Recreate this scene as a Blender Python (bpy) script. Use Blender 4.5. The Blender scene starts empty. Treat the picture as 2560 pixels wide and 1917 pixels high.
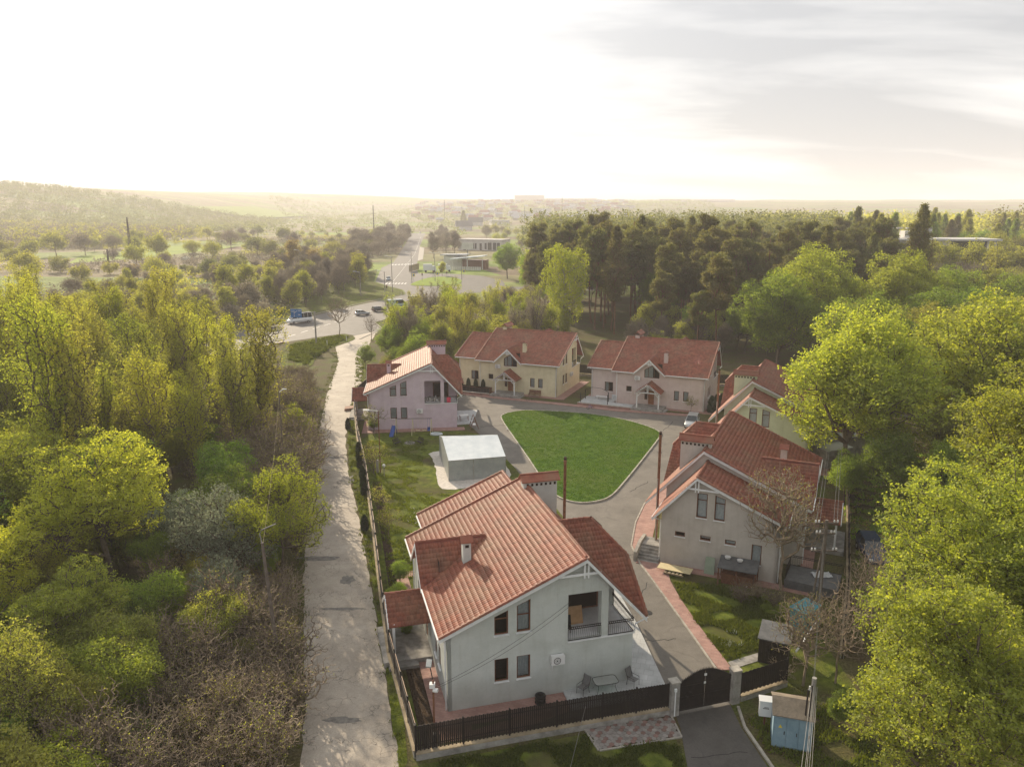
import bpy, math, random
import numpy as np
from mathutils import Vector, Matrix
from mathutils.geometry import tessellate_polygon
rad = math.radians
scene = bpy.context.scene
COL = scene.collection

# ---------------------------------------------------------------- camera
cam_d = bpy.data.cameras.new('camera')
cam_d.sensor_width = 36.0
cam_d.lens = 36.0 * 1925.0 / 2560.0
cam_d.clip_start = 0.3
cam_d.clip_end = 30000
cam = bpy.data.objects.new('camera', cam_d)
COL.objects.link(cam)
cam.location = (0, 0, 30)
cam.rotation_euler = (rad(90 - 12.93), 0, 0)
scene.camera = cam

# ---------------------------------------------------------------- sun, sky, exposure
SUN_AZ, SUN_EL = -28.0, 22.0     # azimuth from +Y towards +X
sdir = Vector((math.sin(rad(SUN_AZ)) * math.cos(rad(SUN_EL)), math.cos(rad(SUN_AZ)) * math.cos(rad(SUN_EL)), math.sin(rad(SUN_EL))))
sun_d = bpy.data.lights.new('sun', 'SUN')
sun_d.energy = 5.0
sun_d.angle = rad(0.6)
sun_d.color = (1.0, 0.835, 0.61)
sun = bpy.data.objects.new('sun', sun_d)
COL.objects.link(sun)
sun.rotation_euler = sdir.to_track_quat('Z', 'Y').to_euler()
HAZE_DENSITY = 0.00031
world = bpy.data.worlds.new('World')
scene.world = world
world.use_nodes = True


def build_world():
    nt = world.node_tree
    N, L = nt.nodes, nt.links
    N.clear()
    out = N.new('ShaderNodeOutputWorld')
    sky = N.new('ShaderNodeTexSky')
    sky.sky_type = 'NISHITA'
    sky.sun_disc = False
    sky.sun_elevation = rad(SUN_EL)
    sky.sun_rotation = rad(SUN_AZ)
    sky.air_density = 1.0
    sky.dust_density = 2.0
    bg1 = N.new('ShaderNodeBackground')
    bg1.inputs[1].default_value = 0.07
    L.new(sky.outputs[0], bg1.inputs[0])
    tc = N.new('ShaderNodeTexCoord')
    # clouds: flattened noise over the view direction
    sep = N.new('ShaderNodeSeparateXYZ')
    L.new(tc.outputs['Generated'], sep.inputs[0])

    def M(op, a, b=None, c=None):
        n = N.new('ShaderNodeMath')
        n.operation = op
        for i, q in enumerate((a, b, c)):
            if q is None:
                continue
            if isinstance(q, (int, float)):
                n.inputs[i].default_value = q
            else:
                L.new(q, n.inputs[i])
        return n.outputs[0]
    zc = M('MAXIMUM', sep.outputs[2], 0.0)
    den = M('ADD', zc, 0.20)
    cx = M('DIVIDE', sep.outputs[0], den)
    cy = M('DIVIDE', sep.outputs[1], den)
    comb = N.new('ShaderNodeCombineXYZ')
    L.new(cx, comb.inputs[0])
    L.new(cy, comb.inputs[1])
    mp = N.new('ShaderNodeMapping')
    mp.inputs['Rotation'].default_value = (0, 0, rad(10))
    mp.inputs['Scale'].default_value = (0.5, 1.2, 1.0)
    mp.inputs['Location'].default_value = (1.3, 9.1, 0)
    L.new(comb.outputs[0], mp.inputs[0])
    nz = N.new('ShaderNodeTexNoise')
    nz.inputs['Scale'].default_value = 1.15
    nz.inputs['Detail'].default_value = 7
    nz.inputs['Roughness'].default_value = 0.52
    nz.inputs['Distortion'].default_value = 0.35
    L.new(mp.outputs[0], nz.inputs[0])
    ramp = N.new('ShaderNodeValToRGB')
    ramp.color_ramp.elements[0].position = 0.41
    ramp.color_ramp.elements[0].color = (0.43, 0.44, 0.455, 1)
    ramp.color_ramp.elements[1].position = 0.60
    ramp.color_ramp.elements[1].color = (0.80, 0.79, 0.77, 1)
    L.new(nz.outputs[0], ramp.inputs[0])
    # thin cloud scatters the sun forward: brighter towards the sun, all the way round it
    vs = N.new('ShaderNodeVectorMath')
    vs.operation = 'DOT_PRODUCT'
    nrm = N.new('ShaderNodeVectorMath')
    nrm.operation = 'NORMALIZE'
    L.new(tc.outputs['Generated'], nrm.inputs[0])
    L.new(nrm.outputs[0], vs.inputs[0])
    vs.inputs[1].default_value = tuple(sdir)
    d = M('MAXIMUM', vs.outputs['Value'], 0.0)
    g1 = M('MULTIPLY', M('POWER', d, 9.0), 0.62)
    g2 = M('MULTIPLY', M('POWER', d, 60.0), 1.2)
    glow = M('ADD', g1, g2)
    # whitish near the horizon
    hz = M('MULTIPLY', M('POWER', M('SUBTRACT', 1.0, M('MINIMUM', M('ABSOLUTE', sep.outputs[2]), 1.0)), 14.0), 0.13)
    gl = M('ADD', glow, hz)
    gc = N.new('ShaderNodeVectorMath')
    gc.operation = 'SCALE'
    gc.inputs[0].default_value = (1.0, 0.988, 0.965)
    L.new(gl, gc.inputs['Scale'])
    addc = N.new('ShaderNodeVectorMath')
    addc.operation = 'ADD'
    L.new(ramp.outputs[0], addc.inputs[0])
    L.new(gc.outputs[0], addc.inputs[1])
    bg2 = N.new('ShaderNodeBackground')
    bg2.inputs[1].default_value = 1.0
    L.new(addc.outputs[0], bg2.inputs[0])
    mix = N.new('ShaderNodeMixShader')
    mix.inputs[0].default_value = 0.86
    L.new(bg1.outputs[0], mix.inputs[1])
    L.new(bg2.outputs[0], mix.inputs[2])
    L.new(mix.outputs[0], out.inputs[0])


build_world()
vs_ = scene.view_settings
vs_.view_transform = 'Standard'
vs_.look = 'None'
vs_.exposure = 0.58
vs_.gamma = 1.0
vs_.use_curve_mapping = False
cy = scene.cycles
cy.max_bounces = 9
cy.diffuse_bounces = 6
cy.glossy_bounces = 2
cy.transmission_bounces = 4
cy.transparent_max_bounces = 8
cy.volume_bounces = 1
cy.use_denoising = True
cy.use_adaptive_sampling = True
cy.adaptive_threshold = 0.008
cy.sample_clamp_indirect = 6.0
cy.caustics_reflective = False
cy.caustics_refractive = False


# ---------------------------------------------------------------- materials
def newmat(name):
    m = bpy.data.materials.new(name)
    m.use_nodes = True
    nt = m.node_tree
    nt.nodes.clear()
    out = nt.nodes.new('ShaderNodeOutputMaterial')
    return m, nt, out


def c4(c):
    return (c[0], c[1], c[2], 1)


def mat(name, c1, c2=None, scale=4.0, rough=0.8, bump=0.0, bscale=None, metallic=0.0, spec=0.3, detail=5, big=None, bigscale=0.15, objvar=0.0, lo=0.35, hi=0.65):
    """noise between two colours, optional third colour in large soft patches, optional bump"""
    m, nt, out = newmat(name)
    N, L = nt.nodes, nt.links
    p = N.new('ShaderNodeBsdfPrincipled')
    p.inputs['Roughness'].default_value = rough
    p.inputs['Metallic'].default_value = metallic
    p.inputs['Specular IOR Level'].default_value = spec
    L.new(p.outputs[0], out.inputs[0])
    tc = N.new('ShaderNodeNewGeometry')
    col = None
    if c2 is not None:
        nz = N.new('ShaderNodeTexNoise')
        nz.inputs['Scale'].default_value = scale
        nz.inputs['Detail'].default_value = detail
        nz.inputs['Roughness'].default_value = 0.62
        L.new(tc.outputs['Position'], nz.inputs[0])
        r = N.new('ShaderNodeValToRGB')
        r.color_ramp.elements[0].position = lo
        r.color_ramp.elements[1].position = hi
        r.color_ramp.elements[0].color = c4(c1)
        r.color_ramp.elements[1].color = c4(c2)
        L.new(nz.outputs[0], r.inputs[0])
        col = r.outputs[0]
    if big is not None:
        nb = N.new('ShaderNodeTexNoise')
        nb.inputs['Scale'].default_value = bigscale
        nb.inputs['Detail'].default_value = 4
        L.new(tc.outputs['Position'], nb.inputs[0])
        rb = N.new('ShaderNodeValToRGB')
        rb.color_ramp.elements[0].position = 0.45
        rb.color_ramp.elements[1].position = 0.68
        L.new(nb.outputs[0], rb.inputs[0])
        mx = N.new('ShaderNodeMix')
        mx.data_type = 'RGBA'
        L.new(rb.outputs[0], mx.inputs[0])
        L.new(col, mx.inputs[6])
        mx.inputs[7].default_value = c4(big)
        col = mx.outputs[2]
    if objvar:
        oi = N.new('ShaderNodeObjectInfo')
        mr = N.new('ShaderNodeMapRange')
        mr.inputs[3].default_value = 1 - objvar
        mr.inputs[4].default_value = 1 + objvar
        L.new(oi.outputs['Random'], mr.inputs[0])
        hs = N.new('ShaderNodeHueSaturation')
        L.new(mr.outputs[0], hs.inputs['Value'])
        if col is not None:
            L.new(col, hs.inputs['Color'])
        else:
            hs.inputs['Color'].default_value = c4(c1)
        col = hs.outputs[0]
    if col is not None:
        L.new(col, p.inputs['Base Color'])
    else:
        p.inputs['Base Color'].default_value = c4(c1)
    if bump:
        nz2 = N.new('ShaderNodeTexNoise')
        nz2.inputs['Scale'].default_value = bscale or scale * 3
        nz2.inputs['Detail'].default_value = 4
        L.new(tc.outputs['Position'], nz2.inputs[0])
        b = N.new('ShaderNodeBump')
        b.inputs['Strength'].default_value = 1.0
        b.inputs['Distance'].default_value = bump
        L.new(nz2.outputs[0], b.inputs['Height'])
        L.new(b.outputs[0], p.inputs['Normal'])
    return m


def leafmat(name, c1, c2, trans, tfac=0.45, hue=0.03, gloss=0.03):
    """leaves: diffuse + light coming through; colour varies per leaf and per tree"""
    m, nt, out = newmat(name)
    N, L = nt.nodes, nt.links
    geo = N.new('ShaderNodeNewGeometry')
    oi = N.new('ShaderNodeObjectInfo')
    mx = N.new('ShaderNodeMix')
    mx.data_type = 'RGBA'
    L.new(geo.outputs['Random Per Island'], mx.inputs[0])
    mx.inputs[6].default_value = c4(c1)
    mx.inputs[7].default_value = c4(c2)
    hs = N.new('ShaderNodeHueSaturation')
    a = N.new('ShaderNodeMapRange')
    a.inputs[3].default_value = 0.5 - hue
    a.inputs[4].default_value = 0.5 + hue
    L.new(oi.outputs['Random'], a.inputs[0])
    L.new(a.outputs[0], hs.inputs['Hue'])
    mm = N.new('ShaderNodeMath')
    mm.operation = 'MULTIPLY'
    mm.inputs[1].default_value = 7.31
    L.new(oi.outputs['Random'], mm.inputs[0])
    fr = N.new('ShaderNodeMath')
    fr.operation = 'FRACT'
    L.new(mm.outputs[0], fr.inputs[0])
    b = N.new('ShaderNodeMapRange')
    b.inputs[3].default_value = 0.75
    b.inputs[4].default_value = 1.2
    L.new(fr.outputs[0], b.inputs[0])
    L.new(b.outputs[0], hs.inputs['Value'])
    L.new(mx.outputs[2], hs.inputs['Color'])
    df = N.new('ShaderNodeBsdfDiffuse')
    L.new(hs.outputs[0], df.inputs[0])
    tr = N.new('ShaderNodeBsdfTranslucent')
    mt = N.new('ShaderNodeMix')
    mt.data_type = 'RGBA'
    mt.blend_type = 'MULTIPLY'
    mt.inputs[0].default_value = 1.0
    L.new(hs.outputs[0], mt.inputs[6])
    mt.inputs[7].default_value = c4(trans)
    L.new(mt.outputs[2], tr.inputs[0])
    ms = N.new('ShaderNodeMixShader')
    ms.inputs[0].default_value = tfac
    L.new(df.outputs[0], ms.inputs[1])
    L.new(tr.outputs[0], ms.inputs[2])
    gl = N.new('ShaderNodeBsdfGlossy')
    gl.inputs['Roughness'].default_value = 0.65
    m2 = N.new('ShaderNodeMixShader')
    m2.inputs[0].default_value = gloss
    L.new(ms.outputs[0], m2.inputs[1])
    L.new(gl.outputs[0], m2.inputs[2])
    L.new(m2.outputs[0], out.inputs[0])
    return m


def glassmat(name, tint=(0.55, 0.6, 0.6), refl=0.35):
    m, nt, out = newmat(name)
    N, L = nt.nodes, nt.links
    t = N.new('ShaderNodeBsdfTransparent')
    t.inputs[0].default_value = c4(tint)
    g = N.new('ShaderNodeBsdfGlossy')
    g.inputs['Roughness'].default_value = 0.03
    lw = N.new('ShaderNodeLayerWeight')
    lw.inputs[0].default_value = refl
    ms = N.new('ShaderNodeMixShader')
    L.new(lw.outputs['Fresnel'], ms.inputs[0])
    L.new(t.outputs[0], ms.inputs[1])
    L.new(g.outputs[0], ms.inputs[2])
    L.new(ms.outputs[0], out.inputs[0])
    return m


def asphaltmat(name, base, light, crackc, crack=0.0, scale=0.9, rough=0.75, spec=0.3):
    """worn asphalt: fine grain, long stains, cracks"""
    m, nt, out = newmat(name)
    N, L = nt.nodes, nt.links
    p = N.new('ShaderNodeBsdfPrincipled')
    p.inputs['Roughness'].default_value = rough
    p.inputs['Specular IOR Level'].default_value = spec
    L.new(p.outputs[0], out.inputs[0])
    geo = N.new('ShaderNodeNewGeometry')
    n1 = N.new('ShaderNodeTexNoise')
    n1.inputs['Scale'].default_value = 0.35
    n1.inputs['Detail'].default_value = 8
    n1.inputs['Roughness'].default_value = 0.7
    L.new(geo.outputs['Position'], n1.inputs[0])
    r1 = N.new('ShaderNodeValToRGB')
    r1.color_ramp.elements[0].position = 0.33
    r1.color_ramp.elements[1].position = 0.68
    r1.color_ramp.elements[0].color = c4(base)
    r1.color_ramp.elements[1].color = c4(light)
    L.new(n1.outputs[0], r1.inputs[0])
    n2 = N.new('ShaderNodeTexNoise')
    n2.inputs['Scale'].default_value = 14
    n2.inputs['Detail'].default_value = 3
    L.new(geo.outputs['Position'], n2.inputs[0])
    r2 = N.new('ShaderNodeMapRange')
    r2.inputs[3].default_value = 0.72
    r2.inputs[4].default_value = 1.28
    L.new(n2.outputs[0], r2.inputs[0])
    mu = N.new('ShaderNodeMix')
    mu.data_type = 'RGBA'
    mu.blend_type = 'MULTIPLY'
    mu.inputs[0].default_value = 1
    L.new(r1.outputs[0], mu.inputs[6])
    L.new(r2.outputs[0], mu.inputs[7])
    col = mu.outputs[2]
    if crack:
        nw = N.new('ShaderNodeTexNoise')
        nw.inputs['Scale'].default_value = 1.3
        nw.inputs['Detail'].default_value = 4
        L.new(geo.outputs['Position'], nw.inputs[0])
        ad = N.new('ShaderNodeVectorMath')
        ad.operation = 'MULTIPLY_ADD'
        L.new(nw.outputs['Color'], ad.inputs[0])
        ad.inputs[1].default_value = (1.1, 1.1, 1.1)
        L.new(geo.outputs['Position'], ad.inputs[2])
        vo = N.new('ShaderNodeTexVoronoi')
        vo.feature = 'DISTANCE_TO_EDGE'
        vo.inputs['Scale'].default_value = scale
        L.new(ad.outputs[0], vo.inputs[0])
        rc = N.new('ShaderNodeValToRGB')
        rc.color_ramp.elements[0].position = 0.0
        rc.color_ramp.elements[0].color = (crack, crack, crack, 1)
        rc.color_ramp.elements[1].position = 0.035
        rc.color_ramp.elements[1].color = (0, 0, 0, 1)
        L.new(vo.outputs['Distance'], rc.inputs[0])
        # cracks only in places
        nm = N.new('ShaderNodeTexNoise')
        nm.inputs['Scale'].default_value = 0.5
        L.new(geo.outputs['Position'], nm.inputs[0])
        rm = N.new('ShaderNodeMapRange')
        rm.inputs[1].default_value = 0.42
        rm.inputs[2].default_value = 0.6
        L.new(nm.outputs[0], rm.inputs[0])
        mf = N.new('ShaderNodeMath')
        mf.operation = 'MULTIPLY'
        L.new(rc.outputs[0], mf.inputs[0])
        L.new(rm.outputs[0], mf.inputs[1])
        mx = N.new('ShaderNodeMix')
        mx.data_type = 'RGBA'
        L.new(mf.outputs[0], mx.inputs[0])
        L.new(col, mx.inputs[6])
        mx.inputs[7].default_value = c4(crackc)
        col = mx.outputs[2]
    L.new(col, p.inputs['Base Color'])
    b = N.new('ShaderNodeBump')
    b.inputs['Distance'].default_value = 0.015
    L.new(n2.outputs[0], b.inputs['Height'])
    L.new(b.outputs[0], p.inputs['Normal'])
    return m


def brickmat(name, ca, cb, cm, w=0.2, h=0.1, rot=0.0):
    m, nt, out = newmat(name)
    N, L = nt.nodes, nt.links
    p = N.new('ShaderNodeBsdfPrincipled')
    p.inputs['Roughness'].default_value = 0.85
    L.new(p.outputs[0], out.inputs[0])
    geo = N.new('ShaderNodeNewGeometry')
    mp = N.new('ShaderNodeMapping')
    mp.inputs['Rotation'].default_value = (0, 0, rot)
    L.new(geo.outputs['Position'], mp.inputs[0])
    br = N.new('ShaderNodeTexBrick')
    br.inputs['Scale'].default_value = 1.0
    br.inputs['Brick Width'].default_value = w
    br.inputs['Row Height'].default_value = h
    br.inputs['Mortar Size'].default_value = 0.012
    br.inputs['Color1'].default_value = c4(ca)
    br.inputs['Color2'].default_value = c4(cb)
    br.inputs['Mortar'].default_value = c4(cm)
    L.new(mp.outputs[0], br.inputs[0])
    nz = N.new('ShaderNodeTexNoise')
    nz.inputs['Scale'].default_value = 1.2
    nz.inputs['Detail'].default_value = 6
    L.new(geo.outputs['Position'], nz.inputs[0])
    mr = N.new('ShaderNodeMapRange')
    mr.inputs[3].default_value = 0.6
    mr.inputs[4].default_value = 1.4
    L.new(nz.outputs[0], mr.inputs[0])
    mu = N.new('ShaderNodeMix')
    mu.data_type = 'RGBA'
    mu.blend_type = 'MULTIPLY'
    mu.inputs[0].default_value = 1
    L.new(br.outputs[0], mu.inputs[6])
    L.new(mr.outputs[0], mu.inputs[7])
    L.new(mu.outputs[2], p.inputs['Base Color'])
    return m


def groundmat():
    """grass and bare earth near by; field strips of different crops in the valley"""
    m, nt, out = newmat('ground_cover')
    N, L = nt.nodes, nt.links
    p = N.new('ShaderNodeBsdfPrincipled')
    p.inputs['Roughness'].default_value = 0.95
    p.inputs['Specular IOR Level'].default_value = 0.1
    L.new(p.outputs[0], out.inputs[0])
    geo = N.new('ShaderNodeNewGeometry')

    def noise(s, det=6, vec=None, ro=0.6):
        n = N.new('ShaderNodeTexNoise')
        n.inputs['Scale'].default_value = s
        n.inputs['Detail'].default_value = det
        n.inputs['Roughness'].default_value = ro
        L.new(vec or geo.outputs['Position'], n.inputs[0])
        return n.outputs[0]

    def ramp(x, stops):
        r = N.new('ShaderNodeValToRGB')
        el = r.color_ramp.elements
        while len(el) < len(stops):
            el.new(0.5)
        for e, (q, c) in zip(el, stops):
            e.position = q
            e.color = c4(c)
        L.new(x, r.inputs[0])
        return r.outputs[0]

    def mixc(f, a, b, bt='MIX'):
        n = N.new('ShaderNodeMix')
        n.data_type = 'RGBA'
        n.blend_type = bt
        if isinstance(f, float):
            n.inputs[0].default_value = f
        else:
            L.new(f, n.inputs[0])
        L.new(a, n.inputs[6])
        L.new(b, n.inputs[7])
        return n.outputs[2]
    near = ramp(noise(0.35, 8), [(0.3, (0.095, 0.070, 0.040)), (0.52, (0.10, 0.092, 0.036)), (0.7, (0.085, 0.115, 0.020))])
    fine = ramp(noise(6.0, 4), [(0.3, (0.55, 0.55, 0.55)), (0.7, (1.4, 1.4, 1.4))])
    near = mixc(1.0, near, fine, 'MULTIPLY')
    mp = N.new('ShaderNodeMapping')
    mp.inputs['Rotation'].default_value = (0, 0, rad(-8))
    mp.inputs['Scale'].default_value = (0.006, 0.02, 0.0)
    L.new(geo.outputs['Position'], mp.inputs[0])
    vo = N.new('ShaderNodeTexVoronoi')
    vo.inputs['Scale'].default_value = 1.0
    vo.inputs['Randomness'].default_value = 0.9
    L.new(mp.outputs[0], vo.inputs[0])
    sx = N.new('ShaderNodeSeparateColor')
    L.new(vo.outputs['Color'], sx.inputs[0])
    fld = ramp(sx.outputs[0], [(0.0, (0.17, 0.13, 0.085)), (0.3, (0.21, 0.19, 0.10)), (0.5, (0.15, 0.20, 0.05)), (0.72, (0.20, 0.27, 0.055)), (0.85, (0.25, 0.22, 0.13))])
    fld = mixc(1.0, fld, ramp(noise(0.05, 7, None, 0.7), [(0.3, (0.5, 0.5, 0.5)), (0.7, (1.35, 1.35, 1.35))]), 'MULTIPLY')
    sep = N.new('ShaderNodeSeparateXYZ')
    L.new(geo.outputs['Position'], sep.inputs[0])
    mr = N.new('ShaderNodeMapRange')
    mr.inputs[1].default_value = 190
    mr.inputs[2].default_value = 330
    L.new(sep.outputs[1], mr.inputs[0])
    col = mixc(mr.outputs[0], near, fld)
    L.new(col, p.inputs['Base Color'])
    b = N.new('ShaderNodeBump')
    b.inputs['Distance'].default_value = 0.12
    L.new(noise(5.0, 5), b.inputs['Height'])
    L.new(b.outputs[0], p.inputs['Normal'])
    return m


MT = {}
MT['ground'] = groundmat()
MT['lawn'] = mat('lawn_grass', (0.026, 0.070, 0.007), (0.085, 0.150, 0.018), .9, 0.95, 0.10, 9, spec=0.05, big=(0.080, 0.115, 0.020), bigscale=0.14, detail=10)
MT['yardgrass'] = mat('yard_grass', (0.062, 0.088, 0.013), (0.16, 0.19, 0.030), 1.3, 0.95, 0.1, 12, spec=0.05, big=(0.085, 0.070, 0.035), bigscale=0.22, detail=10)
MT['verge'] = mat('verge_grass', (0.05, 0.068, 0.010), (0.16, 0.19, 0.022), 1.6, 0.95, 0.12, 8, spec=0.05, big=(0.08, 0.07, 0.035), bigscale=0.35)
MT['fieldgreen'] = mat('crop_green', (0.17, 0.24, 0.04), (0.24, 0.31, 0.055), 0.05, 0.95, spec=0.05)
MT['fieldbrown'] = mat('ploughed_earth', (0.11, 0.075, 0.05), (0.17, 0.12, 0.08), 0.08, 0.95, spec=0.05)
MT['fieldpale'] = mat('dry_stubble', (0.2, 0.17, 0.09), (0.26, 0.22, 0.12), 0.06, 0.95, spec=0.05)
MT['soil'] = mat('garden_soil', (0.035, 0.024, 0.016), (0.075, 0.052, 0.034), 5, 0.95, 0.05, spec=0.05)
MT['lane'] = asphaltmat('worn_lane_asphalt', (0.27, 0.232, 0.188), (0.43, 0.378, 0.312), (0.07, 0.06, 0.05), 0.8, 1.3)
MT['patch'] = mat('asphalt_repair', (0.12, 0.11, 0.10), (0.22, 0.205, 0.18), 3, .9, .01, 30)
MT['drive'] = asphaltmat('driveway_asphalt', (0.115, 0.104, 0.090), (0.185, 0.168, 0.145), (0.06, 0.055, 0.05), 0.35, 0.25)
MT['darkdrive'] = asphaltmat('dark_driveway_asphalt', (0.065, 0.060, 0.055), (0.11, 0.10, 0.092), (0.04, 0.04, 0.04), 0.25, 0.3)
MT['road'] = asphaltmat('main_road_asphalt', (0.10, 0.094, 0.086), (0.145, 0.137, 0.126), (0.08, 0.08, 0.08), 0.0, 0.25, rough=0.75, spec=0.25)
MT['paint'] = mat('road_paint', (0.55, 0.55, 0.53), (0.8, 0.8, 0.78), 3, 0.6)
MT['concrete'] = mat('concrete', (0.19, 0.18, 0.165), (0.36, 0.345, 0.32), 1.6, 0.85, 0.01, 30)
MT['kerb'] = mat('kerb_stone', (0.26, 0.24, 0.21), (0.42, 0.39, 0.34), 2.2, 0.85, 0.01, 20)
MT['capstone'] = mat('sandy_coping', (0.24, 0.19, 0.12), (0.38, 0.31, 0.21), 1.6, 0.85, 0.01, 20)
MT['redpath'] = brickmat('red_path_bricks', (0.29, 0.155, 0.13), (0.36, 0.215, 0.18), (0.24, 0.16, 0.13), 0.4, 0.2, rad(20))
MT['redpath2'] = brickmat('orange_path_bricks', (0.29, 0.15, 0.10), (0.36, 0.20, 0.14), (0.2, 0.13, 0.09), 0.2, 0.1, rad(35))
MT['terrace'] = brickmat('pale_terrace_tiles', (0.40, 0.41, 0.41), (0.46, 0.47, 0.47), (0.30, 0.30, 0.30), 0.6, 0.6, rad(15))
MT['limestone'] = mat('gravelled_slab', (0.46, 0.42, 0.38), (0.62, 0.58, 0.53), 3, 0.9, 0.02, 12)
MT['redpaver'] = mat('red_hex_paver', (0.17, 0.10, 0.085), (0.24, 0.15, 0.13), 3, 0.85, objvar=0.2)
MT['greypaver'] = mat('grey_hex_paver', (0.20, 0.18, 0.165), (0.28, 0.26, 0.24), 3, 0.85, objvar=0.2)
MT['roof'] = mat('glazed_red_roof_tile', (0.185, 0.052, 0.030), (0.262, 0.086, 0.049), 1.6, 0.62, 0.0, spec=0.40, big=(0.215, 0.098, 0.058), bigscale=0.5)
def tile_variation(m):
    """each tile has its own shade"""
    nt = m.node_tree
    N, L = nt.nodes, nt.links
    p = next(n for n in N if n.type == 'BSDF_PRINCIPLED')
    src = p.inputs['Base Color'].links[0].from_socket
    geo = N.new('ShaderNodeNewGeometry')
    oi = N.new('ShaderNodeObjectInfo')
    ad = N.new('ShaderNodeMath')
    ad.operation = 'ADD'
    L.new(geo.outputs['Random Per Island'], ad.inputs[0])
    L.new(oi.outputs['Random'], ad.inputs[1])
    fr = N.new('ShaderNodeMath')
    fr.operation = 'FRACT'
    L.new(ad.outputs[0], fr.inputs[0])
    mr = N.new('ShaderNodeMapRange')
    mr.inputs[3].default_value = 0.80
    mr.inputs[4].default_value = 1.18
    L.new(fr.outputs[0], mr.inputs[0])
    hs = N.new('ShaderNodeHueSaturation')
    L.new(src, hs.inputs['Color'])
    L.new(mr.outputs[0], hs.inputs['Value'])
    L.new(hs.outputs[0], p.inputs['Base Color'])


tile_variation(MT['roof'])
MT['roof_side'] = mat('red_roof_edge', (0.17, 0.05, 0.035), (0.26, 0.07, 0.05), 2, 0.5)
MT['copper'] = mat('rusty_flue', (0.16, 0.07, 0.04), (0.30, 0.15, 0.09), 3, 0.45, metallic=0.5)
MT['white'] = mat('white_painted_wood', (0.66, 0.67, 0.68), (0.78, 0.79, 0.79), 2, 0.5)
MT['steelwhite'] = mat('white_enamel', (0.70, 0.70, 0.69), None, 1, 0.4)
MT['darkvoid'] = mat('dark_opening', (0.03, 0.018, 0.013), None, 1, 0.9)
MT['wood'] = mat('brown_window_wood', (0.13, 0.05, 0.025), (0.20, 0.085, 0.045), 4, 0.45)
MT['door'] = mat('chestnut_door_wood', (0.24, 0.095, 0.035), (0.32, 0.13, 0.05), 3, 0.4)
MT['curtain'] = mat('net_curtain', (0.42, 0.44, 0.46), (0.55, 0.56, 0.57), 6, 0.9)
MT['glass'] = glassmat('window_glass', (0.82, 0.86, 0.86), 0.3)
MT['tableglass'] = glassmat('table_glass', (0.55, 0.68, 0.62), 0.3)
MT['iron'] = mat('black_wrought_iron', (0.02, 0.017, 0.016), None, 1, 0.5)
MT['fence'] = mat('dark_brown_fence_steel', (0.014, 0.011, 0.010), (0.024, 0.018, 0.016), 3, 0.55)
MT['fencetop'] = mat('tan_fence_edge', (0.28, 0.19, 0.13), (0.36, 0.26, 0.18), 3, 0.6)
MT['rubber'] = mat('black_rubber', (0.018, 0.017, 0.017), None, 1, 0.8)
MT['tarplight'] = mat('white_tarpaulin', (0.52, 0.57, 0.60), (0.62, 0.66, 0.68), 1.0, 0.35, 0.02, 2.5)
MT['tarpgrey'] = mat('grey_tarpaulin', (0.25, 0.27, 0.27), (0.33, 0.35, 0.345), 0.9, 0.4, 0.05, 1.6)
MT['poletimber'] = mat('grey_pole_timber', (0.10, 0.08, 0.065), (0.17, 0.14, 0.115), 3, .9)
MT['greydeck'] = mat('grey_deck', (0.085, 0.088, 0.09), (0.13, 0.133, 0.137), 2, .8)
MT['bark'] = mat('brown_bark', (0.085, 0.064, 0.045), (0.165, 0.130, 0.095), 4, 0.9, objvar=0.2)
MT['twig'] = mat('bare_twig', (0.165, 0.125, 0.085), (0.285, 0.225, 0.160), 2, 0.9, objvar=0.25)
MT['palebark2'] = mat('grey_brown_bark', (0.15, 0.125, 0.095), (0.25, 0.215, 0.165), 3, .9, objvar=.2)
MT['pinebark'] = mat('reddish_pine_bark', (0.16, 0.075, 0.042), (0.24, 0.13, 0.08), 3, 0.9, objvar=0.2)
MT['palebark'] = mat('pale_grey_bark', (0.22, 0.20, 0.17), (0.36, 0.33, 0.29), 3, 0.9)
MT['leafmaple'] = leafmat('spring_maple_leaf', (0.27, 0.33, 0.040), (0.45, 0.48, 0.070), (1.15, 1.12, 0.6), 0.64, 0.008)
MT['leafyellow'] = leafmat('yellow_maple_blossom', (0.37, 0.395, 0.040), (0.54, 0.54, 0.065), (1.1, 1.08, 0.6), 0.64, 0.006)
MT['leafgreen'] = leafmat('fresh_green_leaf', (0.18, 0.28, 0.034), (0.30, 0.385, 0.060), (1.2, 1.2, 0.6), 0.62, 0.010)
MT['leafolive'] = leafmat('olive_budding_leaf', (0.29, 0.31, 0.055), (0.45, 0.455, 0.095), (1.15, 1.1, 0.6), 0.62, 0.010)
MT['leaftan'] = leafmat('tan_blossom', (0.34, 0.27, 0.085), (0.48, 0.39, 0.14), (1.1, 1.05, 0.8), 0.55, 0.008)
MT['leafgrey'] = leafmat('grey_green_willow_leaf', (0.26, 0.31, 0.20), (0.42, 0.46, 0.33), (1.1, 1.1, 0.9), 0.45, 0.008)
MT['leafbirch'] = leafmat('birch_catkin_leaf', (0.33, 0.39, 0.03), (0.50, 0.54, 0.05), (1.1, 1.1, 0.6), 0.55, 0.006)
MT['needle'] = leafmat('pine_needle', (0.115, 0.130, 0.036), (0.245, 0.235, 0.075), (1.2, 1.15, 0.7), 0.5, 0.02)
MT['thuja'] = leafmat('thuja_scale', (0.018, 0.035, 0.010), (0.035, 0.06, 0.016), (1.2, 1.3, 0.6), 0.2, 0.01)
MT['farleaf'] = leafmat('distant_leaf', (0.20, 0.215, 0.065), (0.32, 0.32, 0.11), (1.1, 1.1, 0.7), 0.5, 0.02)
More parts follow.
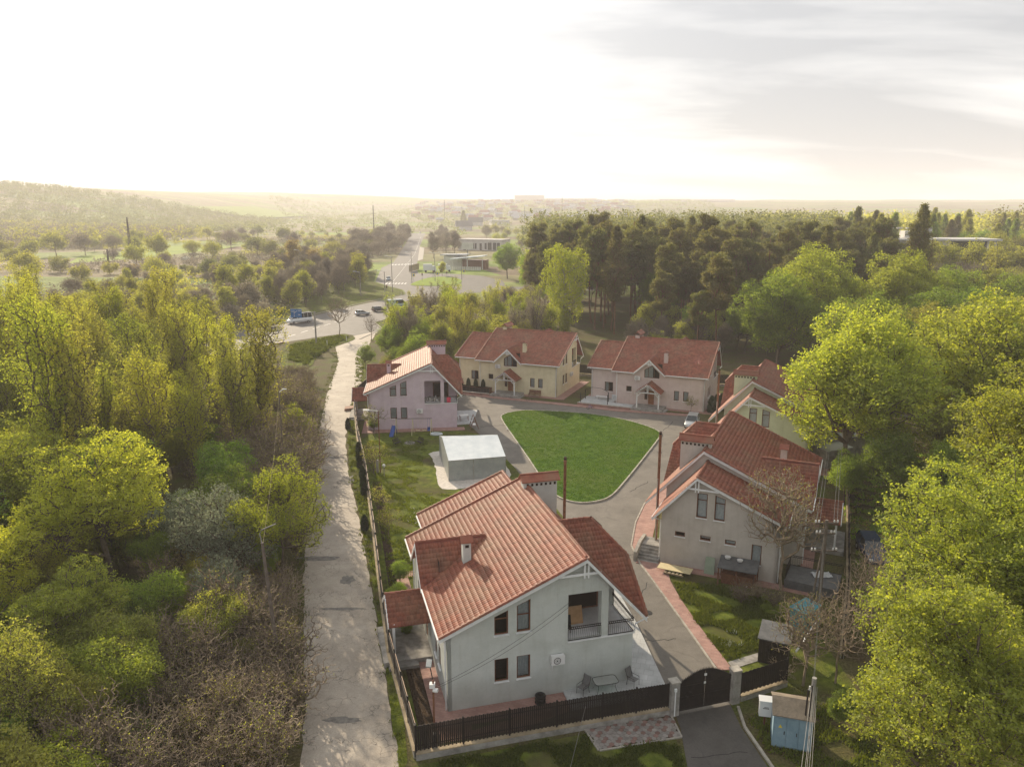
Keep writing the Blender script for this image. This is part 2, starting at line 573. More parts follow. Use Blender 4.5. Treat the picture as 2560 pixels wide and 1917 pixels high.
MT['fartwig'] = leafmat('distant_bare_crown', (0.20, 0.17, 0.115), (0.30, 0.26, 0.18), (1, 1, 1), 0.4, 0.01)
MT['flower'] = mat('white_petals', (0.75, 0.75, 0.68), None, 1, 0.8)
MT['lawnblade'] = leafmat('lawn_grass_blade', (0.045, 0.105, 0.010), (0.13, 0.21, 0.025), (1.3, 1.3, 0.5), 0.4, 0.0, 0.02)
MT['blade'] = leafmat('grass_blade', (0.07, 0.10, 0.012), (0.15, 0.18, 0.022), (1.5, 1.4, 0.5), 0.4, 0.0, 0.02)


# ---------------------------------------------------------------- mesh helpers
class MB:
    def __init__(self):
        self.v = []
        self.f = []

    def poly(self, pts):
        i = len(self.v)
        self.v += [tuple(p) for p in pts]
        self.f.append(tuple(range(i, i + len(pts))))
        return self

    def box(self, x0, x1, y0, y1, z0, z1):
        i = len(self.v)
        self.v += [(x0, y0, z0), (x1, y0, z0), (x1, y1, z0), (x0, y1, z0), (x0, y0, z1), (x1, y0, z1), (x1, y1, z1), (x0, y1, z1)]
        self.f += [(i, i + 3, i + 2, i + 1), (i + 4, i + 5, i + 6, i + 7), (i, i + 1, i + 5, i + 4), (i + 1, i + 2, i + 6, i + 5), (i + 2, i + 3, i + 7, i + 6), (i + 3, i, i + 4, i + 7)]
        return self

    def prism(self, pts, vec):
        """closed solid: planar polygon (concave allowed) swept along vec"""
        pts = [Vector(p) for p in pts]
        vec = Vector(vec)
        n = len(pts)
        i = len(self.v)
        self.v += [tuple(p) for p in pts] + [tuple(p + vec) for p in pts]
        tris = tessellate_polygon([pts]) if n > 4 else None
        if tris:
            for t in tris:
                self.f.append(tuple(i + k for k in t))
                self.f.append(tuple(i + n + k for k in reversed(t)))
        else:
            self.f.append(tuple(range(i, i + n)))
            self.f.append(tuple(range(i + 2 * n - 1, i + n - 1, -1)))
        for k in range(n):
            self.f.append((i + k, i + (k + 1) % n, i + n + (k + 1) % n, i + n + k))
        return self

    def tube(self, pts, r, n=6, cap=True):
        pts = [Vector(p) for p in pts]
        rr = r if isinstance(r, (list, tuple)) else [r] * len(pts)
        base = len(self.v)
        up0 = Vector((0, 0, 1))
        for k, p in enumerate(pts):
            d = (pts[min(k + 1, len(pts) - 1)] - pts[max(k - 1, 0)])
            d = d.normalized() if d.length > 1e-9 else Vector((0, 0, 1))
            a = d.cross(up0 if abs(d.z) < 0.95 else Vector((1, 0, 0))).normalized()
            b = d.cross(a)
            for j in range(n):
                t = 2 * math.pi * j / n
                self.v.append(tuple(p + (a * math.cos(t) + b * math.sin(t)) * rr[k]))
        for k in range(len(pts) - 1):
            for j in range(n):
                q = base + k * n
                self.f.append((q + j, q + (j + 1) % n, q + n + (j + 1) % n, q + n + j))
        if cap:
            self.f.append(tuple(base + j for j in reversed(range(n))))
            self.f.append(tuple(base + (len(pts) - 1) * n + j for j in range(n)))
        return self

    def beam(self, p0, p1, w, h, up=(0, 0, 1)):
        """rectangular bar from p0 to p1, width w across, height h along up"""
        p0, p1 = Vector(p0), Vector(p1)
        d = (p1 - p0).normalized()
        s = d.cross(Vector(up))
        s = s.normalized() if s.length > 1e-6 else Vector((1, 0, 0))
        u = s.cross(d).normalized()
        c = [s * (w / 2) + u * (h / 2), s * (-w / 2) + u * (h / 2), s * (-w / 2) - u * (h / 2), s * (w / 2) - u * (h / 2)]
        i = len(self.v)
        self.v += [tuple(p0 + q) for q in c] + [tuple(p1 + q) for q in c]
        self.f += [(i, i + 1, i + 2, i + 3), (i + 7, i + 6, i + 5, i + 4)] + [(i + k, i + 4 + k, i + 4 + (k + 1) % 4, i + (k + 1) % 4) for k in range(4)]
        return self

    def mesh(self, name):
        me = bpy.data.meshes.new(name)
        me.from_pydata(self.v, [], self.f)
        return me

    def build(self, name, m, parent=None, smooth=False, **kw):
        return link(name, self.mesh(name), m, parent, smooth=smooth, **kw)


def link(name, me, m=None, parent=None, loc=None, rz=None, smooth=False, label=None, cat=None, group=None, kind=None, fix=False):
    if fix:
        pass
    o = bpy.data.objects.new(name, me)
    COL.objects.link(o)
    if m is not None and len(me.materials) == 0:
        me.materials.append(m)
    if smooth:
        me.polygons.foreach_set('use_smooth', [True] * len(me.polygons))
    if parent is not None:
        o.parent = parent
    if loc is not None:
        o.location = loc
    if rz is not None:
        o.rotation_euler = (0, 0, rz)
    tag(o, label, cat, group, kind)
    return o


def tag(o, label=None, cat=None, group=None, kind=None):
    if label:
        o['label'] = label
    if cat:
        o['category'] = cat
    if group:
        o['group'] = group
    if kind:
        o['kind'] = kind
    return o


def thing(name, label, cat, loc=(0, 0, 0), rz=0.0, group=None):
    o = bpy.data.objects.new(name, None)
    COL.objects.link(o)
    o.location = loc
    o.rotation_euler = (0, 0, rz)
    return tag(o, label, cat, group)


def npmesh(name, V, F, m=None, smooth=False):
    """fast mesh from numpy arrays; F is (n, k)"""
    V = np.asarray(V, dtype=np.float32).reshape(-1, 3)
    F = np.asarray(F, dtype=np.int32)
    me = bpy.data.meshes.new(name)
    me.vertices.add(len(V))
    me.vertices.foreach_set('co', V.ravel())
    n, k = F.shape
    me.loops.add(n * k)
    me.loops.foreach_set('vertex_index', F.ravel())
    me.polygons.add(n)
    me.polygons.foreach_set('loop_start', np.arange(0, n * k, k, dtype=np.int32))
    me.polygons.foreach_set('loop_total', np.full(n, k, dtype=np.int32))
    if smooth:
        me.polygons.foreach_set('use_smooth', np.ones(n, dtype=bool))
    me.update(calc_edges=True)
    if m is not None:
        me.materials.append(m)
    return me


def inside(P, poly):
    """even-odd test, P (n,2)"""
    P = np.atleast_2d(P)
    poly = np.asarray(poly)
    x, y = P[:, 0], P[:, 1]
    r = np.zeros(len(P), bool)
    j = len(poly) - 1
    for i in range(len(poly)):
        xi, yi = poly[i]
        xj, yj = poly[j]
        c = ((yi > y) != (yj > y)) & (x < (xj - xi) * (y - yi) / (yj - yi + 1e-12) + xi)
        r ^= c
        j = i
    return r


def smooth_loop(pts, n=6, closed=True):
    out = []
    N_ = len(pts)
    rng_ = range(N_) if closed else range(N_ - 1)
    for i in rng_:
        if closed:
            p = [np.array(pts[(i + k) % N_], float) for k in (-1, 0, 1, 2)]
        else:
            p = [np.array(pts[min(max(i + k, 0), N_ - 1)], float) for k in (-1, 0, 1, 2)]
        for t in np.linspace(0, 1, n, endpoint=False):
            q = 0.5 * ((2 * p[1]) + (-p[0] + p[2]) * t + (2 * p[0] - 5 * p[1] + 4 * p[2] - p[3]) * t * t + (-p[0] + 3 * p[1] - 3 * p[2] + p[3]) * t ** 3)
            out.append((float(q[0]), float(q[1])))
    if not closed:
        out.append(tuple(map(float, pts[-1])))
    return out


def sheet(name, pts, z, m, thick=0.0, **kw):
    kw.setdefault('kind', 'structure')
    b = MB()
    P = [(x, y, z) for x, y in pts]
    if thick:
        b.prism([(x, y, z - thick) for x, y in pts], (0, 0, thick))
    else:
        tr = tessellate_polygon([[Vector(p) for p in P]])
        b.v = P
        b.f = [tuple(t) for t in tr]
        a = [Vector(P[i]) for i in b.f[0]]
        if (a[1] - a[0]).cross(a[2] - a[0]).z < 0:
            b.f = [tuple(reversed(t)) for t in b.f]
    return b.build(name, m, **kw)


def offset_line(pts, d, closed=False):
    out = []
    n = len(pts)
    for i in range(n):
        a = pts[(i - 1) % n] if (closed or i > 0) else pts[i]
        c = pts[(i + 1) % n] if (closed or i < n - 1) else pts[i]
        dx, dy = c[0] - a[0], c[1] - a[1]
        l = math.hypot(dx, dy) or 1
        out.append((pts[i][0] - dy / l * d, pts[i][1] + dx / l * d))
    return out


def strip(b, pts, w, z0, z1, closed=False):
    """solid band of width w centred on a polyline, from z0 to z1"""
    A = offset_line(pts, w / 2, closed)
    B = offset_line(pts, -w / 2, closed)
    n = len(pts)
    for i in range(n if closed else n - 1):
        j = (i + 1) % n
        a, c, d, e = A[i], A[j], B[j], B[i]
        b.prism([(a[0], a[1], z0), (e[0], e[1], z0), (d[0], d[1], z0), (c[0], c[1], z0)], (0, 0, z1 - z0))
    return b


def kerb(name, pts, w, z1, m, closed=False, seg=1.0, kind='structure', z0=-0.05):
    """kerb of separate stones with fine joints, joined into one part of the setting"""
    b = MB()
    P = [np.array(p, float) for p in pts]
    if closed:
        P.append(P[0])
    for a, c in zip(P[:-1], P[1:]):
        L_ = np.linalg.norm(c - a)
        k = max(1, int(round(L_ / seg)))
        for i in range(k):
            p0 = a + (c - a) * (i / k)
            p1 = a + (c - a) * ((i + 1) / k)
            dd = (p1 - p0) / np.linalg.norm(p1 - p0)
            p0 = p0 + dd * 0.008
            p1 = p1 - dd * 0.008
            n_ = np.array([-dd[1], dd[0]]) * w / 2
            q = [p0 + n_, p0 - n_, p1 - n_, p1 + n_]
            b.prism([(x[0], x[1], z0) for x in q], (0, 0, z1 - z0))
    return b.build(name, m, kind=kind)

# ---------------------------------------------------------------- terrain
def sstep(a, b, x):
    t = np.clip((x - a) / (b - a), 0, 1)
    return t * t * (3 - 2 * t)


def height(x, y):
    x = np.asarray(x, float)
    y = np.asarray(y, float)
    near_ridge = np.interp(x, [-2200, -1600, -960, -836, -705, -620, -516, -430, -380], [98, 90, 71, 61, 44, 28, 10, 1, 0]) * sstep(620, 1500, y)
    far_ridge = np.interp(x, [-2600, -1645, -1239, -830, -420, -50, 600, 3000, 4500], [104, 97, 92, 84, 66, 58, 57, 60, 66]) * sstep(2200, 3500, y)
    town = 46 * sstep(900, 2900, y) * sstep(-420, 60, x + 0.05 * y)
    return np.maximum(np.maximum(near_ridge, far_ridge), town)


def build_ground():
    xs = np.concatenate([np.linspace(-3600, -700, 40), np.linspace(-660, 660, 34)[:], np.linspace(720, 3600, 30)])
    ys = np.concatenate([np.linspace(-120, 900, 18), np.linspace(950, 4600, 70)])
    X, Y = np.meshgrid(xs, ys)
    rng = np.random.default_rng(3)
    Z = height(X, Y)
    bump = np.interp(Y, [900, 2500], [0, 1]) * (np.sin(X * 0.011 + Y * 0.004) + np.sin(X * 0.023 - Y * 0.009)) * 1.2
    Z = Z + bump * (Z > 3)
    V = np.stack([X, Y, Z], -1).reshape(-1, 3)
    nx, ny = len(xs), len(ys)
    i = np.arange((ny - 1) * (nx - 1))
    r, c = i // (nx - 1), i % (nx - 1)
    a = r * nx + c
    F = np.stack([a, a + 1, a + nx + 1, a + nx], 1)
    link('ground', npmesh('ground', V, F, MT['ground'], True), kind='structure')


build_ground()

# roads and paths (world metres; camera stands above the origin)
lane_L = [(-10.3, 22), (-11.0, 32), (-12.4, 40), (-16.2, 54.6), (-20.0, 70), (-25.2, 95), (-30.2, 122), (-34.6, 150), (-39.2, 168), (-40.5, 176)]
lane_R = [(-4.6, 22), (-5.6, 33), (-7.81, 42.93), (-10.28, 52.51), (-12.87, 62.75), (-15.79, 73.4), (-19.75, 87.89), (-22.73, 101.6), (-24.14, 112.0), (-26.25, 129.86), (-29.6, 150.3), (-31.8, 168), (-33.2, 189)]
random.seed(21)
lane_edge = [[(x + random.gauss(0, .06) + .05 * math.sin(y * 1.7), y) for x, y in smooth_loop(q, 14, False)] for q in (lane_L, lane_R)]
sheet('lane', lane_edge[0] + lane_edge[1][::-1], 0.02, MT['lane'])
random.seed(5)
for (px, py, pw, ph) in [(-17.0, 62.3, 2.0, .5), (-13.0, 53.6, 2.4, .22), (-18.6, 82.0, 1.1, 1.6), (-10.2, 40.5, 1.3, .3), (-13.6, 58.2, .7, .9), (-21.4, 90, 1.2, .5)]:
    pts = [(px + pw * (math.cos(t)) * random.uniform(0.6, 1.1), py + ph * math.sin(t) * random.uniform(0.6, 1.2)) for t in np.linspace(0, 2 * math.pi, 22, endpoint=False)]
    sheet('asphalt_patch', pts, 0.026, MT['patch'])
main_N = [(-190, 92), (-120, 140), (-80, 178), (-64.5, 192.3), (-59.5, 201.2), (-55.4, 218), (-50, 234.8), (-42.5, 254.3), (-37.0, 270)]
main_S = [(-178, 68), (-110, 110), (-72, 146), (-56, 165.6), (-51.4, 172.6), (-45.5, 180), (-40.6, 184.5), (-37.2, 181.6), (-36.0, 176.5), (-33, 180), (-32.8, 191.4), (-36.9, 203.3), (-35.9, 205.5), (-32.5, 217), (-29.2, 246), (-24, 266), (-10, 278), (40, 284), (40, 296), (-20, 296), (-32.8, 299), (-40.5, 304.5)]
junc = [(-48.3, 390), (-53.5, 441), (-70.6, 596), (-97, 874), (-112, 1010), (-128, 1010), (-84.5, 613.8), (-65.6, 432), (-65.5, 390), (-56, 317), (-47.3, 298), (-40.2, 285.3)]
sheet('main_road', main_S + junc + main_N[::-1], 0.012, MT['road'])
sheet('side_road', [(-40.5, 304.5), (-36.5, 333.5), (-29.8, 339.5), (-22, 328), (-20, 307), (-19, 296.2), (-2, 296.2), (-4, 322), (-14, 345), (-30, 356), (-43, 357), (-48, 388)], 0.016, MT['road'])
sheet('traffic_island', smooth_loop([(-39.9, 304.8), (-36.3, 332.5), (-29.8, 338.1), (-22.0, 327.1), (-21.6, 307.1), (-32.8, 300.2)], 5), 0.14, MT['fieldgreen'], 0.2)
sheet('grass_bank', [(-66, 193.5), (-60.5, 203), (-56, 220.4), (-50.4, 237), (-43, 257.6), (-37.8, 270.5), (-40.6, 284.6), (-47.5, 297), (-56.2, 315), (-66, 380), (-75, 330), (-78, 250)], 0.10, MT['verge'], 0.15)
sheet('road_island', smooth_loop([(-50, 168), (-45.2, 177.8), (-41.0, 182.6), (-37.6, 180.2), (-36.6, 175.0), (-39.4, 165), (-41.2, 158), (-38.8, 147), (-41, 140), (-46, 150)], 3), 0.08, MT['verge'], 0.12)
sheet('roadside_pavement', [(-53.5, 441), (-51.8, 452), (-65, 579), (-70.4, 596)], 0.08, MT['kerb'], 0.1)
kerb('kerb', [(-35.3, 176.5), (-33.1, 189.5)], 0.2, 0.12, MT['kerb'])
kerb('kerb', [(-37.3, 270.6), (-43, 257.7), (-50.4, 237.1), (-56, 220.5), (-60.5, 203.1), (-66, 193.6)], 0.25, 0.13, MT['kerb'], seg=2)
kerb('kerb', [(-32.6, 192), (-36.7, 203.3), (-35.6, 205.6), (-32.3, 217)], 0.25, 0.13, MT['kerb'], seg=2)
sheet('verge', [(-32.7, 191.4), (-36.6, 203.3), (-35.5, 205.6), (-32.2, 217), (-26, 240), (-10, 235), (-12, 180)], 0.06, MT['verge'])
bm = MB()
random.seed(11)
for k in range(7):
    t = k / 7
    x = -63.6 + 11.2 * t
    y = 408.5 + 4.5 * t
    bm.box(x, x + 0.9, y, y + 5, 0.024, 0.028)
for k in range(7):
    x = -50.5 + 8.8 * k / 7
    bm.box(x, x + 0.6, 307, 311.5, 0.024, 0.028)
for (a, c) in [((-48.9, 318), (-62.5, 500)), ((-62.5, 500), (-93, 800)), ((-53, 180), (-44.5, 214)), ((-44.5, 214), (-37, 245)), ((-110, 125), (-60, 176))]:
    L_ = math.dist(a, c)
    k = int(L_ / 6)
    dx, dy = (c[0] - a[0]) / L_, (c[1] - a[1]) / L_
    for i in range(k):
        p = (a[0] + dx * i * 6, a[1] + dy * i * 6)
        bm.prism([(p[0] - dy * 0.1, p[1] + dx * 0.1, 0.024), (p[0] + dy * 0.1, p[1] - dx * 0.1, 0.024), (p[0] + dx * 3.5 + dy * 0.1, p[1] + dy * 3.5 - dx * 0.1, 0.024), (p[0] + dx * 3.5 - dy * 0.1, p[1] + dy * 3.5 + dx * 0.1, 0.024)], (0, 0, 0.004))
bm.build('road_markings', MT['paint'], kind='structure')

# compound surfaces
drive = [(9.9, 40.9), (13.5, 42.0), (13.75, 45.5), (12.95, 50.2), (12.35, 53.9), (11.7, 57.8), (11.1, 61.2), (10.9, 64.8), (12.1, 70), (13.8, 74.9), (16.5, 79), (19.5, 84), (24, 92), (30, 101), (26.0, 108.9), (20.3, 110.6), (15.6, 111.9), (11.0, 114.1), (5.4, 116.4), (-1.9, 119.4), (-7.8, 122.2), (-9.5, 116.5), (-6.6, 106), (-4.4, 100), (-1.5, 92), (0.4, 86), (1.6, 81.5), (4.2, 75), (6.5, 66), (7.6, 58), (8.4, 51), (9.4, 45)]
sheet('driveway', drive, 0.022, MT['drive'])
sheet('entrance_drive', [(9.3, 33), (9.95, 39.8), (9.9, 40.9), (13.5, 42.0), (13.55, 39.8), (14.6, 33)], 0.026, MT['darkdrive'])
random.seed(31)
for (px, py, r_) in [(10.3, 53.0, .34), (-13.3, 66.2, .34), (3.0, 83.5, .3), (18.5, 92.0, .3)]:
    T = MB().prism([(px + r_ * math.cos(t), py + r_ * math.sin(t), .024) for t in np.linspace(0, 2 * math.pi, 14, endpoint=False)], (0, 0, .02)).build('manhole_cover', MT['iron'], None, kind='structure')
for (px, py, L_, w_, a_) in [(10.6, 56.5, 3.2, .05, 1.2), (10.4, 49.2, 2.8, .05, .1), (9.6, 62.5, 3.0, .06, .4), (14.0, 80, 4.0, .07, .9), (-2.5, 104, 4.0, .08, .3), (22, 104, 5, .08, 1.1), (11.7, 37.5, 3.2, .04, .15)]:
    q = []
    for t in np.linspace(0, 1, 9):
        q.append((px + math.cos(a_) * L_ * (t - .5) + random.uniform(-.12, .12), py + math.sin(a_) * L_ * (t - .5) + random.uniform(-.12, .12)))
    b = MB()
    strip(b, q, w_, .024, .030)
    b.build('tar_joint', MT['rubber'], kind='structure')
lawn_pts = smooth_loop([(-1.15, 110.0), (-1.5, 107.3), (0.28, 98.0), (2.2, 88.4), (3.95, 79.4), (5.2, 76.3), (6.94, 75.1), (8.9, 75.5), (10.56, 77.1), (12.68, 81.6), (16.11, 89.7), (19.5, 98.0), (20.1, 100.5), (19.0, 103.4), (15.74, 107.4), (10.65, 110.5), (3.81, 112.1), (0.9, 111.8)], 4)
sheet('lawn', lawn_pts, 0.13, MT['lawn'], 0.12)
kerb('lawn_kerb', lawn_pts, 0.16, 0.16, MT['kerb'], True, 1.0)
yard = [(-5.2, 37.4), (-9.8, 54.6), (-12.3, 65.6), (-16.0, 81.5), (-20.1, 97.3), (-19, 101.0), (-6.2, 101.5), (-4.2, 99.5), (-1.4, 92), (0.5, 86), (1.7, 81.5), (4.3, 75), (6.6, 66), (7.7, 58), (6, 44), (3.2, 41.5), (-1, 38.9)]
sheet('yard_lawn', yard, 0.014, MT['yardgrass'])
sheet('front_verge', [(-4.0, 30), (-5.5, 36.6), (0, 38.1), (9.6, 40.7), (9.2, 33), (9, 30)], 0.014, MT['yardgrass'])
verge_in = [(-5.9, 36), (-8.5, 46.8), (-10.3, 54.5), (-12.8, 65.5), (-16.5, 81.4), (-20.6, 97.2), (-23.8, 111.3), (-25, 116), (-29, 140), (-33, 160)]
verge_out = [(-5.7, 33.5), (-7.75, 42.93), (-10.1, 52.51), (-12.7, 62.75), (-15.6, 73.4), (-19.55, 87.89), (-22.5, 101.6), (-23.95, 112.0), (-26.0, 129.86), (-29.4, 150.3)]
sheet('lane_verge', [(-6.0, 30)] + verge_in[:1] + [(-5.8, 37.0)] + [(x + 0.8, y) for x, y in verge_in[1:8]] + [(-23.5, 118), (-24, 135), (-27, 152)] + verge_out[::-1], 0.018, MT['verge'])
sheet('east_lawn', [(14.0, 45.6), (13.2, 50.2), (12.65, 53.9), (12.1, 57.6), (11.9, 59.6), (15, 60.5), (19, 57.5), (22, 54), (22, 43), (16, 43)], 0.016, MT['yardgrass'])
sheet('side_strip', [(11.4, 61.8), (11.2, 64.5), (12.6, 69.0), (14.0, 69), (12.6, 64.5), (12.3, 61.5)], 0.05, MT['yardgrass'], 0.05)
path = [(12.95, 50.2), (12.35, 53.9), (11.7, 57.8), (11.1, 61.2), (10.9, 64.8), (12.1, 70), (13.8, 74.9), (16.5, 79), (19.5, 84)]
pathE = [(22.0, 84), (19.2, 80), (15.2, 74), (14.0, 70), (12.6, 64.8), (13.2, 60.8), (13.0, 57.9), (13.2, 55.0), (13.75, 50.9)]
sheet('brick_path', [(13.75, 45.5)] + path + pathE + [(14.65, 45.6)], 0.09, MT['redpath'], 0.09)
kerb('path_kerb', [(13.62, 44.2), (13.6, 45.5)] + [(x - 0.08, y) for x, y in path], 0.13, 0.13, MT['kerb'], seg=1.0)
sheet('garden_path', [(14.6, 46.5), (17.6, 47.9), (17.9, 47.2), (14.7, 45.7)], 0.05, MT['concrete'], 0.05)
nwalk = [(-8.4, 123.4), (-2.0, 120.6), (5.4, 117.6), (11.0, 115.3), (15.6, 113.1), (20.3, 111.8), (26.4, 110.0)]
sheet('brick_walk', [(-7.8, 122.2), (-1.9, 119.4), (5.4, 116.4), (11.0, 114.1), (15.6, 111.9), (20.3, 110.6), (26.0, 108.9)] + nwalk[::-1], 0.10, MT['redpath'], 0.1)
sheet('soil_strip', [(-5.0, 37.8), (-9.4, 54.6), (-11.9, 65.6), (-15.6, 81.5), (-14.6, 81.5), (-11.1, 65.6), (-8.5, 54.6), (-6.4, 47), (-4.0, 38.4)], 0.022, MT['soil'])
g_pts = [(-10.0, 92.0), (-9.7, 89.5), (-9.3, 87.5), (-8.9, 85.8), (-8.6, 83.2), (-8.3, 81.0), (-7.6, 79.2), (-6.2, 79.0), (-4.6, 79.8), (-3.2, 80.6), (-1.6, 81.2), (-0.4, 82.2), (-0.2, 84.5), (-0.9, 88), (-1.7, 92), (-5, 93.2)]
random.seed(2)
g_s = [(x + random.uniform(-.09, .09), y + random.uniform(-.15, .15)) for x, y in smooth_loop(g_pts, 4)]
sheet('garage_slab', g_s, 0.06, MT['limestone'], 0.06)
sheet('house_terrace', [(3.18, 43.3), (3.65, 41.4), (9.9, 43.0), (9.15, 51.5), (8.4, 56.5), (6.9, 56.2), (7.6, 45.2)], 0.17, MT['terrace'], 0.17)
sheet('paved_corner', [(-4.05, 38.45), (-6.25, 47.6), (-4.7, 48.0), (-2.3, 39.55), (3.4, 42.2), (3.48, 41.3), (0.5, 39.6)], 0.035, MT['redpath2'])
sheet('flower_bed', [(-5.1, 38.2), (-6.95, 45.6), (-6.1, 45.8), (-4.2, 38.5)], 0.05, MT['soil'])
sheet('lane_step', [(-9.15, 48.25), (-8.45, 48.35), (-8.15, 46.95), (-8.8, 46.8)], 0.35, MT['redpath2'], 0.35)
sheet('lane_step', [(-25.4, 113.6), (-24.2, 114.2), (-24.0, 112.6), (-25.2, 112.0)], 0.35, MT['redpath2'], 0.35)

# field strips of the valley
F_ = [('fieldgreen', [(-94, 1100), (-11, 1280), (-9, 1053), (-66, 840)]),
      ('fieldgreen', [(-240, 420), (-262, 470), (-265, 640), (-205, 590), (-225, 450)]),
      ('fieldgreen', [(-167, 414), (-143, 432), (-127, 383), (-147, 369)]),
      ('fieldbrown', [(-147, 368), (-127, 382), (-118, 356), (-140, 344)]),
      ('fieldgreen', [(-102, 281), (-112, 338), (-104, 345), (-90, 262)]),
      ('fieldpale', [(-300, 700), (-180, 760), (-175, 820), (-320, 790)]),
      ('fieldgreen', [(-250, 830), (-150, 860), (-152, 920), (-260, 900)]),
      ('fieldgreen', [(-240, 640), (-150, 660), (-140, 705), (-238, 690)]),
      ('fieldpale', [(-200, 500), (-120, 520), (-125, 560), (-200, 545)]),
      ('fieldbrown', [(-210, 560), (-128, 575), (-130, 610), (-212, 600)]),
      ('fieldgreen', [(-60, 610), (10, 640), (8, 700), (-58, 690)])]
for m_, pts in F_:
    sheet('crop_field', pts, 0.05, MT[m_])
for k, (x0, x1, y0, y1, m_) in enumerate([(230, 520, 2300, 2700, 'fieldpale'), (60, 260, 2300, 2500, 'fieldbrown'), (380, 900, 2750, 3000, 'fieldbrown'), (-500, -420, 1000, 1200, 'fieldpale'), (-620, -480, 1500, 1900, 'fieldgreen')]):
    xs = np.linspace(x0, x1, 6)
    ys = np.linspace(y0, y1, 6)
    X, Y = np.meshgrid(xs, ys)
    Z = height(X, Y) + 2.5
    i = np.arange(25)
    a = (i // 5) * 6 + i % 5
    link('crop_field', npmesh('crop_field', np.stack([X, Y, Z], -1), np.stack([a, a + 1, a + 7, a + 6], 1), MT[m_]), kind='structure')
# vineyard rows on the plateau
bm = MB()
for k in range(26):
    x = 240 + k * 11
    for y0 in (2340, 2480):
        z = float(height(x, y0)) + 2.5
        z1 = float(height(x, y0 + 120)) + 2.5
        bm.beam((x, y0, z + 1), (x, y0 + 120, z1 + 1), 3.0, 2.4)
bm.build('vineyard_rows', MT['fieldgreen'], kind='stuff', label='rows of a vineyard on the far plateau', cat='vineyard')

# ---------------------------------------------------------------- houses
def wall(name, P, outline, holes, t, m, parent, **kw):
    """solid wall from a 2D outline with openings; P(u, z, d) maps to 3D, d = outwards"""
    loops = [[Vector((u, z, 0)) for u, z in outline]] + [[Vector((u, z, 0)) for u, z in h] for h in holes]
    tr = tessellate_polygon(loops)
    pts = [p for l in loops for p in l]
    n = len(pts)
    v = [P(p.x, p.y, 0.0) for p in pts] + [P(p.x, p.y, -t) for p in pts]
    f = []
    for a in tr:
        f.append(tuple(a))
        f.append(tuple(n + k for k in reversed(a)))
    i = 0
    for l in loops:
        k = len(l)
        for j in range(k):
            a, c = i + j, i + (j + 1) % k
            f.append((a, c, n + c, n + a))
        i += k
    me = bpy.data.meshes.new(name)
    me.from_pydata(v, [], f)
    return link(name, me, m, parent, **kw)


def inset(poly, d):
    """shrink a convex polygon by d"""
    n = len(poly)
    area = sum(poly[i][0] * poly[(i + 1) % n][1] - poly[(i + 1) % n][0] * poly[i][1] for i in range(n))
    sg = 1 if area > 0 else -1
    out = []
    for i in range(n):
        p0, p1, p2 = [np.array(poly[(i + k) % n], float) for k in (-1, 0, 1)]
        d1 = (p1 - p0) / np.linalg.norm(p1 - p0)
        d2 = (p2 - p1) / np.linalg.norm(p2 - p1)
        n1 = np.array([-d1[1], d1[0]]) * sg
        n2 = np.array([-d2[1], d2[0]]) * sg
        bs = n1 + n2
        bs /= np.linalg.norm(bs)
        out.append(tuple(p1 + bs * d / max(0.3, bs @ n1)))
    return out


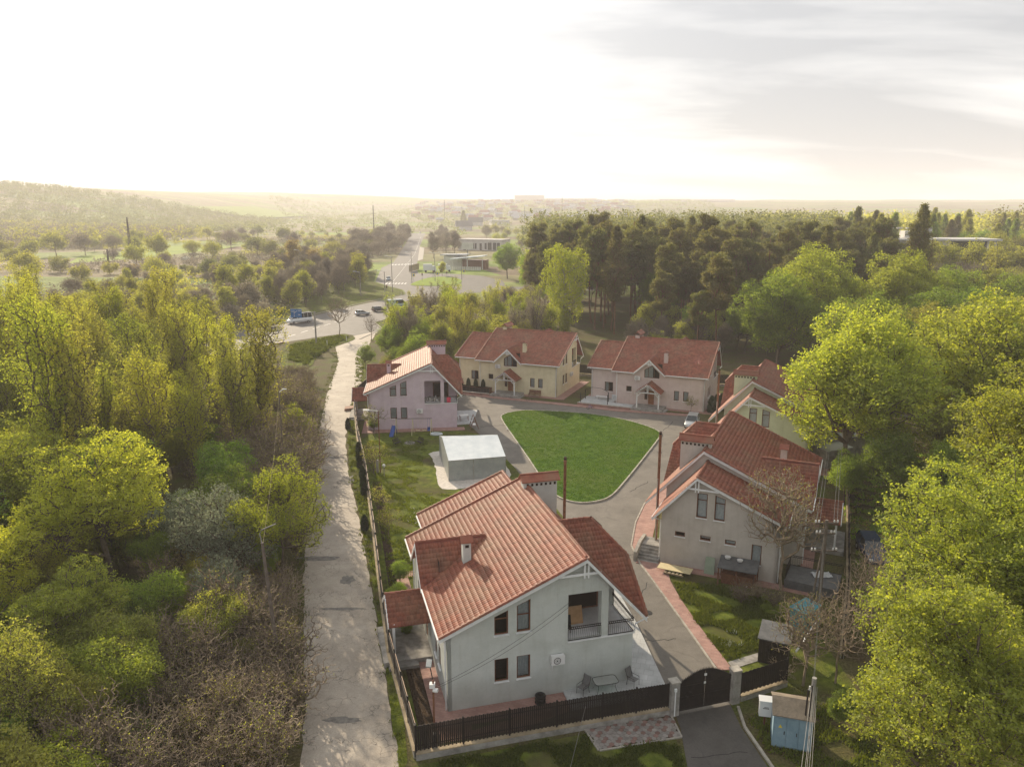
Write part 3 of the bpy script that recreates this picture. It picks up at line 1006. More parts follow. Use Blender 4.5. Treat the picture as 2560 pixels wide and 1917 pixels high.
def window(P, poly, parent, bars=(), vbars=(), curtain=None, sill=True, m_frame=None, name='window'):
    """frame (thing part) > pane, curtain, sill"""
    inn = inset(poly, 0.07)
    n = len(poly)
    b = MB()
    for d0, d1 in ((-0.14, -0.07),):
        for i in range(n):
            j = (i + 1) % n
            q = [P(*poly[i], d0), P(*poly[j], d0), P(*inn[j], d0), P(*inn[i], d0)]
            q2 = [P(*poly[i], d1), P(*poly[j], d1), P(*inn[j], d1), P(*inn[i], d1)]
            k = len(b.v)
            b.v += q + q2
            b.f += [(k, k + 1, k + 2, k + 3), (k + 7, k + 6, k + 5, k + 4), (k, k + 4, k + 5, k + 1), (k + 3, k + 2, k + 6, k + 7)]
    us = [p[0] for p in inn]
    zs = [p[1] for p in inn]
    u0, u1, z0, z1 = min(us), max(us), min(zs), max(zs)

    def bar(a0, a1, c0, c1):
        k = len(b.v)
        b.v += [P(a0, c0, -0.13), P(a1, c0, -0.13), P(a1, c1, -0.13), P(a0, c1, -0.13), P(a0, c0, -0.08), P(a1, c0, -0.08), P(a1, c1, -0.08), P(a0, c1, -0.08)]
        b.f += [(k, k + 3, k + 2, k + 1), (k + 4, k + 5, k + 6, k + 7), (k, k + 1, k + 5, k + 4), (k + 1, k + 2, k + 6, k + 5), (k + 2, k + 3, k + 7, k + 6), (k + 3, k, k + 4, k + 7)]
    for zb in bars:
        bar(u0, u1, zb - 0.03, zb + 0.03)
    for ub in vbars:
        top = np.interp(ub, *zip(*sorted([p for p in inn if p[1] > z0 + 0.3]))) if len([p for p in inn if p[1] > z0 + 0.3]) > 1 else z1
        bar(ub - 0.03, ub + 0.03, z0, top)
    w = b.build(name, m_frame or MT['wood'], parent)
    g = MB().poly([P(*p, -0.115) for p in inn])
    g.build('pane', MT['glass'], w)
    if curtain is not None:
        c = MB()
        k = 14
        zb = z0 + (z1 - z0) * curtain[2] if len(curtain) > 2 else z0
        a0, a1 = u0 + (u1 - u0) * curtain[0], u0 + (u1 - u0) * curtain[1]
        for i in range(k):
            s0, s1 = a0 + (a1 - a0) * i / k, a0 + (a1 - a0) * (i + 1) / k
            d0, d1 = -0.24 + 0.03 * (i % 2), -0.24 + 0.03 * ((i + 1) % 2)
            c.poly([P(s0, zb, d0), P(s1, zb, d1), P(s1, z1 + 0.05, d1), P(s0, z1 + 0.05, d0)])
        c.build('curtain', MT['curtain'], w)
    bk = MB().poly([P(u0 - .3, z0 - .3, -0.75), P(u1 + .3, z0 - .3, -0.75), P(u1 + .3, z1 + .3, -0.75), P(u0 - .3, z1 + .3, -0.75)])
    bk.build('room_dark', MT['darkvoid'], w)
    if sill:
        zmin = min(p[1] for p in poly)
        a0 = min(p[0] for p in poly) - 0.05
        a1 = max(p[0] for p in poly) + 0.05
        s = MB()
        k = 0
        s.v += [P(a0, zmin - 0.07, -0.10), P(a1, zmin - 0.07, -0.10), P(a1, zmin - 0.003, -0.10), P(a0, zmin - 0.003, -0.10), P(a0, zmin - 0.07, 0.09), P(a1, zmin - 0.07, 0.09), P(a1, zmin - 0.03, 0.09), P(a0, zmin - 0.03, 0.09)]
        s.f += [(k, k + 3, k + 2, k + 1), (k + 4, k + 5, k + 6, k + 7), (k, k + 1, k + 5, k + 4), (k + 1, k + 2, k + 6, k + 5), (k + 2, k + 3, k + 7, k + 6), (k + 3, k, k + 4, k + 7)]
        s.build('sill', MT['white'], w)
    return w


def rect(u0, u1, z0, z1):
    return [(u0, z0), (u1, z0), (u1, z1), (u0, z1)]


TW, TL = 0.22, 0.35
_xs = np.array([0.0, 0.05, 0.11, 0.17, 0.22])
_hz = np.array([0.0, 0.020, 0.028, 0.020, 0.0])
TILE_V = np.concatenate([np.stack([_xs, np.full(5, -0.02), _hz + 0.009], 1), np.stack([_xs, np.full(5, TL + 0.01), _hz], 1), np.stack([_xs, np.full(5, -0.02), _hz - 0.004], 1)])
TILE_F = np.array([(i, i + 1, i + 6, i + 5) for i in range(4)] + [(10 + i, 11 + i, i + 1, i) for i in range(4)])
_t = np.linspace(0, math.pi, 6)
CAP_V = np.concatenate([np.stack([0.13 * np.cos(_t), np.full(6, 0.0), 0.13 * np.sin(_t) + 0.02], 1), np.stack([0.105 * np.cos(_t), np.full(6, 0.42), 0.105 * np.sin(_t)], 1), ])
CAP_F = np.array([(i, i + 1, i + 7, i + 6) for i in range(5)])


def frame_of(n):
    n = n.normalized()
    e = Vector((0, 0, 1)).cross(n).normalized()
    return e, n.cross(e), n


def tiles_for(poly):
    """list of (origin, 3x3) for every tile of a roof slope"""
    P = [Vector(p) for p in poly]
    n = (P[-1] - P[0]).cross(P[-2] - P[0])
    if n.z < 0:
        n = -n
    e, s, n = frame_of(n)
    o = min(P, key=lambda p: p.z)
    ab = np.array([((p - o).dot(e), (p - o).dot(s)) for p in P])
    out = []
    R = np.array([list(e), list(s), list(n)]).T
    a = np.arange(math.floor(ab[:, 0].min() / TW) * TW, ab[:, 0].max(), TW)
    bb = np.arange(0, ab[:, 1].max(), TL)
    A, B = np.meshgrid(a, bb)
    C = np.stack([A.ravel() + TW / 2, B.ravel() + TL / 2], 1)
    ok = inside(C, ab)
    oo = np.array(o) + np.array(n) * 0.012
    for q in C[ok]:
        out.append((oo + np.array(e) * (q[0] - TW / 2) + np.array(s) * (q[1] - TL / 2), R))
    return out


def caps_for(p0, p1):
    p0, p1 = Vector(p0), Vector(p1)
    L_ = (p1 - p0).length
    s = (p1 - p0).normalized()
    e = s.cross(Vector((0, 0, 1))).normalized()
    n = e.cross(s)
    R = np.array([list(e), list(s), list(n)]).T
    return [(np.array(p0 + s * (i * 0.38)), R) for i in range(int(L_ / 0.38) + 1) if i * 0.38 + 0.3 < L_]


def merged(name, V, F, T):
    O = np.array([t[0] for t in T])
    R = np.array([t[1] for t in T])
    VV = np.einsum('nij,kj->nki', R, V) + O[:, None, :]
    FF = F[None] + (np.arange(len(T)) * len(V))[:, None, None]
    return npmesh(name, VV.reshape(-1, 3), FF.reshape(-1, F.shape[1]), MT['roof'])


YF, ZF, ZR = -9.16, 5.28, 9.25
KF = (ZR - ZF) / -YF
KB = 1.104


def zf(y):
    return ZR + KF * y


SL = {}
SL['front'] = [(-14.67, YF, ZF), (-11.32, YF, ZF), (-8.86, -4.15, ZR - 4.15 * KF), (-6.40, YF, ZF), (0, YF, ZF), (0, 0, ZR), (-14.67, 0, ZR)]
SL['back'] = [(-14.67, 0, ZR), (0, 0, ZR), (0, 3.95, ZR - KB * 3.95), (-11.4, 3.95, ZR - KB * 3.95), (-11.4, 4.97, 3.76), (-14.67, 4.97, 3.76)]
CZ, CX = 9.27, -5.75
SL['cross_near'] = [(CX, 0, CZ), (0.0, 3.95, CZ - .773 * 5.75), (0.0, 4.12, CZ - .773 * 5.75), (CX + 2.35, 4.12, 7.45), (CX, 2.42, CZ)]
SL['cross_far'] = [(CX, 0, CZ), (CX, 2.42, CZ), (CX - 2.35, 4.12, 7.45), (CX - 5.7, 4.12, CZ - .773 * 5.7), (CX - 5.7, 3.95, CZ - .773 * 5.7)]
SL['cross_hip'] = [(CX, 2.42, CZ), (CX + 2.35, 4.12, 7.45), (CX - 2.35, 4.12, 7.45)]
SL['ext_front'] = [(-19.1, -7.65, 5.24), (-14.2, -7.65, 5.24), (-14.2, -.36, 8.31), (-19.1, -.36, 8.31)]
SL['ext_back'] = [(-19.1, -.36, 8.31), (-14.2, -.36, 8.31), (-14.2, 3.26, 4.21), (-19.1, 3.26, 4.21)]
DXC, DZ, DHW = -8.86, 7.48, 2.45
SL['dorm_r'] = [(DXC, -9.25, DZ), (DXC + DHW, -9.25, 5.24), (DXC, -4.1, DZ)]
SL['dorm_l'] = [(DXC, -9.25, DZ), (DXC, -4.1, DZ), (DXC - DHW, -9.25, 5.24)]
SL['porch_r'] = [(-8.45, -11.5, 4.12), (-6.5, -11.5, 2.70), (-6.5, -8.62, 2.70), (-8.45, -8.62, 4.12)]
SL['porch_l'] = [(-8.45, -11.5, 4.12), (-8.45, -8.62, 4.12), (-10.4, -8.62, 2.70), (-10.4, -11.5, 2.70)]
RIDGES = [((-14.67, 0, ZR + .02), (0, 0, ZR + .02)), ((CX, 0, CZ + .02), (CX, 2.42, CZ + .02)), ((CX, 2.42, CZ), (CX + 2.35, 4.12, 7.45)), ((CX, 2.42, CZ), (CX - 2.35, 4.12, 7.45)),
          ((CX + 2.35, 4.12, 7.45), (0, 4.12, 4.83)), ((-19.1, -.36, 8.33), (-14.2, -.36, 8.33)), ((DXC, -9.25, DZ + .02), (DXC, -4.2, DZ + .02)), ((-8.45, -11.5, 4.14), (-8.45, -8.65, 4.14)),
          ((0.03, YF, ZF + .03), (0.03, 0, ZR + .03)), ((-14.69, YF, ZF + .03), (-14.69, 0, ZR + .03)), ((-19.12, -7.65, 5.27), (-19.12, -.36, 8.34))]
TILES = [t for k in SL for t in tiles_for(SL[k])]
CAPS = [t for r in RIDGES for t in caps_for(*r)]
_shared = {}


def gable_truss(parent, P, apex, s_l, s_r, half, zt, boards):
    """white bargeboards, collar beam and two king posts at a gable; P(u,z,d)"""
    b = MB()
    for (u0, z0), (u1, z1) in boards:
        k = len(b.v)
        for d in (0.0, 0.06):
            b.v += [P(u0, z0 - .02, d), P(u1, z1 - .02, d), P(u1, z1 - .26, d), P(u0, z0 - .26, d)]
        b.f += [(k, k + 1, k + 2, k + 3), (k + 7, k + 6, k + 5, k + 4)] + [(k + i, k + 4 + i, k + 4 + (i + 1) % 4, k + (i + 1) % 4) for i in range(4)]
    b.build('bargeboard', MT['white'], parent)
    b = MB()

    def bx(u0, u1, z0, z1, d0, d1):
        k = len(b.v)
        b.v += [P(u0, z0, d0), P(u1, z0, d0), P(u1, z1, d0), P(u0, z1, d0), P(u0, z0, d1), P(u1, z0, d1), P(u1, z1, d1), P(u0, z1, d1)]
        b.f += [(k, k + 3, k + 2, k + 1), (k + 4, k + 5, k + 6, k + 7), (k, k + 1, k + 5, k + 4), (k + 1, k + 2, k + 6, k + 5), (k + 2, k + 3, k + 7, k + 6), (k + 3, k, k + 4, k + 7)]
    u, z = apex
    bx(u - s_l, u + s_r, zt - .07, zt + .07, -0.08, -0.01)
    bx(u - .17, u - .08, zt - .28, z - .2, -0.10, -0.012)
    bx(u + .08, u + .17, zt - .28, z - .2, -0.10, -0.012)
    b.build('gable_truss', MT['white'], parent)


def ac_unit(P, u0, z0, parent, w=0.85, h=0.58):
    b = MB()
    k = 0
    d0, d1 = 0.08, 0.38
    b.v += [P(u0, z0, d0), P(u0 + w, z0, d0), P(u0 + w, z0 + h, d0), P(u0, z0 + h, d0), P(u0, z0, d1), P(u0 + w, z0, d1), P(u0 + w, z0 + h, d1), P(u0, z0 + h, d1)]
    b.f += [(k, k + 3, k + 2, k + 1), (k + 4, k + 5, k + 6, k + 7), (k, k + 1, k + 5, k + 4), (k + 1, k + 2, k + 6, k + 5), (k + 2, k + 3, k + 7, k + 6), (k + 3, k, k + 4, k + 7)]
    a = b.build('air_conditioner', MT['steelwhite'], parent)
    f = MB()
    for r0, r1, dd in ((0.0, 0.05, .012), (0.19, 0.23, .012), (0.11, 0.13, .012)):
        n = 18
        for i in range(n):
            t0, t1 = 2 * math.pi * i / n, 2 * math.pi * (i + 1) / n
            cu, cz = u0 + w * .42, z0 + h / 2
            f.poly([P(cu + r0 * math.cos(t0), cz + r0 * math.sin(t0), d1 + dd), P(cu + r1 * math.cos(t0), cz + r1 * math.sin(t0), d1 + dd), P(cu + r1 * math.cos(t1), cz + r1 * math.sin(t1), d1 + dd), P(cu + r0 * math.cos(t1), cz + r0 * math.sin(t1), d1 + dd)])
    f.build('fan_grille', MT['iron'], a)
    q = MB()
    q.tube([P(u0 + .15, z0, .1), P(u0 + .13, z0 - .55, .04)], .02, 5)
    q.build('hose', MT['white'], a)
    return a


def railing(name, parent, runs, z0, h=0.95, belly=True, step=0.13):
    b = MB()
    for (x0, y0), (x1, y1) in runs:
        L_ = math.hypot(x1 - x0, y1 - y0)
        dx, dy = (x1 - x0) / L_, (y1 - y0) / L_
        ox, oy = dy, -dx
        for zz in (z0 + h, z0 + h - .14, z0 + .06):
            b.beam((x0, y0, zz), (x1, y1, zz), .04, .035)
        k = int(L_ / step)
        for i in range(k + 1):
            x, y = x0 + dx * L_ * i / k, y0 + dy * L_ * i / k
            if belly:
                prof = [(0, z0 + h - .14), (0.0, z0 + h * .62), (.07, z0 + h * .4), (.10, z0 + h * .25), (.03, z0 + .06)]
            else:
                prof = [(0, z0 + h - .02), (0, z0 + .04)]
            b.tube([(x + ox * o, y + oy * o, z) for o, z in prof], .009, 3, False)
        for i in range(0, k, 1):
            x, y = x0 + dx * L_ * (i + .5) / k, y0 + dy * L_ * (i + .5) / k
            b.beam((x, y, z0 + h - .12), (x, y, z0 + h - .02), .03, .03)
    return b.build(name, MT['iron'], parent)


def house(label, loc, rot, wallmat, detail=False, flue=None, ac=(), extras=()):
    H = thing('house', label, 'house', (loc[0], loc[1], 0), rad(rot), 'red roofed houses round the oval lawn')
    inv = Matrix.Translation((loc[0], loc[1], 0)) @ Matrix.Rotation(rad(rot), 4, 'Z')
    Pg = lambda u, z, d: (-0.48 + d, u, z)
    Pf = lambda u, z, d: (u, -8.62 - d, z)
    Pe = lambda u, z, d: (-18.6 - d, u, z)
    Px = lambda u, z, d: (u, -7.05 - d, z)
    gw = [([(-5.7, 4.72), (-4.83, 4.72), (-4.83, 6.30), (-5.7, 5.96)], (5.75,), (0.0, 1.0, 0.0)), ([(-4.29, 4.72), (-3.42, 4.72), (-3.42, 6.85), (-4.29, 6.50)], (5.85,), (0.0, 1.0, 0.0)),
          (rect(-5.7, -4.83, 1.55, 3.1), (), (0, 1, 0)), (rect(-4.29, -3.42, 1.55, 3.1), (), (0, 1, 0))]
    # ground floor and gable walls
    wall('gable_wall', Pg, [(-8.62, 0), (3.4, 0), (3.4, 3.5), (1.68, 3.5), (1.68, ZR - KB * 1.68 - .14), (0, ZR - .14), (-8.62, zf(-8.62) - .13)], [w[0] for w in gw] + [rect(-1.0, 1.2, 3.62, 6.75)], .25, wallmat, H)
    for i, (p, bars, cur) in enumerate(gw):
        window(Pg, p, H, bars, curtain=cur if not (detail and i in (0, 2)) else None)
    tri = [(-9.69, 4.52), (-7.35, 4.52), (-7.35, 5.4), (-8.52, 6.45), (-9.69, 5.8)]
    fw = [(tri, (), (-9.1, -8.2), (0, .55, 0)), (rect(-12.44, -11.6, 2.15, 3.0), (), (), None), (rect(-5.05, -4.27, 1.4, 2.9), (), (), (0, 1, 0)), (rect(-3.65, -2.87, 1.4, 2.9), (), (), (0, 1, 0))]
    door = rect(-9.0, -8.05, 0.42, 2.55)
    side = rect(-9.55, -9.08, 1.1, 2.55)
    wall('front_wall', Pf, [(-14.15, 0), (-.48, 0), (-.48, 5.38), (-6.62, 5.38), (DXC, DZ - .15), (-11.1, 5.38), (-14.15, 5.38)], [w[0] for w in fw] + [door, side], .25, wallmat, H)
    for p, bars, vb, cur in fw:
        window(Pf, p, H, bars, vb, curtain=cur)
    window(Pf, side, H, (1.9,), sill=False)
    dr = MB().box(-8.97, -8.08, -8.56, -8.48, .43, 2.52)
    dr.box(-8.86, -8.19, -8.58, -8.55, 1.5, 2.35).box(-8.86, -8.19, -8.58, -8.55, .6, 1.3)
    dr = dr.build('door', MT['door'], H)
    MB().box(-8.2, -8.14, -8.64, -8.58, 1.38, 1.5).build('handle', MT['iron'], dr)
    wall('side_wall', Px, [(-18.6, 0), (-14.15, 0), (-14.15, 5.34), (-18.6, 5.34)], [rect(-16.35, -15.0, 1.5, 3.0)], .25, wallmat, H)
    window(Px, rect(-16.35, -15.0, 1.5, 3.0), H, (), (-15.68,), curtain=(0, .4, 0))
    ew = [(rect(-1.2, -.33, 4.68, 6.85), (6.25,), (0, 1, 0)), ([(-2.65, 4.68), (-1.8, 4.68), (-1.8, 6.85), (-2.65, 6.62)], (6.15,), (0, 1, 0)), (rect(.51, 1.36, 2.72, 3.15), (), None), (rect(-1.62, -.76, 2.72, 3.15), (), (0, 1, .3)), (rect(-3.66, -2.8, 2.72, 3.15), (), (0, 1, 0)), (rect(-5.75, -4.95, 1.4, 3.12), (), (0, 1, 0))]
    wall('end_wall', Pe, [(2.56, 0), (-7.05, 0), (-7.05, 5.36), (-.36, 8.17), (2.56, 4.85)], [w[0] for w in ew], .25, wallmat, H)
    for p, bars, cur in ew:
        window(Pe, p, H, bars, curtain=cur)
    b = MB().prism([(-14.15, -8.37, 0), (-14.15, 3.17, 0), (-14.15, 3.17, ZR - KB * 3.17 - .14), (-14.15, 0, ZR - .14), (-14.15, -8.37, zf(-8.37) - .13)], (-.25, 0, 0))
    b.box(-14.15, -11.2, 2.95, 3.17, 0, 5.4).box(-18.35, -14.4, 2.31, 2.56, 0, 4.8)
    b.prism([(-11.2, 3.6, 0), (-4.1, 3.6, 0), (-4.1, 3.6, 7.3), (-8.0, 3.6, 7.3), (-11.2, 3.6, 4.9)], (0, -.25, 0))
    b.box(-4.1, -.73, 3.15, 3.4, 0, 3.45)
    b.box(-4.2, -4.1, -1.0, 3.35, 3.5, 7.2).box(-4.1, -.73, -1.12, -1.0, 3.5, 7.6).box(-.97, -.735, 1.2, 1.68, 3.56, ZR - KB * 1.68 - .2)
    b.box(-1.2, -.5, 3.37, 3.399, 0, 3.4)
    b.build('back_wall', wallmat, H)
    # loggia floor, white edge, inner glazed door
    MB().box(-4.1, -.40, -1.0, 3.5, 3.5, 3.60).build('loggia_floor', MT['white'], H)
    dl = MB().box(-4.09, -4.04, 0.2, 2.4, 3.6, 5.7).build('loggia_door', MT['wood'], H)
    MB().box(-4.035, -4.03, 0.3, 2.3, 3.7, 5.6).build('pane', MT['darkvoid'], dl)
    if detail or extras:
        railing('balcony_railing', H, [((-.44, -.98), (-.44, 1.2)), ((-.44, 1.68), (-.44, 3.42)), ((-.44, 3.42), (-4.0, 3.42))], 3.6)
    # plinth pavement round the house
    b = MB().box(-19.6, 1.0, -9.6, -8.62, 0, .07).box(-.47, 1.0, -8.62, 4.4, 0, .07).box(-19.6, -18.61, -8.62, 4.4, 0, .07)
    b.build('pavement_strip', MT['redpath'], H)
    # roof slabs
    b = MB()
    for k, p in SL.items():
        P_ = [Vector(q) for q in p]
        n = (P_[-1] - P_[0]).cross(P_[-2] - P_[0]).normalized()
        if n.z < 0:
            n = -n
        b.prism(P_, n * -0.11)
    roof = b.build('roof', MT['roof_side'], H)
    near = []
    far = TILES
    capn, capf = [], CAPS
    if detail:
        cam_l = np.array(inv.inverted() @ Vector((0, 0, 30)))
        ds = [(np.linalg.norm(t[0] - cam_l) + (0 if (cam_l - t[0]) @ t[1][:, 2] > 0 else 1000), i) for i, t in enumerate(TILES)]
        ds.sort()
        sel = set(i for _, i in ds[:300])
        near = [TILES[i] for i in sel]
        far = [t for i, t in enumerate(TILES) if i not in sel]
        capn, capf = CAPS[:], []
    if 'tile' not in _shared:
        _shared['tile'] = npmesh('roof_tile', TILE_V, TILE_F, MT['roof'])
        _shared['cap'] = npmesh('ridge_tile', CAP_V, CAP_F, MT['roof'])
        _shared['tiles'] = merged('roof_tiles', TILE_V, TILE_F, TILES)
        _shared['caps'] = merged('ridge_tiles', CAP_V, CAP_F, CAPS)
    me = _shared['tiles'] if not detail else merged('roof_tiles', TILE_V, TILE_F, far)
    link('roof_tiles', me, None, roof, kind='stuff')
    for nm, T in (('tile', near), ('cap', capn)):
        for o_, R in T:
            t = bpy.data.objects.new('roof_tile' if nm == 'tile' else 'ridge_tile', _shared[nm])
            COL.objects.link(t)
            t.parent = roof
            t.matrix_local = Matrix([list(R[0]) + [o_[0]], list(R[1]) + [o_[1]], list(R[2]) + [o_[2]], [0, 0, 0, 1]])
    if capf:
        link('ridge_tiles', _shared['caps'], None, roof, kind='stuff')
    # gable woodwork
    Pg2 = lambda u, z, d: (-0.02 + d, u, z)
    gable_truss(H, Pg2, (0, ZR), 1.75, .95, 0, 8.22, [((YF, ZF), (0, ZR)), ((0, ZR), (4.12, ZR - KB * 4.12))])
    Pl2 = lambda u, z, d: (-14.65 - d, u, z)
    b = MB()
    for (u0, z0), (u1, z1) in [((YF, ZF), (0, ZR)), ((0, ZR), (4.97, 3.76))]:
        b.prism([(-14.65, u0, z0 - .02), (-14.65, u1, z1 - .02), (-14.65, u1, z1 - .26), (-14.65, u0, z0 - .26)], (-.06, 0, 0))
    b.build('bargeboard', MT['white'], H)
    Pe2 = lambda u, z, d: (-19.08 - d, u, z)
    gable_truss(H, Pe2, (-.36, 8.31), 1.75, .9, 0, 7.28, [((-7.65, 5.24), (-.36, 8.31)), ((-.36, 8.31), (3.26, 4.21))])
    Pf2 = lambda u, z, d: (u, -9.22 - d, z)
    gable_truss(H, Pf2, (DXC, DZ), .72, .72, 0, 6.75, [((DXC - DHW, 5.24), (DXC, DZ)), ((DXC, DZ), (DXC + DHW, 5.24))])
    # porch
    b = MB()
    for x in (-10.1, -6.8):
        b.box(x - .08, x + .08, -11.18, -11.02, .42, 2.72)
    b.beam((-10.3, -11.1, 2.76), (-6.6, -11.1, 2.76), .14, .14)
    b.beam((-10.02, -11.1, 2.2), (-9.5, -11.1, 2.7), .09, .1).beam((-6.88, -11.1, 2.2), (-7.4, -11.1, 2.7), .09, .1)
    for p0, p1 in (((-10.4, -11.47, 2.62), (-8.45, -11.47, 4.04)), ((-8.45, -11.47, 4.04), (-6.5, -11.47, 2.62))):
        b.beam(p0, p1, .06, .2)
    b.beam((-8.53, -11.4, 2.8), (-8.53, -11.4, 3.9), .07, .07).beam((-8.37, -11.4, 2.8), (-8.37, -11.4, 3.9), .07, .07)
    b.build('porch_frame', MT['white'], H)
    st = MB().box(-10.8, -6.1, -11.9, -9.605, 0.0, .40).box(-10.8, -6.1, -9.605, -8.63, .075, .40)
    st.box(-6.1, -5.6, -11.6, -9.61, 0, .22)
    st.build('porch_step', MT['concrete'], H)
    # gutters and downpipes
    for pp, r_ in (([(-14.6, YF - .05, ZF - .05), (DXC - DHW - .05, YF - .05, ZF - .05)], .07), ([(DXC + DHW + .05, YF - .05, ZF - .05), (0, YF - .05, ZF - .05)], .07), ([(-19.0, -7.7, 5.19), (-14.75, -7.7, 5.19)], .07), ([(-19.0, 3.32, 4.16), (-14.75, 3.32, 4.16)], .07)):
        MB().tube(pp, r_, 6).build('gutter', MT['white'], H)
    for pp in ([(-.25, YF - .05, ZF - .1), (-.55, -8.72, 4.75), (-.60, -8.72, .1)], [(-13.9, YF - .05, ZF - .1), (-13.95, -8.72, 4.75), (-13.95, -8.72, .1)], [(-18.6, -7.7, 5.1), (-18.45, -7.13, 4.8), (-18.45, -7.13, .1)], [(-18.7, 3.32, 4.1), (-18.5, 2.64, 3.9), (-18.5, 2.64, .1)], [(.0, 4.17, 4.75), (-.36, 3.5, 4.2), (-.36, 3.48, 3.7)]):
        MB().tube(pp, .05, 6).build('downpipe', MT['white'], H)
    # chimneys
    ch = MB().box(-13.4, -12.7, -.35, 2.3, 6.4, 9.62)
    ch = ch.build('chimney', wallmat, H)
    cap = MB().prism([(-13.65, -.55, 9.64), (-13.65, 2.5, 9.64), (-13.05, 2.5, 10.08), (-13.05, -.55, 10.08)], (0, 0, .07))
    cap.prism([(-12.45, -.55, 9.64), (-13.05, -.55, 10.08), (-13.05, 2.5, 10.08), (-12.45, 2.5, 9.64)], (0, 0, .07))
    cap.tube([(-13.05, -.57, 10.14), (-13.05, 2.52, 10.14)], .09, 6)
    cap.build('chimney_cap', MT['roof'], ch)
    v = MB()
    for k in range(7):
        y = -.12 + k * .36
        v.box(-12.705, -12.69, y, y + .17, 9.28, 9.48).box(-13.41, -13.395, y, y + .17, 9.28, 9.48)
    v.build('vent_hole', MT['darkvoid'], ch)
    c2 = MB().box(-7.3, -6.72, -6.3, -5.75, 6.2, 8.05).build('chimney', wallmat, H)
    q = MB().prism([(-7.45, -6.45, 8.06), (-7.45, -5.6, 8.06), (-7.01, -5.6, 8.42), (-7.01, -6.45, 8.42)], (0, 0, .06)).prism([(-6.57, -5.6, 8.06), (-6.57, -6.45, 8.06), (-7.01, -6.45, 8.42), (-7.01, -5.6, 8.42)], (0, 0, .06))
    q.build('chimney_cap', MT['roof'], c2)
    MB().box(-6.725, -6.71, -6.15, -5.9, 7.68, 7.88).build('vent_hole', MT['darkvoid'], c2)
    if flue:
        fx, fy, ft = flue
        f = MB().tube([(fx, fy, .1), (fx, fy, ft)], .12, 12)
        f.tube([(fx, fy, ft - .35), (fx, fy, ft - .3)], .15, 12)
        f = f.build('flue_pipe', MT['copper'], H, smooth=False)
        MB().tube([(fx, fy, ft + .0), (fx, fy, ft + .04)], .11, 12).tube([(fx, fy, ft - .2), (fx, fy, ft - .05)], .125, 12).build('flue_mouth', MT['rubber'], f)
        MB().tube([(fx - .25, fy, .1), (fx - .25, fy, ft * .62)], .05, 6).build('flue_stay', MT['concrete'], H)
    for wl, u, z in ac:
        ac_unit(Pg if wl == 'g' else Pf, u, z, H)
    return H


def rendermat(name, c1, c2, *a, **k):
    """painted render: blotches, rain streaks and a dirty splash line with its own ragged edge"""
    m = mat(name, c1, c2, 0.9, 0.9, 0.006, 40, spec=0.1)
    nt = m.node_tree
    N, L = nt.nodes, nt.links
    p = next(n for n in N if n.type == 'BSDF_PRINCIPLED')
    src = p.inputs['Base Color'].links[0].from_socket
    geo = N.new('ShaderNodeNewGeometry')

    def layer(src, sc, lo, hi, c, det=5):
        mp = N.new('ShaderNodeMapping')
        mp.inputs['Scale'].default_value = sc
        L.new(geo.outputs['Position'], mp.inputs[0])
        nz = N.new('ShaderNodeTexNoise')
        nz.inputs['Scale'].default_value = 1.0
        nz.inputs['Detail'].default_value = det
        nz.inputs['Roughness'].default_value = 0.65
        L.new(mp.outputs[0], nz.inputs[0])
        r = N.new('ShaderNodeMapRange')
        r.inputs[1].default_value = lo
        r.inputs[2].default_value = hi
        L.new(nz.outputs[0], r.inputs[0])
        mx = N.new('ShaderNodeMix')
        mx.data_type = 'RGBA'
        mx.blend_type = 'MULTIPLY'
        L.new(r.outputs[0], mx.inputs[0])
        L.new(src, mx.inputs[6])
        mx.inputs[7].default_value = c4(c)
        return mx.outputs[2]
    src = layer(src, (2.6, 2.6, 0.30), 0.52, 0.85, (0.86, 0.85, 0.82))
    src = layer(src, (0.5, 0.5, 0.9), 0.45, 0.75, (0.90, 0.895, 0.87))
    src = layer(src, (12, 12, 12), 0.5, 0.8, (0.9, 0.9, 0.9), 3)
    L.new(src, p.inputs['Base Color'])
    return m


W_grey = rendermat('grey_render', (0.50, 0.53, 0.505), (0.56, 0.585, 0.56), 1.4, 0.9, 0.006, 40, spec=0.1)
W_lilac = rendermat('lilac_render', (0.56, 0.46, 0.53), (0.62, 0.52, 0.58), 1.4, 0.9, 0.006, 40, spec=0.1)
W_cream = rendermat('cream_render', (0.63, 0.57, 0.39), (0.69, 0.63, 0.45), 1.4, 0.9, 0.006, 40, spec=0.1)
W_beige = rendermat('beige_grey_render', (0.49, 0.455, 0.415), (0.55, 0.515, 0.47), 1.2, 0.9, 0.006, 40, spec=0.1)
W_pink = rendermat('pale_pink_render', (0.56, 0.455, 0.43), (0.61, 0.51, 0.48), 1.4, 0.9, 0.006, 40, spec=0.1)
W_green = rendermat('pale_green_render', (0.56, 0.60, 0.42), (0.61, 0.65, 0.47), 1.4, 0.9, 0.006, 40, spec=0.1)

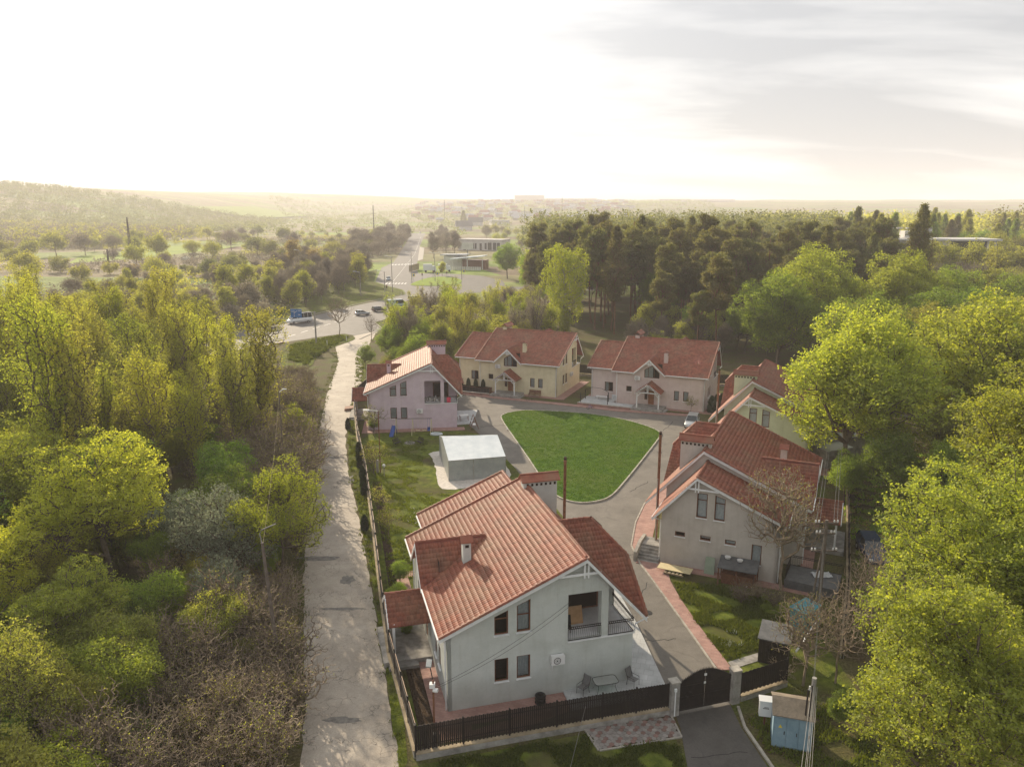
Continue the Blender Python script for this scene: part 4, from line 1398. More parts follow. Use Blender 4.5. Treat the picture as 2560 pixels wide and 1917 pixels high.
HA = house('pale grey house nearest the fence, with glass table on its terrace', (4.56, 43.02), -74.8, W_grey, True, (-16.0, 4.1, 10.2), (('g', -2.14, 2.3),))
HB = house('lilac house beside the lane, behind the swing set and bench', (-10.97, 102.38), -83.4, W_lilac, False, None, (('g', -2.14, 2.3),), ('rail',))
HC = house('cream yellow house with conifer planter and brown bench in front', (10.91, 128.02), -22.6, W_cream, False, None, (('f', -11.1, 4.15), ('g', -2.1, 2.3)), ('rail',))
HE = house('pale pink house with tiled terrace, right of the cream house', (32.53, 118.99), -23.4, W_pink, False, None, (('f', -11.1, 4.15),), ('rail',))
HD = house('beige grey house with leafless tree and clutter along its end wall', (22.76, 77.41), 65.7, W_beige, True, (-16.3, 3.5, 11.0))
HF = house('pale green house half hidden behind the beige house', (35.29, 105.09), 66.1, W_green, False, (-16.0, 3.8, 10.7))


def w2(h, x, y, z=0.0):
    p = {'A': (4.56, 43.02, -74.8), 'C': (10.91, 128.02, -22.6), 'E': (32.53, 118.99, -23.4), 'D': (22.76, 77.41, 65.7), 'B': (-10.97, 102.38, -83.4), 'F': (35.29, 105.09, 66.1)}[h]
    a = rad(p[2])
    return (p[0] + math.cos(a) * x - math.sin(a) * y, p[1] + math.sin(a) * x + math.cos(a) * y, z)

# ---------------------------------------------------------------- trees
def crown_pts(rng, n, c, R, nl, lr, out=0.55, flat=1.0):
    """points of a lobed, uneven crown"""
    c, R = np.array(c, float), np.array(R, float)
    d = rng.normal(size=(nl, 3))
    d /= np.linalg.norm(d, axis=1)[:, None]
    d[:, 2] = np.abs(d[:, 2]) * np.where(rng.random(nl) < .72, 1, -.7)
    lc = c + d * R * rng.uniform(.35, .80, nl)[:, None]
    lrad = lr * R.min() * rng.uniform(.65, 1.25, nl)
    k = rng.integers(0, nl, n)
    v = rng.normal(size=(n, 3))
    v /= np.linalg.norm(v, axis=1)[:, None]
    rr = lrad[k] * (out + (1 - out) * rng.random(n)) * rng.uniform(.8, 1.08, n)
    P = lc[k] + v * rr[:, None] * np.array([1, 1, flat])
    return P


def skeleton(pts, trunk, bf=0.35, rtip=0.012, power=0.45):
    """connect crown points to the trunk with short balanced branches"""
    T = np.array(trunk, float)
    nt_ = len(T)
    start = T[nt_ // 2]
    order = np.argsort(np.linalg.norm(pts - start, axis=1))
    nodes = np.zeros((nt_ + len(pts), 3))
    nodes[:nt_] = T
    plen = np.zeros(len(nodes))
    for i in range(1, nt_):
        plen[i] = plen[i - 1] + np.linalg.norm(T[i] - T[i - 1])
    par = np.full(len(nodes), -1)
    par[1:nt_] = np.arange(nt_ - 1)
    n = nt_
    for j in order:
        p = pts[j]
        D = nodes[:n] - p
        d = np.sqrt((D * D).sum(1))
        cost = d + bf * plen[:n] + np.maximum(0, nodes[:n, 2] - p[2]) * .6
        cost[:max(1, nt_ // 3)] += 3
        k = int(np.argmin(cost))
        nodes[n] = p
        par[n] = k
        plen[n] = plen[k] + d[k]
        n += 1
    cnt = np.ones(n)
    for i in range(n - 1, nt_ - 1, -1):
        cnt[par[i]] += cnt[i]
    for i in range(nt_ - 1, 0, -1):
        cnt[par[i]] = max(cnt[par[i]], cnt[par[i]] + 0) + cnt[i]
    rads = rtip * cnt ** power
    return nodes, par, rads, cnt


def branch_mesh(name, nodes, par, rads, m, rtrunk, nt_, sides=4, minr=0.0):
    rads = rads.copy()
    # trunk: smooth taper
    k = rtrunk / max(rads[0], 1e-6)
    rads = rads * np.where(rads > rtrunk, rtrunk / np.maximum(rads, 1e-6), 1)
    rads[:nt_] = np.linspace(rtrunk, max(rtrunk * .22, 0.03), nt_)
    rads = np.maximum(rads, minr)
    i = np.where(par >= 0)[0]
    p0, p1 = nodes[par[i]], nodes[i]
    r0, r1 = np.minimum(rads[par[i]], rads[i] * 1.7), rads[i]
    tr = i < nt_
    r0 = np.where(tr, rads[par[i]], r0)
    d = p1 - p0
    L_ = np.linalg.norm(d, axis=1)
    ok = L_ > 1e-5
    p0, p1, r0, r1, d, L_ = p0[ok], p1[ok], r0[ok], r1[ok], d[ok], L_[ok]
    d = d / L_[:, None]
    up = np.where(np.abs(d[:, 2:3]) < .9, np.array([[0, 0, 1.]]), np.array([[1., 0, 0]]))
    a = np.cross(d, up)
    a /= np.linalg.norm(a, axis=1)[:, None]
    b = np.cross(d, a)
    V = []
    for s in range(sides):
        t = 2 * math.pi * s / sides
        V.append(p0 + (a * math.cos(t) + b * math.sin(t)) * r0[:, None])
    for s in range(sides):
        t = 2 * math.pi * s / sides
        V.append(p1 + (a * math.cos(t) + b * math.sin(t)) * r1[:, None])
    V = np.stack(V, 1).reshape(-1, 3)
    base = np.arange(len(p0)) * 2 * sides
    F = np.concatenate([np.stack([base + s, base + (s + 1) % sides, base + sides + (s + 1) % sides, base + sides + s], 1) for s in range(sides)])
    return npmesh(name, V, F, m, True)


def leaf_mesh(name, rng, C, per, spread, size, m, up=0.35, aspect=0.6, droop=0.0, curl=0.25):
    """per leaves round each centre, each leaf a folded rhombus of two triangles sharing a midrib (one quad)"""
    n = len(C) * per
    c = np.repeat(C, per, 0) + rng.normal(size=(n, 3)) * np.array([spread, spread, spread * .75])
    if droop:
        c[:, 2] -= rng.random(n) ** 1.5 * droop
    nn = rng.normal(size=(n, 3))
    nn[:, 2] = np.abs(nn[:, 2]) + up
    nn /= np.linalg.norm(nn, axis=1)[:, None]
    t = rng.normal(size=(n, 3))
    if droop:
        t = t * .35 + np.array([0, 0, -1.0])
    a = t - (t * nn).sum(1)[:, None] * nn
    a /= np.linalg.norm(a, axis=1)[:, None]
    b = np.cross(nn, a)
    s = size * rng.uniform(.6, 1.3, n)[:, None]
    v0 = c - a * s * .5
    v1 = c + b * s * aspect * .5 + nn * s * curl * .3
    v2 = c + a * s * .5
    v3 = c - b * s * aspect * .5 + nn * s * curl * .3
    V = np.stack([v0, v1, v2, v3], 1).reshape(-1, 3)
    F = (np.arange(n)[:, None] * 4 + np.arange(4)[None])
    return npmesh(name, V, F, m)


def trunk_line(rng, h, n=7, wob=0.25, lean=(0, 0)):
    z = np.linspace(0, h, n)
    x = np.cumsum(rng.normal(size=n) * wob * .5) - 0
    y = np.cumsum(rng.normal(size=n) * wob * .5)
    return np.stack([(x - x[0]) + lean[0] * z, (y - y[0]) + lean[1] * z, z], 1)


PROTO = {}


def proto(key, name, seed, H_, R_, n, leaf, per, spread, size, bark='bark', nl=22, lr=.42, crown0=.25, rtrunk=.25, trunk_h=.7, flat=1.0, out=.55, rtip=.011, sides=4, leafpart='crown', leafy=1.0, droop=0, wob=.25, bf=.35, up=.35, aspect=.6, minr=0.0, pts=None, stems=1):
    rng = np.random.default_rng(seed)
    if pts is None:
        cz0, cz1 = H_ * crown0, H_
        pts = crown_pts(rng, n, (0, 0, (cz0 + cz1) / 2), (R_, R_, (cz1 - cz0) / 2), nl, lr, out, flat)
        pts = pts[pts[:, 2] > .25]
    else:
        pts = pts(rng)
    T = trunk_line(rng, H_ * trunk_h, 7, wob)
    nodes, par, rads, cnt = skeleton(pts, T, bf, rtip)
    bme = branch_mesh('trunk', nodes, par, rads, MT[bark], rtrunk, len(T), sides, minr)
    lme = None
    if per:
        C = nodes[len(T):]
        if leafy < 1:
            C = C[rng.random(len(C)) < leafy]
        lme = leaf_mesh(leafpart, rng, C, per, spread, size, MT[leaf], up, aspect, droop)
    PROTO[key] = (name, bme, lme, leafpart)


def plant(key, x, y, label, cat='tree', group=None, s=1.0, rz=None, z=0.0, leaf=None, sz=None, rng=random):
    name, bme, lme, lp = PROTO[key]
    o = bpy.data.objects.new(name, None)
    COL.objects.link(o)
    o.location = (x, y, z)
    o.rotation_euler = (0, 0, rng.uniform(0, 6.283) if rz is None else rz)
    o.scale = (s, s, s * (sz or 1))
    tag(o, label, cat, group)
    t = bpy.data.objects.new('trunk' if 'shrub' not in name else 'branches', bme)
    COL.objects.link(t)
    t.parent = o
    if lme is not None:
        c = bpy.data.objects.new(lp, lme)
        COL.objects.link(c)
        c.parent = o
        if leaf:
            c.material_slots[0].link = 'OBJECT'
            c.material_slots[0].material = MT[leaf]
    return o


def pine_pts(H_, R_, n, c0):
    def f(rng):
        out = []
        lv = int(17)
        for i in range(lv):
            t = i / (lv - 1)
            z = H_ * (c0 + (1 - c0) * t)
            r = R_ * ((1 - t) ** .50 * .95 + .12) * min(1.0, .5 + t * 2.6) * rng.uniform(.6, 1.15)
            k = max(3, int(6 * (1 - t) + 3))
            a0 = rng.uniform(0, 6.28)
            for j in range(k):
                a = a0 + 6.283 * j / k + rng.normal() * .25
                rr = r * rng.uniform(.65, 1.1)
                m_ = max(6, int(n / lv / k))
                tt = rng.uniform(.25, 1, m_)
                q = np.stack([np.cos(a) * rr * tt, np.sin(a) * rr * tt, z + rr * tt * .22 + rng.normal(size=m_) * .26], 1)
                q[:, :2] += rng.normal(size=(m_, 2)) * (.16 * rr * tt[:, None] + .12)
                out.append(q)
        return np.concatenate(out)
    return f


def birch_pts(H_, n):
    """limbs that rise, arch over and hang in sprays"""
    def f(rng):
        out = []
        k = 60
        m_ = n // k
        for i in range(k):
            z0 = H_ * (.12 + .80 * (i / k))
            reach = 5.4 * (math.sin(math.pi * min(1, .22 + .78 * (1 - i / k))) ** .7) * rng.uniform(.55, 1.1) + .4
            a = i * 2.4 + rng.normal() * .3
            t = np.sort(rng.random(m_))
            r = reach * np.sin(t * 1.57)
            z = z0 + reach * .55 * np.sin(t * math.pi * .7) - t ** 3 * reach * .55
            q = np.stack([r * np.cos(a), r * np.sin(a), z], 1) + rng.normal(size=(m_, 3)) * .28
            out.append(q)
        o = np.concatenate(out)
        o[:, 2] = np.clip(o[:, 2], .6, H_)
        return o
    return f


def stem_pts(H_, R_, n, k, low):
    """slender upright stems fanning out from one foot, leafy towards the top"""
    def f(rng):
        out = []
        m_ = n // k
        for i in range(k):
            a = i * 2.4 + rng.normal() * .4
            reach = R_ * rng.uniform(.25, 1.0)
            top = H_ * rng.uniform(.72, 1.0)
            t = np.sort(low + (1 - low) * rng.random(m_) ** .8)
            r = reach * t ** 1.5
            w = .34 + 1.0 * np.sin(math.pi * np.clip((t - low) / (1 - low), 0, 1)) * .8
            q = np.stack([r * np.cos(a), r * np.sin(a), top * t], 1) + rng.normal(size=(m_, 3)) * np.stack([w * .55, w * .55, w * .45], 1)
            # the stem itself
            ts = np.linspace(.08, .97, 22)
            st = np.stack([reach * ts ** 1.5 * np.cos(a), reach * ts ** 1.5 * np.sin(a), top * ts], 1)
            out += [q, st]
        return np.concatenate(out)
    return f


def thuja_pts(H_, R_, n):
    def f(rng):
        z = H_ * rng.random(n)
        r = R_ * np.sin(math.pi * np.clip(.28 + .72 * z / H_, 0, 1)) ** .7
        a = rng.uniform(0, 6.283, n)
        return np.stack([r * np.cos(a), r * np.sin(a), z + .05], 1)
    return f


def arch_pts(H_, R_, n, k):
    """arching leafless stems"""
    def f(rng):
        out = []
        m_ = n // k
        for _ in range(k):
            a = rng.uniform(0, 6.283)
            L_ = H_ * rng.uniform(.6, 1.1)
            t = np.linspace(.1, 1, m_)
            r = R_ * rng.uniform(.15, 1.0) * t ** rng.uniform(1.1, 2.0)
            z = L_ * (t - rng.uniform(.1, .5) * t ** 2.5)
            da = rng.normal() * .8 * t
            q = np.stack([r * np.cos(a + da), r * np.sin(a + da), z], 1) + rng.normal(size=(m_, 3)) * .12
            out.append(q)
        o = np.concatenate(out)
        o[:, 2] = np.maximum(o[:, 2], .1)
        return o
    return f


# near trees
proto('maple0', 'maple_tree', 11, 19, 7.4, 3300, 'leafmaple', 27, .20, .185, nl=46, lr=.33, crown0=.10, rtrunk=.42, rtip=.011, out=.75, flat=.75)
proto('maple1', 'maple_tree', 12, 18, 6.8, 3000, 'leafmaple', 27, .20, .185, nl=42, lr=.34, crown0=.12, rtrunk=.40, rtip=.011, out=.75, flat=.75)
proto('ymaple', 'maple_tree', 21, 14, 6.2, 1500, 'leafyellow', 26, .18, .18, nl=34, lr=.34, crown0=.14, rtrunk=.30, rtip=.014, out=.8, flat=.6)
proto('ymaple1', 'maple_tree', 22, 12, 5.2, 1250, 'leafyellow', 26, .18, .18, nl=28, lr=.36, crown0=.12, rtrunk=.26, rtip=.014, out=.8, flat=.65)
proto('gtree', 'broadleaf_tree', 31, 10, 4.4, 1500, 'leafgreen', 18, .22, .21, nl=22, lr=.42, crown0=.1, rtrunk=.2, out=.65)
proto('gtree1', 'broadleaf_tree', 32, 8, 3.8, 1200, 'leafgreen', 18, .21, .20, nl=20, lr=.42, crown0=.08, rtrunk=.18, out=.65)
proto('tall0', 'tall_tree', 41, 18, 3.6, 1100, 'leafolive', 10, .24, .19, rtrunk=.15, trunk_h=.35, bf=.22, leafy=.85, minr=.012, rtip=.011, pts=stem_pts(18, 3.6, 1150, 9, 0.42))
proto('tall1', 'tall_tree', 42, 17, 3.0, 1100, 'leafolive', 10, .24, .19, rtrunk=.15, trunk_h=.35, bf=.22, leafy=.85, minr=.012, rtip=.011, pts=stem_pts(17, 3.0, 1150, 7, 0.48))
proto('tall2', 'tall_tree', 43, 15.5, 3.8, 1100, 'leafolive', 10, .24, .19, rtrunk=.15, trunk_h=.35, bf=.22, leafy=.85, minr=.012, rtip=.011, pts=stem_pts(15.5, 3.8, 1150, 11, 0.34))
proto('willow', 'shrub', 51, 6.5, 3.4, 1700, 'leafgreen', 12, .14, .15, nl=28, lr=.38, crown0=.03, rtrunk=.12, trunk_h=.4, aspect=.4, bf=.2)
proto('upshrub', 'shrub', 52, 10.5, 4.4, 2500, 'leafbirch', 11, .13, .15, nl=34, lr=.33, crown0=.08, rtrunk=.14, trunk_h=.5, aspect=.45, bf=.1, up=.1)
proto('bare0', 'bare_shrub', 61, 4.8, 3.2, 3400, 'leafolive', 2, .10, .12, bark='twig', rtrunk=.06, trunk_h=.2, rtip=.0135, sides=3, leafy=.12, bf=.05, minr=.014, pts=arch_pts(5, 3.2, 3400, 120))
proto('bare1', 'bare_shrub', 62, 6.5, 3.0, 3400, 'leafolive', 2, .10, .12, bark='twig', rtrunk=.07, trunk_h=.3, rtip=.0135, sides=3, leafy=.25, bf=.05, minr=.014, pts=arch_pts(7, 2.6, 3400, 120))
proto('baretree0', 'bare_tree', 63, 11.5, 4.0, 1900, 'leafolive', 2, .12, .12, bark='twig', nl=24, lr=.45, crown0=.2, rtrunk=.16, rtip=.012, leafy=.35, bf=.22, sides=4, minr=.014)
proto('baretree1', 'bare_tree', 64, 8, 2.6, 900, None, 0, 0, 0, bark='twig', nl=18, lr=.5, crown0=.3, rtrunk=.12, rtip=.009, bf=.25)
proto('sapling', 'fruit_tree', 71, 4.2, 1.5, 240, 'leafolive', 4, .10, .10, bark='bark', nl=10, lr=.5, crown0=.25, rtrunk=.05, rtip=.009, sides=3)
proto('farpoplar', 'poplar', 82, 24, 4, 500, 'farleaf', 8, .7, .9, rtrunk=.3, trunk_h=.8, pts=thuja_pts(24, 4, 500), sides=3, leafpart='crown')
proto('thuja', 'conifer_shrub', 81, 2.0, .42, 700, 'thuja', 7, .06, .13, rtrunk=.04, trunk_h=.8, pts=thuja_pts(2.0, .42, 700), sides=3, up=.0, leafpart='foliage')
# middle distance
for i, (sd, H_, R_) in enumerate([(91, 26, 4.1)]):
    proto('pine%d' % i, 'pine_tree', sd, H_, R_, 0, 'needle', 12, .27, .5, bark='pinebark', rtrunk=.26, trunk_h=.96, pts=pine_pts(H_, R_, 1400, .34), rtip=.02, wob=.3, aspect=.35, up=.35, sides=4)
proto('pine1', 'pine_tree', 92, 24.5, 4.1, 1500, 'needle', 12, .27, .5, bark='pinebark', nl=30, lr=.40, crown0=.30, rtrunk=.26, trunk_h=.93, rtip=.02, wob=.35, aspect=.35, up=.35, flat=.6, out=.5)
proto('pine2', 'pine_tree', 93, 25.5, 4.6, 1600, 'needle', 12, .28, .5, bark='pinebark', nl=34, lr=.36, crown0=.24, rtrunk=.28, trunk_h=.93, rtip=.02, wob=.45, aspect=.35, up=.35, flat=.55, out=.5)
proto('birch', 'birch_tree', 95, 21, 4.6, 0, 'leafbirch', 9, .30, .44, bark='palebark', rtrunk=.2, trunk_h=.95, pts=birch_pts(21, 1700), droop=1.2, rtip=.012, aspect=.5)
proto('mid0', 'broadleaf_tree', 101, 18, 9.4, 2900, 'leafmaple', 20, .30, .29, nl=52, lr=.31, crown0=.06, rtrunk=.3, rtip=.014, out=.7, flat=.8)
proto('mid1', 'broadleaf_tree', 102, 15, 5.6, 1600, 'leafgreen', 18, .29, .28, nl=30, lr=.40, crown0=.06, rtrunk=.25, rtip=.014, out=.65)
proto('mid2', 'budding_tree', 103, 13, 4.1, 1000, 'leafolive', 9, .32, .34, nl=22, lr=.46, crown0=.10, rtrunk=.18, rtip=.02, leafy=.85)
proto('mid3', 'bare_tree', 104, 12, 4.0, 1500, 'fartwig', 6, .30, .18, bark='palebark2', nl=22, lr=.46, crown0=.12, rtrunk=.18, rtip=.02, minr=.025)
# far
proto('far0', 'valley_tree', 111, 10, 5.4, 380, 'farleaf', 7, .55, .62, nl=13, lr=.42, crown0=.0, out=.4, rtrunk=.2, sides=3)
proto('far1', 'valley_tree', 112, 7, 4.4, 300, 'farleaf', 7, .5, .55, nl=11, lr=.42, crown0=-.1, out=.4, rtrunk=.15, sides=3)
proto('far2', 'valley_tree', 113, 9, 4.6, 420, 'fartwig', 8, .5, .36, nl=14, lr=.42, crown0=-.02, out=.3, rtrunk=.18, sides=3, bark='twig')
random.seed(77)

GR = 'trees of the wood right of the houses'
# foreground maples on the right
for key, x, y, s, lab in [('maple0', 28.3, 40.5, .97, 'big spring maple filling the lower right corner, nearest the camera'), ('maple1', 37.5, 50.0, 1.14, 'tall maple behind the lower right corner maple, beside the dark blue car'),
                          ('maple1', 20.3, 31.0, .80, 'lower maple whose top shows at the bottom right edge'), ('maple0', 31.5, 31.0, 1.0, 'maple cut by the right edge of the view at the bottom')]:
    plant(key, x, y, lab, 'tree', GR, s)
# mid right
for key, x, y, s, lab, lf in [('mid0', 37.0, 81.0, 1.12, 'round maple leaning over the pale green house', None), ('mid0', 52.5, 82.0, 1.18, 'big round maple right of the one over the pale green house', None), ('mid0', 53.5, 67, .95, 'leafy tree between the two big round maples and the corner maple', 'leafgreen'),
                              ('mid0', 60, 150, 1.28, 'broad bright green tree in front of the dark pines', None), ('mid0', 76, 152, 1.22, 'broad bright green tree right of the first one before the pines', None), ('mid0', 91, 158, 1.02, 'last of the bright green trees before the white flat roofed building', 'leafgreen'),
                              ('mid0', 49, 140, 1.05, 'dark green tree on the edge of the pines, above the pink house', 'leafgreen'), ('mid1', 62, 96, 1.15, 'green tree behind the big round maples', None), ('mid0', 66, 112, .9, 'olive green tree at the right, below the white flat roofed building', 'leafolive')]:
    plant(key, x, y, lab, 'tree', GR, s, leaf=lf)


MARKS = [(31.6, 62.6, 'dark blue car'), (-11, 110, 'lilac house'), (8, 128, 'cream house'), (30, 120, 'pink house'), (12.6, 180, 'birch'), (146, 240, 'white building'), (-45, 180, 'road island'), (-30, 370, 'filling station'), (-38, 560, 'white long hall'), (-18, 60, 'lane bend'), (-14, 42, 'leaning street lamp'), (-23, 74, 'upper lane lamp'),
         (-31, 55, 'forked maple'), (-50, 86, 'tan maple'), (37, 81, 'leaning maple'), (-225, 461, 'power mast'), (-90, 290, 'glasshouse'), (62, 150, 'bright green trees'), (21, 47, 'teal container'), (-85, 585, 'parked box van')]
TONE = {'leafmaple': 'lime green', 'leafyellow': 'yellow', 'leafgreen': 'fresh green', 'leafolive': 'olive', 'leaftan': 'tan', 'leafbirch': 'bright green', 'leafgrey': 'grey green', 'needle': 'dark', 'fartwig': 'brown', 'farleaf': 'dull green'}


def describe(base, x, y, s, smin, smax, lf):
    t = (s - smin) / max(1e-6, smax - smin)
    size = 'small' if t < .33 else 'large' if t > .67 else 'mid sized'
    tone = TONE.get(lf, '')
    m_ = min(MARKS, key=lambda q: math.hypot(q[0] - x, q[1] - y))
    side = ('left of' if x < m_[0] - 3 else 'right of' if x > m_[0] + 3 else 'beyond' if y > m_[1] else 'before')
    lab = ' '.join((size + ' ' + tone + ' ' + base + ', ' + side + ' the ' + m_[2]).split())
    return lab if len(lab.split()) <= 16 else ' '.join((size + ' ' + base + ', ' + side + ' the ' + m_[2]).split())


def scatter(poly, spacing, seed, keys, name_lab, group, smin, smax, leafs=(None,), cat='tree', avoid=(), zf_=None, maxn=999):
    rng = random.Random(seed)
    P = np.array(poly)
    x0, y0 = P.min(0)
    x1, y1 = P.max(0)
    n = 0
    y = y0
    row = 0
    while y < y1:
        x = x0 + (row % 2) * spacing * .5
        while x < x1:
            px, py = x + rng.uniform(-.38, .38) * spacing, y + rng.uniform(-.38, .38) * spacing
            if n < maxn and inside((px, py), P)[0] and not any((px - a[0]) ** 2 + (py - a[1]) ** 2 < a[2] ** 2 for a in avoid):
                sc_, lf_ = rng.uniform(smin, smax), rng.choice(leafs)
                plant(rng.choice(keys), px, py, describe(name_lab, px, py, sc_, smin, smax, lf_), cat, group, sc_, leaf=lf_, z=zf_(px, py) if zf_ else 0, rng=rng, sz=rng.uniform(.9, 1.12))
                n += 1
            x += spacing
        y += spacing * .87
        row += 1
    return n


scatter([(46, 92), (60, 88), (78, 75), (130, 130), (112, 168), (96, 150), (60, 135), (50, 110)], 8.5, 4, ['mid0', 'mid1', 'mid1'], 'leafy tree of the right hand wood', GR, .75, .98, ('leafgreen', 'leafmaple', 'leafolive'))
scatter([(42, 58), (52, 58), (76, 78), (66, 84), (50, 72)], 6.5, 5, ['mid1', 'maple1'], 'leafy tree behind the corner maple', GR, .8, .95, ('leafgreen', 'leafmaple'))
scatter([(100, 172), (128, 135), (215, 210), (230, 258), (112, 262), (104, 225)], 9.5, 6, ['mid3', 'mid2', 'mid3'], 'tree by the white flat roofed building', GR, 1.05, 1.45, ('leafolive', None))
scatter([(118, 246), (160, 236), (168, 254), (120, 256)], 6.0, 49, ['mid3', 'mid2'], 'tree close before the white building', GR, 1.3, 1.5, (None, None, 'leafolive'))
scatter([(120, 284), (250, 280), (330, 420), (170, 420)], 13, 7, ['mid1', 'mid0', 'pine0'], 'tree of the wood behind the villa', GR, .9, 1.15, ('leafgreen', 'leafolive', 'needle'))
scatter([(35, 52), (42, 58), (50, 74), (40, 70), (34, 62)], 4.2, 65, ['gtree1', 'willow', 'bare0'], 'low bush under the trees on the right', 'low bushes under the right hand trees', .22, .45, (None, 'leafolive'), 'shrub', avoid=[(31.6, 62.6, 3.4)])
scatter([(24, 42), (30, 46), (30, 56), (27, 52)], 3.4, 66, ['gtree1', 'willow'], 'low bush by the dirt strip beside the blue car', 'low bushes under the right hand trees', .18, .34, (None, 'leafolive'), 'shrub')
for x, y, s, lab in [(37.5, 72, .62, 'low leafy tree under the leaning maple, behind the blue car'), (41.5, 66, .7, 'leafy tree filling the gap right of the blue car'), (45, 74, .8, 'leafy tree in the dark gap between the leaning and corner maples'), (34.2, 74.5, .42, 'small leafy tree by the back fence of the beige house')]:
    plant('mid1', x, y, lab, 'tree', GR, s, leaf='leafgreen' if s < .75 else 'leafolive')
for x, y, s, lab in [(24.5, 48.5, .8, 'leafless tree tangled with the timber pole wires'), (27.5, 53.0, .7, 'leafless tree right of the timber pole')]:
    plant('baretree1', x, y, lab, 'tree', None, s)
# pines
GP = 'pines of the dark wood behind the houses'
hero = [(24.5, 183, 1.0, 'pine0', 'tall pine with pointed top just right of the yellow green birch'), (35.5, 177, .98, 'pine1', 'pine with bare reddish trunk above the pink house'), (46, 174, .92, 'pine2', 'pine with forked trunk at the wood edge, right of the pink house chimney'), (30, 192, 1.02, 'pine2', 'tall pine between the first two front pines')]
for x, y, s, k, lab in hero:
    plant(k, x, y, lab, 'tree', GP, s * .96)
n1 = scatter([(13, 190), (54, 175), (100, 182), (118, 235), (132, 290), (20, 290), (4, 235), (6, 205)], 7.6, 8, ['pine2', 'pine1', 'pine2', 'pine1', 'pine2', 'pine1', 'pine0', 'mid1'], 'pine or leafy tree behind the houses', GP, .74, 1.10, avoid=[(a[0], a[1], 4) for a in hero], maxn=255)
plant('birch', 12.2, 178, 'bright yellow green birch with drooping sprays against the pines', 'tree', None, 1.03)
# brown understorey trees before the pines
scatter([(24, 150), (60, 150), (64, 172), (24, 176)], 6.0, 9, ['mid3', 'mid2', 'mid1', 'pine1'], 'thin tree at the foot of the pines', 'thin trees before the pines', .6, .85, (None,))
for x, y, s in [(29, 152, .42), (24, 150, .35)]:
    plant('mid1', x, y, 'small bright green tree between pine trunks behind the pink house' if s > .4 else 'small bright shrub tree at the left foot of the pines', 'tree', None, s, leaf='leafbirch')
# belt between junction and houses
GB = 'budding trees between the road junction and the houses'
scatter([(-24, 150), (-13, 140), (-2, 140), (6, 150), (10, 178), (2, 215), (-18, 210), (-27, 178)], 6.2, 10, ['mid2', 'mid2', 'mid3', 'tall2'], 'budding tree behind the cream house', GB, .55, .85, (None, 'leafolive', 'leafbirch', 'fartwig'))
scatter([(-22, 128), (-17, 124), (-12, 133), (-2, 138), (-12, 145), (-26, 150), (-28, 140)], 4.4, 12, ['willow', 'upshrub'], 'shrub behind the lilac house', 'shrubs behind the lilac house', .5, .9, (None, 'leafolive', 'leafgreen'), 'shrub')
plant('baretree1', -40.0, 177.4, 'bare tree standing on the grass island by the road', 'tree', None, 1.3, rz=1)
plant('baretree1', -32.1, 174, 'leaning bare tree beside the lane mouth', 'tree', None, .75, rz=2)
plant('baretree1', -31.5, 196, 'small bare tree at the kerb beyond the lane mouth', 'tree', None, .8, rz=4)
plant('mid3', -61, 281, 'dark leafless crown beside the green tree on the bank', 'tree', None, 1.18)
plant('mid3', -66, 262, 'brown leafless tree left on the road bank', 'tree', None, 1.05)
plant('mid2', -54.5, 276, 'olive green round tree on the grass bank by the junction', 'tree', None, 1.05)
plant('mid2', -62.5, 219, 'thin budding trees at the roadside behind the minibus', 'tree', None, .8)
plant('mid3', -46.5, 462, 'brown leafless round tree beside the far road, right side', 'tree', None, 1.2)
plant('mid3', -58, 560, 'brown leafless tree further up the far road', 'tree', None, 1.15)
plant('mid0', -2, 330, 'bright green tree right of the filling station', 'tree', None, .85, leaf='leafgreen')
plant('mid1', 8, 300, 'second bright green tree right of the filling station', 'tree', None, 1.0, leaf='leafbirch')
plant('mid2', -31, 345, 'small yellow tree in front of the filling station', 'tree', None, .5, leaf='leafyellow')

# left wood
GL = 'tall spring trees left of the lane'
for key, x, y, s, lab, lf in [('ymaple', -31.5, 55.5, 1.03, 'yellow flowering maple with visible forked trunk, left of the lane', None), ('ymaple1', -35.5, 46.5, .95, 'yellow maple in front of the forked trunk maple', None), ('ymaple', -44, 62, .95, 'yellow green maple at the left edge', 'leafmaple'), ('gtree', -36.5, 67, 1.0, 'green tree behind the forked trunk maple', None),
                              ('ymaple1', -50.5, 86, 1.08, 'tan blossoming maple in the middle of the left wood', 'leaftan'), ('ymaple1', -28, 44.5, .72, 'low yellow green maple near the bottom left', 'leafmaple'), ('gtree', -41, 52, 1.05, 'dark green tree at the left edge below the maples', None), ('gtree1', -24.8, 66, .95, 'deep green tree right of the forked trunk maple', None),
                              ('gtree1', -29.5, 74, .95, 'green tree below the tall thin trunks', None), ('gtree1', -20.0, 47.5, .62, 'small olive tree between the bushes and the brown thicket', 'leafolive'), ('gtree', -33, 38, .8, 'green tree at the bottom left corner', 'leafmaple')]:
    plant(key, x, y, lab, 'tree', GL, s, leaf=lf)
plant('upshrub', -18.9, 58.5, 'bright lime shrub with upright shoots leaning over the lane', 'shrub', None, 1.0, rz=.4)
plant('upshrub', -27.0, 36.5, 'pale lime shrub with upright shoots at the bottom left', 'shrub', None, .85, leaf='leafolive')
plant('willow', -23.0, 57.5, 'grey green willow shrub left of the lime shrub', 'shrub', None, 1.3, leaf='leafgrey')
plant('willow', -21.8, 52.0, 'small grey green shrub below the willow', 'shrub', None, .75, leaf='leafgrey')
plant('willow', -29.0, 62.5, 'silvery shrub peeping out beside the forked trunk maple', 'shrub', None, .95, leaf='leafgrey')
plant('willow', -24.0, 41.0, 'olive shrub at the foot of the yellow maples', 'shrub', None, .8, leaf='leafolive')
